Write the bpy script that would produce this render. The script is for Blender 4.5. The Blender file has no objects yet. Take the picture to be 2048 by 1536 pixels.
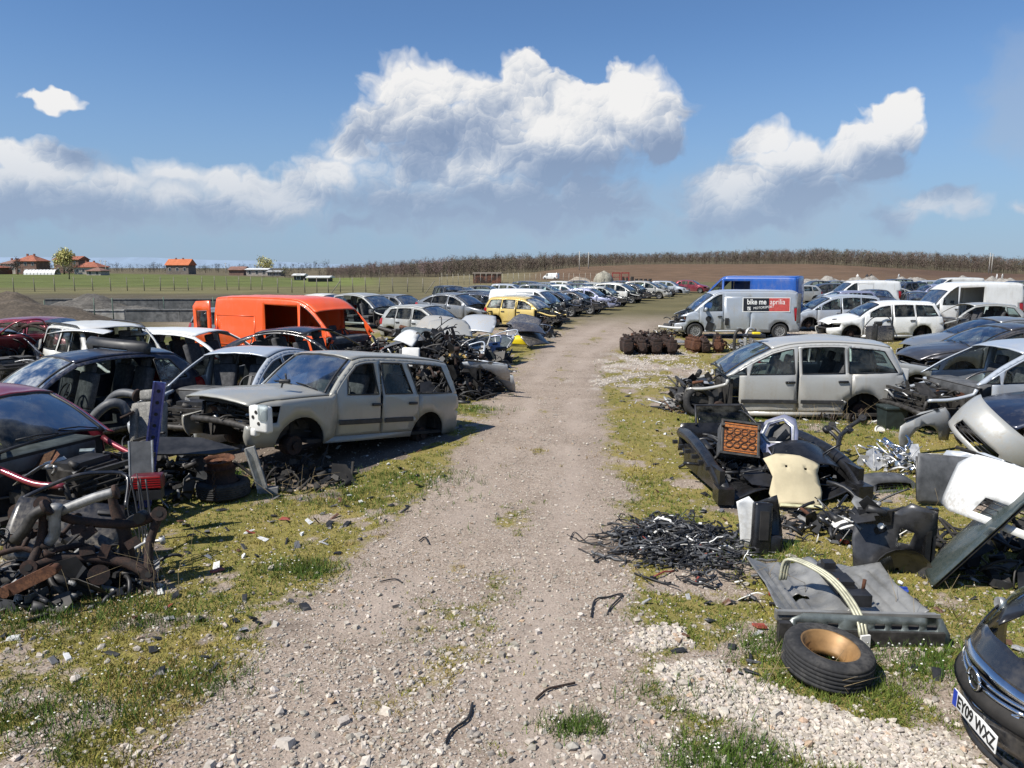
# Car breaker's yard under a cumulus sky
import bpy, bmesh, math, random
import numpy as np
from mathutils import Vector, Matrix, Euler
from mathutils.geometry import delaunay_2d_cdt, tessellate_polygon
random.seed(7)
RNG = np.random.default_rng(7)
SC = bpy.context.scene
COL = SC.collection
rad = math.radians
PI = math.pi

# ---------------------------------------------------------------- camera
CAM_H = 2.95          # eye height in metres
FOC = 1500.0          # focal length in pixels of the 2048 px wide photograph
PITCH = math.atan((768 - 535) / FOC)
cam_d = bpy.data.cameras.new('camera')
cam_d.sensor_width = 36.0
cam_d.lens = FOC / 2048 * 36.0
cam_d.clip_start = 0.05
cam_d.clip_end = 6000
cam = bpy.data.objects.new('camera', cam_d)
COL.objects.link(cam)
cam.location = (0, 0, CAM_H)
cam.rotation_euler = (PI / 2 - PITCH, 0, 0)
SC.camera = cam
_cp, _sp = math.cos(PITCH), math.sin(PITCH)

def ray(u, v):
    a = (u - 1024) / FOC
    b = -(v - 768) / FOC
    return Vector((a, _cp + b * _sp, -_sp + b * _cp))

def P(u, v, z=0.0):
    """world point on the level z that is seen at pixel (u, v) of the photograph"""
    d = ray(u, v)
    t = (z - CAM_H) / d.z
    return Vector((d.x * t, d.y * t, z))

def PD(u, v, y):
    """world point at the distance y"""
    d = ray(u, v)
    t = y / d.y
    return Vector((d.x * t, y, CAM_H + d.z * t))

# ---------------------------------------------------------------- sun, sky, exposure
SUN_EL = 51.0
SUN_AZ = math.atan2(-0.86, -0.5)      # direction towards the sun, measured from +Y clockwise
sun_vec = Vector((math.sin(SUN_AZ) * math.cos(rad(SUN_EL)), math.cos(SUN_AZ) * math.cos(rad(SUN_EL)), math.sin(rad(SUN_EL))))
sun_d = bpy.data.lights.new('sun', 'SUN')
sun_d.energy = 5.0
sun_d.angle = rad(0.55)
sun_d.color = (1.0, 0.955, 0.88)
sun = bpy.data.objects.new('sun', sun_d)
COL.objects.link(sun)
sun.rotation_euler = sun_vec.to_track_quat('Z', 'Y').to_euler()
sun.location = (-20, -10, 40)

SC.render.engine = 'CYCLES'
SC.cycles.use_denoising = True
SC.cycles.max_bounces = 5
SC.cycles.transparent_max_bounces = 12
SC.cycles.caustics_reflective = False
SC.cycles.caustics_refractive = False
SC.cycles.sample_clamp_indirect = 6.0
SC.view_settings.view_transform = 'Standard'
SC.view_settings.look = 'None'
SC.view_settings.gamma = 1.0
SC.view_settings.exposure = 0.42
SC.view_settings.use_curve_mapping = False

# ---------------------------------------------------------------- node helpers
class NT:
    def __init__(self, tree):
        self.t = tree
        self.n = tree.nodes
        self.l = tree.links
    def new(self, typ, **kw):
        nd = self.n.new(typ)
        for k, v in kw.items():
            setattr(nd, k, v)
        return nd
    def put(self, sock, val):
        if isinstance(val, bpy.types.NodeSocket):
            self.l.new(val, sock)
        elif val is not None:
            if sock.type == 'RGBA' and len(val) == 3:
                val = (*val, 1)
            sock.default_value = val
    def math(self, op, a, b=None, c=None, clamp=False):
        nd = self.new('ShaderNodeMath', operation=op)
        nd.use_clamp = clamp
        for i, x in enumerate((a, b, c)):
            if x is not None:
                self.put(nd.inputs[i], x)
        return nd.outputs[0]
    def vmath(self, op, a, b=None, scale=None):
        nd = self.new('ShaderNodeVectorMath', operation=op)
        self.put(nd.inputs[0], a)
        if b is not None:
            self.put(nd.inputs[1], b)
        if scale is not None:
            self.put(nd.inputs['Scale'], scale)
        return nd.outputs['Value'] if op in ('LENGTH', 'DOT_PRODUCT', 'DISTANCE') else nd.outputs[0]
    def mix(self, fac, a, b, blend='MIX'):
        nd = self.new('ShaderNodeMix', data_type='RGBA', blend_type=blend)
        self.put(nd.inputs[0], fac)
        self.put(nd.inputs[6], a)
        self.put(nd.inputs[7], b)
        return nd.outputs[2]
    def mixf(self, fac, a, b):
        nd = self.new('ShaderNodeMix', data_type='FLOAT')
        self.put(nd.inputs[0], fac)
        self.put(nd.inputs[2], a)
        self.put(nd.inputs[3], b)
        return nd.outputs[0]
    def noise(self, vec, scale, detail=4, rough=0.55, dim='3D', dist=0.0):
        nd = self.new('ShaderNodeTexNoise', noise_dimensions=dim)
        if vec is not None:
            self.put(nd.inputs['Vector'], vec)
        self.put(nd.inputs['Scale'], scale)
        nd.inputs['Detail'].default_value = detail
        nd.inputs['Roughness'].default_value = rough
        nd.inputs['Distortion'].default_value = dist
        return nd.outputs['Fac']
    def ramp(self, fac, lo, hi, smooth=True):
        nd = self.new('ShaderNodeMapRange')
        nd.interpolation_type = 'SMOOTHSTEP' if smooth else 'LINEAR'
        self.put(nd.inputs[0], fac)
        nd.inputs[1].default_value = lo
        nd.inputs[2].default_value = hi
        return nd.outputs[0]
    def cramp(self, fac, stops):
        nd = self.new('ShaderNodeValToRGB')
        self.put(nd.inputs[0], fac)
        e = nd.color_ramp.elements
        while len(e) < len(stops):
            e.new(0.5)
        for i, (p, c) in enumerate(stops):
            e[i].position = p
            e[i].color = (*c, 1)
        return nd.outputs[0]
# ---------------------------------------------------------------- sky with cumulus clouds
world = bpy.data.worlds.new('World')
SC.world = world
world.use_nodes = True
wn = NT(world.node_tree)
for nd in list(wn.n):
    wn.n.remove(nd)

def azel(u, v):
    d = ray(u, v).normalized()
    return math.atan2(d.x, d.y), math.asin(d.z)

# (pixel x, pixel y, half width, half height) of the cloud masses
BLOBS = [
 # the large cumulus
 (800, 170, 70, 62), (868, 150, 70, 52), (930, 175, 75, 60), (985, 190, 80, 60), (1046, 160, 56, 56), (1098, 205, 64, 60), (840, 225, 100, 70), (760, 255, 75, 55),
 (710, 295, 75, 48), (660, 345, 75, 45), (1150, 250, 75, 55), (1200, 205, 60, 50), (1270, 185, 70, 58), (1325, 225, 62, 58), (1220, 255, 110, 60), (1310, 280, 60, 40),
 (960, 270, 190, 80), (1080, 320, 210, 75), (880, 340, 190, 75), (1010, 390, 230, 65), (1180, 370, 120, 55), (800, 400, 130, 50), (700, 440, 90, 22), (870, 410, 75, 40),
 # bank on the left
 (60, 320, 90, 42), (20, 300, 60, 32), (130, 335, 70, 38), (115, 400, 150, 50), (250, 365, 110, 36), (350, 350, 90, 34), (440, 360, 90, 34), (320, 405, 190, 44), (500, 400, 130, 44), (600, 400, 100, 42), (40, 430, 160, 36),
 (60, 380, 150, 62), (210, 405, 190, 60), (430, 415, 210, 52), (570, 375, 110, 50), (1430, 430, 90, 56), (1570, 385, 150, 66), (1725, 325, 110, 46), (1060, 425, 270, 48), (900, 435, 200, 34), (1190, 415, 130, 48),
 # right
 (1790, 225, 62, 36), (1770, 265, 75, 34), (1700, 290, 70, 34), (1530, 280, 56, 36), (1570, 315, 100, 38), (1480, 355, 90, 36), (1450, 400, 80, 44), (1640, 330, 90, 34), (1520, 440, 110, 24), (1430, 455, 40, 16),
 (1860, 412, 80, 30), (1905, 400, 66, 24), (1800, 438, 60, 24), (95, 214, 62, 13), (664, 268, 14, 12), (1250, 462, 42, 12), (2045, 400, 50, 14),
]

BIG = [(870, 200, 190, 110), (1110, 270, 230, 110), (1270, 225, 120, 95), (960, 340, 300, 120), (700, 350, 130, 90), (80, 345, 190, 70), (330, 375, 260, 60), (560, 410, 160, 50),
       (1770, 255, 110, 70), (1600, 315, 160, 70), (1460, 390, 120, 80), (1860, 415, 110, 36), (95, 212, 70, 30)]
def blob_field(t, q, blobs, k):
    acc = None
    for (u, v, rx, ry) in blobs:
        a, e = azel(u, v)
        a2, _ = azel(u + rx, v); _, e2 = azel(u, v - ry)
        ra, re = abs(a2 - a), abs(e2 - e)
        nd = t.new('ShaderNodeVectorMath', operation='MULTIPLY_ADD')
        t.put(nd.inputs[0], q)
        nd.inputs[1].default_value = (1 / ra, 1 / re, 0)
        nd.inputs[2].default_value = (-a / ra, -e / re, 0)
        ln = t.vmath('LENGTH', nd.outputs[0])
        dep = min(1.0, 0.45 + ry / 70.0)      # small puffs stay thin
        f = t.math('MULTIPLY_ADD', ln, -dep, dep)
        acc = f if acc is None else (t.math('SMOOTH_MAX', acc, f, k) if k else t.math('MAXIMUM', acc, f))
    return acc

tcw = wn.new('ShaderNodeTexCoord')
dirw = wn.vmath('NORMALIZE', tcw.outputs['Generated'])
sepw = wn.new('ShaderNodeSeparateXYZ')
wn.l.new(dirw, sepw.inputs[0])
AZ = wn.math('ARCTAN2', sepw.outputs[0], sepw.outputs[1])
EL = wn.math('ARCSINE', sepw.outputs[2])
qc = wn.new('ShaderNodeCombineXYZ')
wn.put(qc.inputs[0], AZ); wn.put(qc.inputs[1], EL)
Q = qc.outputs[0]
wob = wn.new('ShaderNodeTexNoise', noise_dimensions='2D')
wn.put(wob.inputs['Vector'], Q); wob.inputs['Scale'].default_value = 17; wob.inputs['Detail'].default_value = 3
QW = wn.vmath('ADD', Q, wn.vmath('SCALE', wn.vmath('SUBTRACT', wob.outputs['Color'], (.5, .5, .5)), scale=0.055))
mass = blob_field(wn, QW, BLOBS, 0.16)
bulk0 = blob_field(wn, Q, BIG, 0.3)
bulk1 = blob_field(wn, wn.vmath('ADD', Q, (-0.022, 0.050, 0)), BIG, 0.3)
puff = None; relief = None
for sc_, am in ((16.0, 0.50), (37.0, 0.34), (84.0, 0.20), (190.0, 0.11)):
    vo = wn.new('ShaderNodeTexVoronoi', feature='SMOOTH_F1' if sc_ < 50 else 'F1', voronoi_dimensions='2D')
    if sc_ < 50: vo.inputs['Smoothness'].default_value = 0.5
    wn.put(vo.inputs['Vector'], QW)
    vo.inputs['Scale'].default_value = sc_
    dd = vo.outputs['Distance']
    f = wn.math('MULTIPLY_ADD', wn.math('MULTIPLY', dd, dd), -am * 1.3, am * .40)
    dv = wn.vmath('SUBTRACT', wn.vmath('SCALE', QW, scale=sc_), wn.vmath('SCALE', vo.outputs['Position'], scale=sc_))
    g = wn.math('MULTIPLY', wn.vmath('DOT_PRODUCT', dv, (-0.5, 0.86, 0)), am)
    puff = f if puff is None else wn.math('ADD', puff, f)
    relief = g if relief is None else wn.math('ADD', relief, g)
nse = wn.noise(Q, 30.0, 5, 0.62, '2D')
puff = wn.math('ADD', puff, wn.math('MULTIPLY_ADD', nse, .5, -.25))
# scattered fair-weather clouds beyond the frame
aaz = wn.math('ABSOLUTE', AZ)
outw = wn.math('MULTIPLY', wn.math('MULTIPLY', wn.ramp(aaz, 0.66, 0.95), wn.ramp(aaz, 3.05, 2.7)), wn.math('MULTIPLY', wn.ramp(EL, 0.02, 0.14), wn.ramp(EL, 0.62, 0.36)))
far = wn.noise(Q, 3.6, 2, 0.5, '2D')
farm = wn.math('MULTIPLY_ADD', wn.ramp(far, 0.47, 0.74), 1.0, -0.22)
farm = wn.math('MULTIPLY_ADD', outw, 2.0, wn.math('SUBTRACT', farm, 2.0))
mass_all = wn.math('MAXIMUM', mass, farm)
dens = wn.math('ADD', mass_all, wn.math('MULTIPLY', puff, 0.62))
hiw = wn.ramp(EL, 0.05, 0.20)
edge = wn.math('MULTIPLY_ADD', wn.math('SUBTRACT', 1.0, hiw), 0.36, 0.22)
edge = wn.math('MULTIPLY_ADD', wn.ramp(far, 0.42, 0.62), 0.30, edge)
al = wn.math('DIVIDE', wn.math('ADD', dens, 0.05), edge, clamp=True)
al = wn.math('MULTIPLY', wn.math('POWER', al, 1.2), wn.math('MULTIPLY_ADD', hiw, 0.24, 0.74), clamp=True)
big = wn.math('SUBTRACT', bulk0, bulk1)
lit = wn.math('MULTIPLY_ADD', big, 0.72, 0.43)
lit = wn.math('MULTIPLY_ADD', relief, 0.60, lit)
lit = wn.math('MULTIPLY_ADD', wn.math('SUBTRACT', nse, .5), 0.6, lit)
lit = wn.math('MULTIPLY_ADD', wn.ramp(dens, 0.30, 1.0), -0.10, lit)
lit = wn.math('MULTIPLY_ADD', wn.ramp(EL, 0.21, 0.07), -0.16, lit, clamp=True)
ccol = wn.cramp(lit, [(0.0, (0.27, 0.355, 0.52)), (0.30, (0.38, 0.46, 0.61)), (0.56, (0.60, 0.655, 0.75)), (0.80, (0.86, 0.87, 0.89)), (1.0, (0.98, 0.97, 0.96))])
hz_col = wn.mix(wn.math('MULTIPLY', wn.ramp(EL, 0.15, 0.0), .8), ccol, (0.37, 0.48, 0.66))
sky = wn.new('ShaderNodeTexSky', sky_type='NISHITA')
sky.sun_disc = False
sky.sun_elevation = rad(SUN_EL)
sky.sun_rotation = SUN_AZ
sky.altitude = 300
sky.air_density = 1.0
sky.dust_density = 0.1
sky.ozone_density = 4.0
air = wn.mix(wn.math('MULTIPLY', wn.ramp(EL, 0.30, -0.04), 0.85), wn.mix(1.0, sky.outputs[0], (0.82, 0.98, 1.14), 'MULTIPLY'), (2.7, 3.9, 5.7))     # milky air low over the plain
bg1 = wn.new('ShaderNodeBackground')
wn.put(bg1.inputs[0], air)
bg1.inputs[1].default_value = 0.078
bg2 = wn.new('ShaderNodeBackground')
wn.put(bg2.inputs[0], hz_col)
bg2.inputs[1].default_value = 0.69
mxw = wn.new('ShaderNodeMixShader')
wn.put(mxw.inputs[0], al)
veil = blob_field(wn, QW, [(330, 405, 520, 95), (1000, 420, 560, 90), (1560, 400, 330, 120), (2060, 210, 150, 170)], 0.2)
veil = wn.math('MULTIPLY', wn.ramp(wn.math('MULTIPLY_ADD', puff, .35, veil), 0.0, 0.7), 0.42)
bg3 = wn.new('ShaderNodeBackground')
bg3.inputs[0].default_value = (0.46, 0.54, 0.67, 1)
bg3.inputs[1].default_value = 0.66
mxv = wn.new('ShaderNodeMixShader')
wn.put(mxv.inputs[0], veil)
wn.l.new(bg1.outputs[0], mxv.inputs[1])
wn.l.new(bg3.outputs[0], mxv.inputs[2])
wn.l.new(mxv.outputs[0], mxw.inputs[1])
wn.l.new(bg2.outputs[0], mxw.inputs[2])
wout = wn.new('ShaderNodeOutputWorld')
wn.l.new(mxw.outputs[0], wout.inputs[0])
world.cycles.sampling_method = 'NONE'
# ---------------------------------------------------------------- materials
MATS = {}
def new_mat(name):
    m = bpy.data.materials.new(name)
    m.use_nodes = True
    nt = NT(m.node_tree)
    return m, nt, m.node_tree.nodes['Principled BSDF']

def srgb(r, g, b):
    f = lambda c: c / 12.92 if c <= 0.04045 else ((c + 0.055) / 1.055) ** 2.4
    return (f(r / 255), f(g / 255), f(b / 255))

DUST = (0.30, 0.26, 0.20)
def paint(col, metal=0.35, rough=0.38, dust=0.35, coat=0.5):
    key = ('paint', tuple(round(c, 4) for c in col), metal, rough, dust, coat)
    if key in MATS:
        return MATS[key]
    m, nt, b = new_mat('car_paint')
    tc = nt.new('ShaderNodeTexCoord').outputs['Object']
    n1 = nt.noise(tc, 1.6, 5, 0.6)
    n2 = nt.noise(tc, 26.0, 3, 0.6)
    sep = nt.new('ShaderNodeSeparateXYZ')
    nt.put(sep.inputs[0], tc)
    low = nt.ramp(sep.outputs[2], 0.75, 0.15)
    mk = nt.math('ADD', nt.ramp(n1, 0.42, 0.72), nt.math('MULTIPLY', low, 0.9))
    mp = nt.new('ShaderNodeMapping'); nt.put(mp.inputs[0], tc); mp.inputs['Scale'].default_value = (9, 9, .9)
    mk = nt.math('ADD', nt.math('MULTIPLY', mk, nt.ramp(n2, 0.25, 0.7)), nt.math('MULTIPLY', nt.ramp(nt.noise(mp.outputs[0], 1.0, 4, .6), .52, .74), .55))
    mk = nt.math('MULTIPLY', mk, dust, clamp=True)
    nt.put(b.inputs['Base Color'], nt.mix(mk, col, DUST))
    nt.put(b.inputs['Roughness'], nt.mixf(mk, rough, 0.8))
    nt.put(b.inputs['Metallic'], nt.math('MULTIPLY', nt.math('SUBTRACT', 1.0, mk), metal))
    nt.put(b.inputs['Coat Weight'], nt.math('MULTIPLY', nt.math('SUBTRACT', 1.0, mk), coat))
    b.inputs['Coat Roughness'].default_value = 0.12
    MATS[key] = m
    return m

def plain(name, col, rough=0.6, metal=0.0, var=0.3, scale=9.0, bump=0.0, spec=0.5):
    key = (name, tuple(round(c, 4) for c in col), rough, metal)
    if key in MATS:
        return MATS[key]
    m, nt, b = new_mat(name)
    tc = nt.new('ShaderNodeTexCoord').outputs['Object']
    n = nt.noise(tc, scale, 5, 0.62)
    c2 = tuple(min(1, c * (1 + var)) for c in col)
    c1 = tuple(c * (1 - var) for c in col)
    nt.put(b.inputs['Base Color'], nt.mix(nt.ramp(n, 0.3, 0.7), c1, c2))
    nt.put(b.inputs['Roughness'], nt.math('MULTIPLY_ADD', n, 0.3, rough - 0.15, clamp=True))
    b.inputs['Metallic'].default_value = metal
    b.inputs['Specular IOR Level'].default_value = spec
    if bump:
        bp = nt.new('ShaderNodeBump')
        bp.inputs['Strength'].default_value = bump
        bp.inputs['Distance'].default_value = 0.02
        nt.put(bp.inputs['Height'], nt.noise(tc, scale * 3, 4))
        nt.put(b.inputs['Normal'], bp.outputs[0])
    MATS[key] = m
    return m

def two_tone(name, c1, c2, rough=0.75, metal=0.0, scale=7.0, lo=0.42, hi=0.6):
    key = (name, c1, c2)
    if key in MATS:
        return MATS[key]
    m, nt, b = new_mat(name)
    tc = nt.new('ShaderNodeTexCoord').outputs['Object']
    n = nt.noise(tc, scale, 6, 0.65)
    n2 = nt.noise(tc, scale * 6, 3, 0.6)
    c = nt.mix(nt.ramp(n, lo, hi), c1, c2)
    c = nt.mix(nt.ramp(n2, 0.35, 0.75), c, tuple(x * 0.55 for x in c1))
    nt.put(b.inputs['Base Color'], c)
    b.inputs['Roughness'].default_value = rough
    b.inputs['Metallic'].default_value = metal
    MATS[key] = m
    return m

def glass_mat(name, tint, dirt=0.10, dirtcol=(0.30, 0.30, 0.27)):
    key = (name,)
    if key in MATS:
        return MATS[key]
    m = bpy.data.materials.new(name)
    m.use_nodes = True
    nt = NT(m.node_tree)
    m.node_tree.nodes.remove(m.node_tree.nodes['Principled BSDF'])
    out = m.node_tree.nodes['Material Output']
    tr = nt.new('ShaderNodeBsdfTransparent')
    tr.inputs[0].default_value = (*tint, 1)
    gl = nt.new('ShaderNodeBsdfGlossy')
    gl.inputs['Roughness'].default_value = 0.03
    gl.inputs[0].default_value = (0.9, 0.95, 1.0, 1)
    lw = nt.new('ShaderNodeLayerWeight')
    lw.inputs['Blend'].default_value = 0.22
    f = nt.math('MULTIPLY_ADD', lw.outputs['Fresnel'], 0.5, 0.015, clamp=True)
    mx = nt.new('ShaderNodeMixShader')
    nt.put(mx.inputs[0], f)
    nt.l.new(tr.outputs[0], mx.inputs[1])
    nt.l.new(gl.outputs[0], mx.inputs[2])
    df = nt.new('ShaderNodeBsdfDiffuse')
    df.inputs[0].default_value = (*dirtcol, 1)
    tc = nt.new('ShaderNodeTexCoord').outputs['Object']
    mk = nt.math('MULTIPLY', nt.ramp(nt.noise(tc, 3.5, 6, 0.65), 0.35, 0.75), dirt * 2)
    mx2 = nt.new('ShaderNodeMixShader')
    nt.put(mx2.inputs[0], mk)
    nt.l.new(mx.outputs[0], mx2.inputs[1])
    nt.l.new(df.outputs[0], mx2.inputs[2])
    nt.l.new(mx2.outputs[0], out.inputs[0])
    MATS[key] = m
    return m

M = {}
M['glass'] = glass_mat('window_glass', (0.62, 0.72, 0.70))
M['glass_dark'] = glass_mat('tinted_glass', (0.16, 0.19, 0.20), 0.08)
M['glass_milky'] = glass_mat('dusty_glass', (0.5, 0.58, 0.56), 0.35, (0.55, 0.56, 0.53))
M['lens'] = glass_mat('lamp_lens', (0.75, 0.8, 0.82), 0.1)
M['black'] = plain('black_plastic', (0.018, 0.018, 0.019), 0.5, 0, 0.5, 5)
M['black_shiny'] = plain('black_shiny_plastic', (0.014, 0.014, 0.015), 0.28, 0, 0.5, 5)
M['grey_plastic'] = plain('grey_plastic', (0.085, 0.087, 0.09), 0.55, 0, 0.4, 5)
M['trim'] = plain('rubber_trim', (0.025, 0.025, 0.026), 0.6, 0, 0.4, 8)
M['rubber'] = two_tone('tyre_rubber', (0.022, 0.022, 0.023), (0.055, 0.052, 0.048), 0.85, 0, 5)
M['fabric'] = two_tone('seat_cloth', (0.055, 0.056, 0.06), (0.10, 0.10, 0.105), 0.95, 0, 14)
M['fabric_grey'] = two_tone('seat_cloth_grey', (0.20, 0.195, 0.18), (0.30, 0.29, 0.265), 0.95, 0, 14)
M['dark'] = plain('grimy_underbody', (0.022, 0.02, 0.018), 0.85, 0, 0.5, 6)
M['metal_dark'] = plain('grimy_steel', (0.042, 0.039, 0.036), 0.6, 0.3, 0.5, 12)
M['alu'] = plain('aluminium', (0.48, 0.48, 0.47), 0.45, 0.6, 0.25, 12)
M['alu_dull'] = plain('dull_aluminium', (0.25, 0.25, 0.245), 0.6, 0.4, 0.35, 10)
M['chrome'] = plain('chrome', (0.72, 0.74, 0.77), 0.2, 1.0, 0.1, 6)
M['rust'] = two_tone('rusty_steel', (0.085, 0.033, 0.017), (0.16, 0.068, 0.032), 0.9, 0.1, 10)
M['rust_dark'] = two_tone('dark_rusty_steel', (0.026, 0.017, 0.014), (0.060, 0.030, 0.020), 0.85, 0.1, 12)
M['bronze'] = plain('bronze_rim_paint', (0.26, 0.15, 0.06), 0.5, 0.3, 0.3, 6)
M['white_plastic'] = plain('white_plastic', (0.72, 0.71, 0.67), 0.5, 0, 0.08, 4)
M['beige'] = plain('beige_felt', (0.50, 0.43, 0.28), 0.9, 0, 0.12, 3)
M['red_lens'] = plain('red_lamp_lens', (0.28, 0.012, 0.014), 0.15, 0, 0.2, 4)
M['green_grey'] = plain('galvanised_panel', (0.16, 0.18, 0.17), 0.42, 0.5, 0.3, 7)
M['primer'] = plain('bare_grey_sheet_metal', (0.24, 0.238, 0.225), 0.4, 0.35, 0.35, 3)
M['white_paint'] = paint((0.78, 0.79, 0.80), 0.0, 0.35, 0.25)
M['concrete'] = two_tone('concrete', (0.33, 0.32, 0.29), (0.42, 0.41, 0.38), 0.9, 0, 0.7)
M['concrete_dark'] = two_tone('stained_concrete', (0.10, 0.105, 0.105), (0.17, 0.17, 0.165), 0.9, 0, 0.6)
M['wood'] = two_tone('weathered_wood', (0.19, 0.17, 0.14), (0.30, 0.27, 0.22), 0.9, 0, 3)

# ---------------------------------------------------------------- scene graph helpers
def link(o, parent=None):
    COL.objects.link(o)
    if parent is not None:
        o.parent = parent
    return o

def tag(o, label=None, cat=None, group=None, kind=None):
    if label: o['label'] = label
    if cat: o['category'] = cat
    if group: o['group'] = group
    if kind: o['kind'] = kind
    return o

def empty(name, loc, label, cat, rot=(0, 0, 0), group=None):
    o = bpy.data.objects.new(name, None)
    o.empty_display_size = 0.2
    link(o)
    o.location = loc
    o.rotation_euler = rot
    return tag(o, label, cat, group, 'thing')

def copy_tree(o, parent=None):
    c = o.copy()
    link(c)
    c.parent = parent
    for ch in list(o.children):
        copy_tree(ch, c)
    return c

def mesh_obj(name, verts, faces, mats, parent=None, mat_idx=None, smooth=True, solid=0.0, offset=-1.0):
    me = bpy.data.meshes.new(name)
    me.from_pydata([tuple(v) for v in verts], [], [tuple(f) for f in faces])
    if not isinstance(mats, (list, tuple)):
        mats = [mats]
    for m in mats:
        me.materials.append(m)
    if mat_idx is not None:
        me.polygons.foreach_set('material_index', np.asarray(mat_idx, dtype=np.int32))
    if smooth:
        me.polygons.foreach_set('use_smooth', np.ones(len(me.polygons), dtype=bool))
    me.update()
    o = bpy.data.objects.new(name, me)
    link(o, parent)
    if solid:
        md = o.modifiers.new('thickness', 'SOLIDIFY')
        md.thickness = solid
        md.offset = offset
    return o

def R3(rx=0, ry=0, rz=0):
    return Euler((rad(rx), rad(ry), rad(rz))).to_matrix()

class MB:
    """collects shapes into one mesh"""
    def __init__(self):
        self.v = []; self.f = []; self.m = []; self.s = []
    def add(self, verts, faces, mat=0, smooth=False):
        k = len(self.v)
        self.v.extend([tuple(p) for p in verts])
        for f in faces:
            self.f.append(tuple(i + k for i in f))
            self.m.append(mat)
            self.s.append(smooth)
        return self
    def box(self, c, size, rot=None, mat=0, taper=1.0):
        hx, hy, hz = size[0] / 2, size[1] / 2, size[2] / 2
        vs = []
        for z, t in ((-hz, 1.0), (hz, taper)):
            for x, y in ((-hx, -hy), (hx, -hy), (hx, hy), (-hx, hy)):
                p = Vector((x * t, y * t, z))
                if rot is not None:
                    p = rot @ p
                vs.append(p + Vector(c))
        return self.add(vs, [(3, 2, 1, 0), (4, 5, 6, 7), (0, 1, 5, 4), (1, 2, 6, 5), (2, 3, 7, 6), (3, 0, 4, 7)], mat)
    def rbox(self, c, size, bev, rot=None, mat=0, seg=2):
        """box with rounded edges"""
        bm = bmesh.new()
        bmesh.ops.create_cube(bm, size=1.0)
        for v in bm.verts:
            v.co = Vector((v.co.x * size[0], v.co.y * size[1], v.co.z * size[2]))
        bmesh.ops.bevel(bm, geom=list(bm.edges), offset=bev, segments=seg, affect='EDGES', profile=0.6)
        vs = []
        bm.verts.ensure_lookup_table()
        for v in bm.verts:
            p = v.co.copy()
            if rot is not None:
                p = rot @ p
            vs.append(p + Vector(c))
        fs = [tuple(v.index for v in f.verts) for f in bm.faces]
        bm.free()
        return self.add(vs, fs, mat, True)
    def cyl(self, a, b, r, r2=None, n=10, mat=0, caps=True, smooth=True):
        a = Vector(a); b = Vector(b)
        r2 = r if r2 is None else r2
        d = (b - a)
        if d.length < 1e-6:
            return self
        d.normalize()
        u = d.orthogonal().normalized()
        w = d.cross(u)
        vs = []
        for p, rr in ((a, r), (b, r2)):
            for i in range(n):
                t = 2 * PI * i / n
                vs.append(p + u * (rr * math.cos(t)) + w * (rr * math.sin(t)))
        fs = [(i, (i + 1) % n, n + (i + 1) % n, n + i) for i in range(n)]
        self.add(vs, fs, mat, smooth)
        if caps:
            k = len(self.v) - 2 * n
            self.f.append(tuple(k + i for i in reversed(range(n)))); self.m.append(mat); self.s.append(False)
            self.f.append(tuple(k + n + i for i in range(n))); self.m.append(mat); self.s.append(False)
        return self
    def tube(self, pts, r, n=6, mat=0, flat=1.0):
        """sweep along points; r a number or one per point"""
        pts = [Vector(p) for p in pts]
        N = len(pts)
        rr = [r] * N if not hasattr(r, '__len__') else r
        t0 = (pts[1] - pts[0]).normalized()
        u = t0.orthogonal().normalized()
        vs = []
        for i, p in enumerate(pts):
            t = (pts[min(i + 1, N - 1)] - pts[max(i - 1, 0)])
            if t.length < 1e-9:
                t = t0
            t = t.normalized()
            u = (u - t * u.dot(t))
            u = u.normalized() if u.length > 1e-6 else t.orthogonal().normalized()
            w = t.cross(u)
            for k in range(n):
                a = 2 * PI * k / n
                vs.append(p + u * (rr[i] * math.cos(a)) + w * (rr[i] * flat * math.sin(a)))
        fs = []
        for i in range(N - 1):
            for k in range(n):
                k2 = (k + 1) % n
                fs.append((i * n + k, i * n + k2, (i + 1) * n + k2, (i + 1) * n + k))
        fs.append(tuple(reversed(range(n))))
        fs.append(tuple((N - 1) * n + k for k in range(n)))
        return self.add(vs, fs, mat, True)
    def lathe(self, prof, c=(0, 0, 0), axis='Z', n=24, mat=0, smooth=True, closed=False, rot=None):
        """prof: (radius, height) points"""
        vs = []
        for (r, h) in prof:
            for i in range(n):
                t = 2 * PI * i / n
                x, y = r * math.cos(t), r * math.sin(t)
                p = Vector((x, y, h)) if axis == 'Z' else (Vector((x, h, y)) if axis == 'Y' else Vector((h, x, y)))
                if rot is not None:
                    p = rot @ p
                vs.append(p + Vector(c))
        fs = []
        m = len(prof)
        for j in range(m if closed else m - 1):
            j2 = (j + 1) % m
            for i in range(n):
                i2 = (i + 1) % n
                fs.append((j * n + i, j * n + i2, j2 * n + i2, j2 * n + i))
        return self.add(vs, fs, mat, smooth)
    def plate(self, poly, z0, z1, rot=None, c=(0, 0, 0), mat=0):
        """extruded polygon (xy)"""
        n = len(poly)
        vs = [Vector((x, y, z0)) for x, y in poly] + [Vector((x, y, z1)) for x, y in poly]
        if rot is not None:
            vs = [rot @ p for p in vs]
        vs = [p + Vector(c) for p in vs]
        fs = [(i, (i + 1) % n, n + (i + 1) % n, n + i) for i in range(n)]
        tri = tessellate_polygon([[Vector((x, y, 0)) for x, y in poly]])
        fs += [tuple(reversed(t)) for t in tri] + [tuple(i + n for i in t) for t in tri]
        return self.add(vs, fs, mat)
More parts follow.
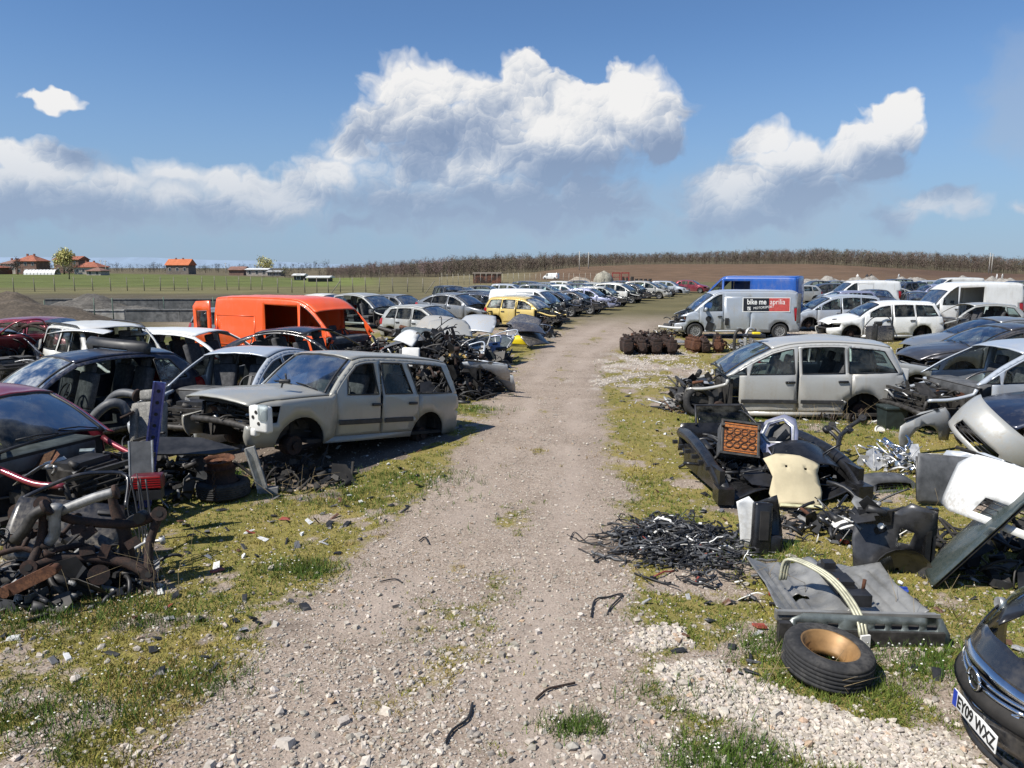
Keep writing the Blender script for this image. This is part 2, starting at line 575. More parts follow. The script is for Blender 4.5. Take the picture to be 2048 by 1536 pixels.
    def build(self, name, mats, parent=None, loc=None, rot=None, solid=0.0):
        o = mesh_obj(name, self.v, self.f, mats, parent, self.m, smooth=False, solid=solid)
        o.data.polygons.foreach_set('use_smooth', np.array(self.s, dtype=bool))
        if loc is not None:
            o.location = loc
        if rot is not None:
            o.rotation_euler = rot
        return o

def catmull(pts, spacing):
    """points along a smooth curve through pts"""
    pts = [np.array(p, float) for p in pts]
    out = []
    n = len(pts)
    for i in range(n - 1):
        p0 = pts[i - 1] if i > 0 else 2 * pts[0] - pts[1]
        p1, p2 = pts[i], pts[i + 1]
        p3 = pts[i + 2] if i + 2 < n else 2 * pts[-1] - pts[-2]
        k = max(1, int(math.ceil(np.linalg.norm(p2 - p1) / spacing)))
        for j in range(k):
            t = j / k
            out.append(0.5 * ((2 * p1) + (-p0 + p2) * t + (2 * p0 - 5 * p1 + 4 * p2 - p3) * t * t + (-p0 + 3 * p1 - 3 * p2 + p3) * t ** 3))
    out.append(pts[-1])
    return out

def pip(pts, poly):
    """points inside polygon (vectorised)"""
    pts = np.asarray(pts, float); poly = np.asarray(poly, float)
    x, y = pts[:, 0], pts[:, 1]
    inside = np.zeros(len(pts), bool)
    j = len(poly) - 1
    for i in range(len(poly)):
        xi, yi = poly[i]; xj, yj = poly[j]
        if yi != yj:
            c = ((yi > y) != (yj > y)) & (x < (xj - xi) * (y - yi) / (yj - yi) + xi)
            inside ^= c
        j = i
    return inside

def seg_dist(pts, line):
    pts = np.asarray(pts, float); line = np.asarray(line, float)
    a = line[:-1][None]; b = line[1:][None]
    p = pts[:, None, :]
    ab = b - a
    t = np.clip(((p - a) * ab).sum(-1) / np.maximum((ab * ab).sum(-1), 1e-12), 0, 1)
    return np.sqrt((((a + ab * t[..., None]) - p) ** 2).sum(-1)).min(1)

def cdt_mesh(loops, pts):
    """constrained triangulation of closed loops plus loose points -> (verts, tris)"""
    V = []; E = []
    for lp in loops:
        k = len(V)
        n = len(lp)
        V += [Vector((float(p[0]), float(p[1]))) for p in lp]
        E += [(k + i, k + (i + 1) % n) for i in range(n)]
    V += [Vector((float(p[0]), float(p[1]))) for p in pts]
    r = delaunay_2d_cdt(V, E, [], 0, 1e-5)
    v = np.array([(p.x, p.y) for p in r[0]])
    return v, np.array([t for t in r[2] if len(t) == 3])

def sheet(name, outline, bend, mat, parent=None, thick=0.01, ds=0.1, holes=(), jitter=0.0, loc=None, rot=None, offset=0.0):
    """sheet-metal panel: flat outline (xy) with holes, bent by bend(x, y) -> (x, y, z)"""
    o = np.array(outline, float)
    lo, hi = o.min(0), o.max(0)
    gx, gy = np.meshgrid(np.arange(lo[0] + ds / 2, hi[0], ds), np.arange(lo[1] + ds / 2, hi[1], ds))
    g = np.stack([gx.ravel(), gy.ravel()], 1)
    g = g[pip(g, o)]
    den = []
    for lp in [outline] + list(holes):
        q = []
        for i in range(len(lp)):
            a = np.array(lp[i], float); b = np.array(lp[(i + 1) % len(lp)], float)
            k = max(1, int(np.linalg.norm(b - a) / ds))
            q += [a + (b - a) * j / k for j in range(k)]
        den.append(np.array(q))
    if len(g):
        keep = seg_dist(g, np.vstack([den[0], den[0][:1]])) > ds * 0.35
        g = g[keep]
    v, t = cdt_mesh(den, g)
    c = v[t].mean(1)
    ok = pip(c, den[0])
    for h in den[1:]:
        ok &= ~pip(c, h)
    t = t[ok]
    used = np.unique(t)
    rm = -np.ones(len(v), int); rm[used] = np.arange(len(used))
    vs = []
    for p in v[used]:
        q = Vector(bend(p[0], p[1]))
        if jitter:
            q += Vector((random.uniform(-1, 1), random.uniform(-1, 1), random.uniform(-1, 1))) * jitter
        vs.append(q)
    ob = mesh_obj(name, vs, rm[t].tolist(), mat, parent, solid=thick, offset=offset)
    if loc is not None: ob.location = loc
    if rot is not None: ob.rotation_euler = rot
    return ob
# ---------------------------------------------------------------- vehicles
# side outline, metres: x from the nose backwards, z up. Panels run from the chin over the roof to the rear apron.
SPEC = {
 'mpv': dict(W=1.80, sill=0.20, xf=0.90, xr=3.60, R=0.31, Ra=0.38, belt=((0.9, 0.98), (4.4, 1.06)), tum=0.26, tn=0.20, tt=0.10,
   panels=[('bumper', [(0.12, 0.20), (0.02, 0.34), (0.0, 0.52), (0.06, 0.68)]), ('hood', [(0.06, 0.68), (0.30, 0.82), (0.65, 0.93), (0.98, 1.0)]),
           ('windscreen', [(0.98, 1.0), (1.40, 1.27), (1.86, 1.50)]), ('roof', [(1.86, 1.50), (2.3, 1.60), (3.0, 1.635), (3.7, 1.60), (4.12, 1.54)]),
           ('rear_window', [(4.12, 1.54), (4.27, 1.28), (4.36, 1.04)]), ('tailgate', [(4.36, 1.04), (4.43, 0.85), (4.44, 0.62)]), ('bumper', [(4.44, 0.62), (4.47, 0.48), (4.42, 0.24)])],
   doors=(1.22, 2.36, 3.36), wins=[(1.42, 2.28, 1.5, 2.26), (2.42, 3.22, 2.42, 3.22), (3.30, 4.22, 3.30, 3.98)], tri=(0.96, 1.36), lamp=(0.55, 0.74, 0.55), tail=(0.70, 1.05)),
 'suv': dict(W=1.76, sill=0.38, xf=0.85, xr=3.61, R=0.36, Ra=0.43, belt=((0.9, 1.06), (4.5, 1.08)), tum=0.24, tn=0.08, tt=0.05,
   panels=[('bumper', [(0.10, 0.36), (0.02, 0.48), (0.0, 0.62), (0.05, 0.93)]), ('hood', [(0.05, 0.93), (0.30, 1.0), (0.8, 1.05), (1.36, 1.08)]),
           ('windscreen', [(1.36, 1.08), (1.60, 1.34), (1.90, 1.60)]), ('roof', [(1.90, 1.60), (2.2, 1.655), (3.0, 1.67), (3.8, 1.655), (4.2, 1.62)]),
           ('rear_window', [(4.2, 1.62), (4.36, 1.36), (4.46, 1.10)]), ('tailgate', [(4.46, 1.10), (4.50, 0.9), (4.50, 0.62)]), ('bumper', [(4.50, 0.62), (4.54, 0.52), (4.48, 0.38)])],
   doors=(1.48, 2.46, 3.32), wins=[(1.70, 2.36, 1.74, 2.30), (2.52, 3.16, 2.46, 2.96), (3.30, 4.24, 3.12, 4.0)], lamp=(0.66, 0.93, 0.6), tail=(0.75, 1.1)),
 'fastback': dict(W=1.79, sill=0.19, xf=0.92, xr=3.62, R=0.31, Ra=0.375, belt=((0.9, 0.90), (4.2, 0.98)), tum=0.36, tn=0.22, tt=0.14,
   panels=[('bumper', [(0.14, 0.19), (0.03, 0.32), (0.0, 0.48), (0.07, 0.62)]), ('hood', [(0.07, 0.62), (0.4, 0.78), (0.9, 0.88), (1.25, 0.93)]),
           ('windscreen', [(1.25, 0.93), (1.65, 1.17), (2.08, 1.36)]), ('roof', [(2.08, 1.36), (2.5, 1.42), (2.9, 1.42), (3.35, 1.36)]),
           ('rear_window', [(3.35, 1.36), (3.8, 1.22), (4.22, 1.02)]), ('tailgate', [(4.22, 1.02), (4.42, 0.98), (4.48, 0.85), (4.49, 0.62)]), ('bumper', [(4.49, 0.62), (4.53, 0.48), (4.46, 0.22)])],
   doors=(1.42, 2.48, 3.42), wins=[(1.62, 2.40, 1.7, 2.38), (2.54, 3.36, 2.50, 3.30), (3.42, 3.90, 3.36, 3.5)], lamp=(0.50, 0.68, 0.5), tail=(0.70, 0.96)),
 'hatch': dict(W=1.72, sill=0.19, xf=0.84, xr=3.36, R=0.30, Ra=0.365, belt=((0.9, 0.91), (4.0, 0.97)), tum=0.30, tn=0.18, tt=0.10,
   panels=[('bumper', [(0.12, 0.20), (0.02, 0.33), (0.0, 0.48), (0.06, 0.64)]), ('hood', [(0.06, 0.64), (0.35, 0.80), (0.8, 0.90), (1.10, 0.95)]),
           ('windscreen', [(1.10, 0.95), (1.45, 1.20), (1.82, 1.39)]), ('roof', [(1.82, 1.39), (2.3, 1.45), (2.9, 1.45), (3.5, 1.39)]),
           ('rear_window', [(3.5, 1.39), (3.75, 1.20), (3.92, 0.99)]), ('tailgate', [(3.92, 0.99), (4.02, 0.85), (4.04, 0.62)]), ('bumper', [(4.04, 0.62), (4.08, 0.48), (4.02, 0.22)])],
   doors=(1.26, 2.28, 3.12), wins=[(1.46, 2.20, 1.5, 2.18), (2.34, 3.04, 2.32, 3.00), (3.12, 3.62, 3.08, 3.36)], lamp=(0.50, 0.70, 0.5), tail=(0.66, 0.98)),
 'wagon': dict(W=1.71, sill=0.19, xf=0.86, xr=3.47, R=0.30, Ra=0.365, belt=((0.9, 0.91), (4.2, 0.97)), tum=0.28, tn=0.18, tt=0.08,
   panels=[('bumper', [(0.12, 0.20), (0.02, 0.33), (0.0, 0.48), (0.06, 0.64)]), ('hood', [(0.06, 0.64), (0.35, 0.79), (0.8, 0.89), (1.15, 0.94)]),
           ('windscreen', [(1.15, 0.94), (1.50, 1.19), (1.90, 1.39)]), ('roof', [(1.90, 1.39), (2.4, 1.46), (3.2, 1.47), (3.9, 1.44)]),
           ('rear_window', [(3.9, 1.44), (4.08, 1.20), (4.20, 0.97)]), ('tailgate', [(4.20, 0.97), (4.26, 0.8), (4.27, 0.60)]), ('bumper', [(4.27, 0.60), (4.31, 0.48), (4.25, 0.22)])],
   doors=(1.30, 2.36, 3.24), wins=[(1.50, 2.28, 1.56, 2.26), (2.42, 3.14, 2.42, 3.10), (3.22, 4.02, 3.20, 3.80)], lamp=(0.50, 0.69, 0.5), tail=(0.66, 1.0)),
 'sedan': dict(W=1.85, sill=0.18, xf=0.97, xr=3.71, R=0.33, Ra=0.395, belt=((0.9, 0.95), (4.4, 1.02)), tum=0.38, tn=0.28, tt=0.18,
   panels=[('bumper', [(0.16, 0.18), (0.03, 0.32), (0.0, 0.50), (0.09, 0.68)]), ('hood', [(0.09, 0.68), (0.4, 0.84), (0.9, 0.94), (1.32, 0.99)]),
           ('windscreen', [(1.32, 0.99), (1.8, 1.25), (2.25, 1.42)]), ('roof', [(2.25, 1.42), (2.6, 1.48), (3.0, 1.48), (3.5, 1.41)]),
           ('rear_window', [(3.5, 1.41), (4.0, 1.24), (4.40, 1.06)]), ('tailgate', [(4.40, 1.06), (4.65, 1.03), (4.74, 0.88), (4.75, 0.62)]), ('bumper', [(4.75, 0.62), (4.80, 0.48), (4.72, 0.22)])],
   doors=(1.46, 2.58, 3.52), wins=[(1.66, 2.50, 1.75, 2.48), (2.64, 3.46, 2.60, 3.40), (3.52, 4.02, 3.46, 3.6)], lamp=(0.55, 0.74, 0.5), tail=(0.72, 0.98)),
 'van': dict(W=1.90, sill=0.28, xf=0.83, xr=4.33, R=0.33, Ra=0.40, belt=((0.7, 1.12), (5.1, 1.18)), tum=0.10, tn=0.16, tt=0.04,
   panels=[('bumper', [(0.10, 0.26), (0.02, 0.40), (0.0, 0.58), (0.06, 0.78)]), ('hood', [(0.06, 0.78), (0.25, 0.95), (0.5, 1.06), (0.75, 1.14)]),
           ('windscreen', [(0.75, 1.14), (1.15, 1.50), (1.55, 1.80)]), ('roof', [(1.55, 1.80), (1.85, 1.92), (2.5, 1.96), (4.0, 1.96), (5.0, 1.93)]),
           ('rear_window', [(5.0, 1.93), (5.10, 1.6), (5.13, 1.22)]), ('tailgate', [(5.13, 1.22), (5.15, 0.9), (5.15, 0.55)]), ('bumper', [(5.15, 0.55), (5.18, 0.45), (5.14, 0.28)])],
   doors=(0.98, 2.0, 3.1), wins=[(1.14, 1.92, 1.2, 1.9)], lamp=(0.62, 0.92, 0.55), tail=(0.7, 1.3)),
 'boxvan': dict(W=1.98, sill=0.32, xf=0.92, xr=4.10, R=0.34, Ra=0.41, belt=((0.7, 1.25), (5.3, 1.30)), tum=0.01, tn=0.14, tt=0.01,
   panels=[('bumper', [(0.10, 0.30), (0.02, 0.42), (0.0, 0.60), (0.05, 0.84)]), ('hood', [(0.05, 0.84), (0.25, 1.02), (0.5, 1.15), (0.78, 1.26)]),
           ('windscreen', [(0.78, 1.26), (1.05, 1.62), (1.38, 1.98)]), ('roof', [(1.38, 1.98), (1.80, 2.40), (1.92, 2.47), (2.1, 2.49), (4.0, 2.50), (5.28, 2.50)]),
           ('rear_window', [(5.28, 2.50), (5.31, 1.9), (5.32, 1.3)]), ('tailgate', [(5.32, 1.3), (5.33, 0.9), (5.33, 0.58)]), ('bumper', [(5.33, 0.58), (5.36, 0.48), (5.33, 0.32)])],
   doors=(0.95, 1.98, 3.2), wins=[(1.10, 1.88, 1.16, 1.86)], lamp=(0.68, 0.98, 0.55), tail=(0.8, 1.4)),
 'bigvan': dict(W=1.96, sill=0.32, xf=0.92, xr=4.10, R=0.34, Ra=0.41, belt=((0.7, 1.25), (5.3, 1.30)), tum=0.05, tn=0.14, tt=0.03,
   panels=[('bumper', [(0.10, 0.30), (0.02, 0.42), (0.0, 0.60), (0.05, 0.84)]), ('hood', [(0.05, 0.84), (0.25, 1.02), (0.5, 1.15), (0.78, 1.26)]),
           ('windscreen', [(0.78, 1.26), (1.05, 1.62), (1.38, 1.98)]), ('roof', [(1.38, 1.98), (1.75, 2.24), (2.3, 2.36), (4.0, 2.38), (5.2, 2.34)]),
           ('rear_window', [(5.2, 2.34), (5.28, 1.9), (5.30, 1.3)]), ('tailgate', [(5.30, 1.3), (5.32, 0.9), (5.32, 0.58)]), ('bumper', [(5.32, 0.58), (5.35, 0.48), (5.32, 0.32)])],
   doors=(0.95, 1.98, 3.2), wins=[(1.10, 1.88, 1.16, 1.86)], lamp=(0.68, 0.98, 0.55), tail=(0.8, 1.4)),
}
CROWN = {'bumper': 0.13, 'hood': 0.07, 'windscreen': 0.11, 'roof': 0.05, 'rear_window': 0.07, 'tailgate': 0.06}

SEATS = {}
def seat_mesh(mat):
    if mat.name in SEATS:
        return SEATS[mat.name]
    mb = MB()
    mb.rbox((0, 0, 0.30), (0.50, 0.50, 0.16), 0.05)
    mb.rbox((0.26, 0, 0.66), (0.14, 0.48, 0.62), 0.05, R3(0, 16, 0))
    mb.rbox((0.36, 0, 1.04), (0.09, 0.26, 0.17), 0.035, R3(0, 14, 0))
    mb.box((0, 0, 0.12), (0.42, 0.40, 0.22))
    o = mb.build('seat', [mat])
    me = o.data
    bpy.data.objects.remove(o)
    SEATS[mat.name] = me
    return me

WHEELS = {}
def wheel_meshes(R, style, n):
    key = (round(R, 2), style, n)
    if key in WHEELS:
        return WHEELS[key]
    w = 0.20
    rr = R * 0.66
    t = MB()
    prof = [(rr, -w * 0.42), (rr + 0.012, -w * 0.5), (R * 0.86, -w * 0.52), (R * 0.965, -w * 0.42), (R, -w * 0.3), (R, -w * 0.1), (R - .008, -w * 0.09), (R - .008, -w * 0.06), (R, -w * .05),
            (R, w * .05), (R - .008, w * .06), (R - .008, w * .09), (R, w * .1), (R, w * 0.3), (R * 0.965, w * 0.42), (R * 0.86, w * 0.52), (rr + 0.012, w * 0.5), (rr, w * 0.42)]
    t.lathe(prof, axis='Y', n=n, closed=True)
    r = MB()
    # rim barrel and dish; the outer face is at y = -w/2 (flipped for the other side)
    if style == 'steel':
        r.lathe([(rr + .004, -w * .46), (rr - .012, -w * .44), (rr - .03, -w * .2), (rr - .02, 0), (rr * .72, -w * .18), (rr * .45, -w * .30), (rr * .30, -w * .22), (0.001, -w * .24)], axis='Y', n=n, mat=0)
        for k in range(8):
            a = 2 * PI * k / 8
            r.cyl((rr * .6 * math.cos(a), -w * .265, rr * .6 * math.sin(a)), (rr * .6 * math.cos(a), -w * .235, rr * .6 * math.sin(a)), 0.022, n=6, mat=1)
    else:
        r.lathe([(rr + .004, -w * .46), (rr - .014, -w * .44), (rr - .03, -w * .15), (rr - .03, w * .3), (0.001, w * .3)], axis='Y', n=n, mat=1)
        k0 = 7 if style == 'alloy' else 12
        for k in range(k0):
            a = 2 * PI * k / k0
            r.box((rr * .54 * math.cos(a), -w * .36, rr * .54 * math.sin(a)), (rr * .86, 0.022, rr * (.16 if style == 'alloy' else .24)), Matrix.Rotation(-a, 3, 'Y'), mat=0)
        r.lathe([(rr + .002, -w * .45), (rr - .022, -w * .45), (rr - .03, -w * .38)], axis='Y', n=n, mat=0)
        r.cyl((0, -w * .30, 0), (0, -w * .42, 0), rr * .24, rr * .2, n=12, mat=0)
    ot = t.build('tyre', [M['rubber']])
    orr = r.build('rim', [M['rust_dark'] if style == 'steel' else M['alu_dull'], M['dark']])
    res = (ot.data, orr.data)
    bpy.data.objects.remove(ot); bpy.data.objects.remove(orr)
    WHEELS[key] = res
    return res

def add_wheel(parent, x, y, R, side, style, n, name='wheel'):
    tm, rm = wheel_meshes(R, style, n)
    t = bpy.data.objects.new(name, None); link(t, parent)
    t.location = (x, y, R)
    t.rotation_euler = (0, 0, 0 if side < 0 else PI)
    link(bpy.data.objects.new('tyre', tm), t)
    link(bpy.data.objects.new('rim', rm), t)
    return t

def junk(mb, lo, hi, n, rng, big=1.0):
    """a clutter of mechanical lumps, hoses, brackets and pipes inside a box; materials 0..4"""
    lo = Vector(lo); hi = Vector(hi)
    rp = lambda: Vector([rng.uniform(lo[i], hi[i]) for i in range(3)])
    for k in range(n):
        t = rng.random()
        p = rp()
        rot = R3(rng.uniform(-25, 25), rng.uniform(-25, 25), rng.uniform(0, 180))
        mt = rng.choices((0, 1, 2, 3, 4), (5, 4, 1.4, 0.35, 0.8))[0]
        if t < 0.15:
            s = Vector((rng.uniform(.06, .24), rng.uniform(.02, .09), rng.uniform(.015, .07))) * big
            mb.box(p, s, rot, mt, rng.uniform(.5, 1))
        elif t < 0.34:
            d = rot @ Vector((rng.uniform(.06, .25), 0, rng.uniform(-.04, .06))) * big
            mb.cyl(p, p + d, rng.uniform(.015, .06) * big, rng.uniform(.015, .06) * big, 8, mt)
        elif t < 0.78:
            q = p + rot @ Vector((rng.uniform(.15, .45), rng.uniform(-.2, .2), rng.uniform(-.15, .15))) * big
            m = (p + q) / 2 + Vector((rng.uniform(-.1, .1), rng.uniform(-.1, .1), rng.uniform(-.02, .16))) * big
            pts = [p * (1 - a) ** 2 + m * 2 * a * (1 - a) + q * a * a for a in (0, .2, .4, .6, .8, 1)]
            mb.tube(pts, rng.uniform(.006, .025) * big, 5, mt)
        else:
            s = rng.uniform(.06, .2) * big
            poly = [(-s, -s * .5), (s * rng.uniform(.4, 1), -s * .6), (s, s * .2), (s * .3, s * .7), (-s * .8, s * .5)]
            mb.plate(poly, 0, .006, R3(rng.uniform(-80, 80), rng.uniform(-80, 80), rng.uniform(0, 180)), p, mt)
JM = lambda: [M['black'], M['metal_dark'], M['alu'], M['rust'], M['grey_plastic']]

CARS = []
def car(name, label, cat, typ, loc, heading, mat, det=1, miss=(), scale=1.0, group=None, tilt=(0, 0), seats=True, glass='glass', rims='alloy',
        trim=None, clutter=26, hood_open=0, seed=None, rub=False, roofbars=False, handles='trim', lampmat='lens', slide=None, blank_side=False, lower=None, seatmat='fabric', mirror=False, only_front=False):
    """a vehicle: an Empty at ground level that parents its panels. heading: where the nose points, degrees from +X"""
    S = SPEC[typ]
    miss = set(miss)
    rng = random.Random(seed if seed is not None else len(CARS) * 13 + 5)
    spacing = (0.22, 0.13, 0.075)[det]
    ds = (0.42, 0.22, 0.13)[det]
    nv = (5, 9, 13)[det]
    solid = (0.0, 0.02, 0.022)[det]
    # outline
    O = []; segs = []
    for nm, pts in S['panels']:
        q = catmull(pts, spacing)
        i0 = max(0, len(O) - 1)
        O += q if not O else q[1:]
        segs.append((nm, i0, len(O) - 1))
    O = np.array(O)
    L = O[:, 0].max()
    T = np.gradient(O, axis=0)
    T /= np.linalg.norm(T, axis=1)[:, None]
    Nin = np.stack([T[:, 1], -T[:, 0]], 1)
    zs, R, Ra, xf, xr = S['sill'], S['R'], S['Ra'], S['xf'], S['xr']
    def arch(cx, r, n=14):
        a0 = math.asin(max(-1, min(1, (zs - R) / r)))
        return [(cx + r * math.cos(a), R + r * math.sin(a)) for a in np.linspace(a0, PI - a0, n if det else 8)]
    low = [(p[0], p[1]) for p in arch(xr, Ra)] + [(p[0], p[1]) for p in arch(xf, Ra)]
    dom = [tuple(p) for p in O] + [(O[-1][0] - .06, zs)] + low + [(O[0][0] + .05, zs)]
    dom = np.array(dom)
    (bx0, bz0), (bx1, bz1) = S['belt']
    belt = lambda x: bz0 + (bz1 - bz0) * (x - bx0) / (bx1 - bx0)
    def inset_fn(off):
        q = O + Nin * off
        # keep the part above the lamps, as a function of x
        i0 = segs[1][1]; i1 = segs[5][1]
        q = q[i0:i1 + 1]
        o = np.argsort(q[:, 0])
        return lambda x: float(np.interp(x, q[o, 0], q[o, 1]))
    top_d, top_w = inset_fn(0.045), inset_fn(0.085)
    W2 = S['W'] / 2
    cowl = S['panels'][2][1][0]
    roofend = S['panels'][4][1][0]
    def yf(pts):
        pts = np.atleast_2d(np.asarray(pts, float))
        x, z = pts[:, 0], pts[:, 1]
        y = np.full(len(x), W2)
        ln = xf + 0.1
        y -= S['tn'] * np.clip(1 - x / ln, 0, 1) ** 2
        y -= S['tt'] * np.clip(1 - (L - x) / (L - xr + .1), 0, 1) ** 2
        zb = bz0 + (bz1 - bz0) * (x - bx0) / (bx1 - bx0)
        y -= np.clip(z - zb, 0, 9) * S['tum'] + np.clip((z - zb) / .04, 0, 1) * 0.012
        zmid = zs + (zb - zs) * .62
        y -= 0.055 * np.clip((zmid - z) / (zmid - zs), 0, 1) ** 1.6
        y -= 0.02 * np.clip((z - zmid) / np.maximum(zb - zmid, .1), 0, 1) ** 2
        y += 0.006 * np.clip(1 - np.abs(z - (zs + .78 * (zb - zs))) / .035, 0, 1)
        for cx in (xf, xr):
            rr = np.hypot(x - cx, z - R)
            y += 0.018 * np.clip(1 - (rr - Ra) / .10, 0, 1) * (rr > Ra - .02)
        d = seg_dist(pts, O)
        r = np.where((x < .45) | (x > L - .3), 0.10, 0.065)
        q = np.clip(1 - d / r, 0, 1)
        y -= r * (1 - np.sqrt(np.maximum(0, 1 - q * q))) * .95
        return y
    # windows and doors
    wins = []
    for wi, (a0, a1, u0, u1) in enumerate(S['wins']):
        zb0, zb1 = belt(a0) + .03, belt(a1) + .03
        poly = [(a1, zb1), (a0, zb0)]
        for x in np.linspace(u0, u1, 7):
            poly.append((x, max(top_w(x), belt(x) + .06)))
        wins.append(poly)
    if 'tri' in S:
        a0, a1 = S['tri']
        a0 += 0.16
        wins.append([(a1, belt(a1) + .03), (a0, belt(a0) + .03), (a1, top_w(a1))])
    d0, d1, d2 = S['doors']
    zd = zs + .09
    def door_poly(xa, xb):
        poly = [(xb, zd), (xa, zd), (xa, min(belt(xa) - .02, top_d(xa)))]
        for x in np.linspace(xa, xb, 10):
            poly.append((x, max(top_d(x), min(belt(x) - .02, top_d(x)))))
        return poly
    doors = [door_poly(d0, d1), door_poly(d1, d2)]
    if typ in ('van', 'bigvan', 'boxvan'):
        doors[1] = [(d2, zd), (d1, zd), (d1, top_d(d1) - .14), (d2, top_d(d2) - .14)]
    gap = 0.006 if det == 2 else 0.010
    def shrink(poly, g):
        c = np.array(poly)
        n = len(c)
        out = []
        for i in range(n):
            e1 = c[i] - c[i - 1]; e2 = c[(i + 1) % n] - c[i]
            n1 = np.array([-e1[1], e1[0]]); n2 = np.array([-e2[1], e2[0]])
            l1, l2 = np.linalg.norm(n1), np.linalg.norm(n2)
            if l1 < 1e-6 or l2 < 1e-6:
                out.append(c[i]); continue
            nn = n1 / l1 + n2 / l2
            nn /= max(.5, np.linalg.norm(nn))
            out.append(c[i] - nn * g * orient)
        return out
    orient = 1
    area = sum(a[0] * b[1] - b[0] * a[1] for a, b in zip(doors[0], doors[0][1:] + doors[0][:1]))
    orient = -1 if area > 0 else 1
    doors_in = [shrink(p, gap) for p in doors]
    ft = segs[1][1]
    g = []
    gx, gy = np.meshgrid(np.arange(.05, L, ds), np.arange(zs + .04, O[:, 1].max(), ds * .8))
    G = np.stack([gx.ravel(), gy.ravel()], 1)
    G = G[pip(G, dom)]
    G = G[seg_dist(G, np.vstack([dom, dom[:1]])) > .09]
    ins = np.vstack([O[1:-1] + Nin[1:-1] * k for k in ((.012, .035, .075) if det == 2 else (.02, .06) if det == 1 else (.045,))])
    ins = ins[pip(ins, dom)]
    extra = []
    lz0, lz1, lv = S['lamp']
    tz0, tz1 = S['tail']
    lampp = [(-.1, lz0), (.42, lz0 + .06), (.46, lz1 + .02), (-.1, lz1 - .02)]
    tailp = [(L + .1, tz0), (L - .26, tz0 + .05), (L - .30, tz1 - .03), (L + .1, tz1)]
    arcq = [(xr + (Ra + .05) * math.cos(a), R + (Ra + .05) * math.sin(a)) for a in np.linspace(.15, PI - .15, 12)]
    v, t = cdt_mesh([dom] + wins + doors + doors_in + [lampp, tailp], np.vstack([G, ins]))
    c = v[t].mean(1)
    ok = pip(c, dom)
    t = t[ok]; c = c[ok]
    yv = yf(v)
    ph = (seed or 3) * 1.7 + len(CARS)
    dn = np.sin(v[:, 0] * 5.1 + ph) * np.sin(v[:, 1] * 6.3 + ph * 2) * .6 + np.sin(v[:, 0] * 11.7 + ph * 3) * np.sin(v[:, 1] * 13.1 + ph) * .4
    yv = yv - .007 * (dn + 1) * np.clip(seg_dist(v, O) / .12, 0, 1) * (v[:, 1] < np.array([belt(x_) for x_ in v[:, 0]]))
    cls = np.full(len(t), 'body', dtype=object)
    fend = (c[:, 0] < d0) & (c[:, 1] < np.array([belt(x) + .02 for x in c[:, 0]]))
    cls[fend] = 'fender'
    cls[pip(c, lampp) & fend] = 'lamp'
    cls[pip(c, tailp)] = 'tail'
    nearc = np.hypot(c[:, 0] - xr, c[:, 1] - R) < Ra + .05
    for k in range(2):
        a = pip(c, doors[k]) & ~nearc
        b = pip(c, doors_in[k])
        cls[a & ~b] = 'gap'
        cls[a & b] = 'door%d' % k
    for k, w in enumerate(wins):
        cls[pip(c, w)] = 'win%d' % k
    # root
    hz = rad(heading + 180)
    root = empty(name, loc, label, cat, (rad(tilt[0]), rad(tilt[1]), hz), group)
    root.scale = (scale,) * 3
    off = Vector((-L / 2, 0, 0))
    def part(nm, vs, fs, m, parent=root, sol=solid, smooth=True):
        return mesh_obj(nm, [Vector(p) + off for p in vs], fs, m, parent, solid=sol, smooth=smooth)
    def sub(mask, s, shift=0.0, filt=None):
        tt = t[mask]
        if len(tt) == 0:
            return None
        used = np.unique(tt)
        rm = -np.ones(len(v), int); rm[used] = np.arange(len(used))
        vs = [(v[i][0], s * (yv[i] - shift), v[i][1]) for i in used]
        fs = rm[tt]
        if s > 0:
            fs = fs[:, ::-1]
        return vs, fs.tolist()
    gl = M[glass]
    door_obj = {}
    for s, sn in ((-1, 'L'), (1, 'R')):
        r = sub((cls == 'body') | ((cls == 'tail') if 'tails' in miss else False), s)
        if r and 'body' not in miss: part('body_side', *r, mat)
        if 'fender_' + sn not in miss and 'front' not in miss:
            r = sub(cls == 'fender', s)
            if r: part('fender', *r, mat)
            r = sub(cls == 'lamp', s)
            if r and 'lamps' not in miss:
                part('headlamp', *r, [M['lens'] if lampmat == 'lens' else M[lampmat]], sol=0)
                r2 = sub(cls == 'lamp', s, .05)
                part('reflector', *r2, M['alu'], sol=0)
        if 'tails' not in miss:
            r = sub(cls == 'tail', s)
            if r: part('tail_lamp', *r, M['red_lens'], sol=0)
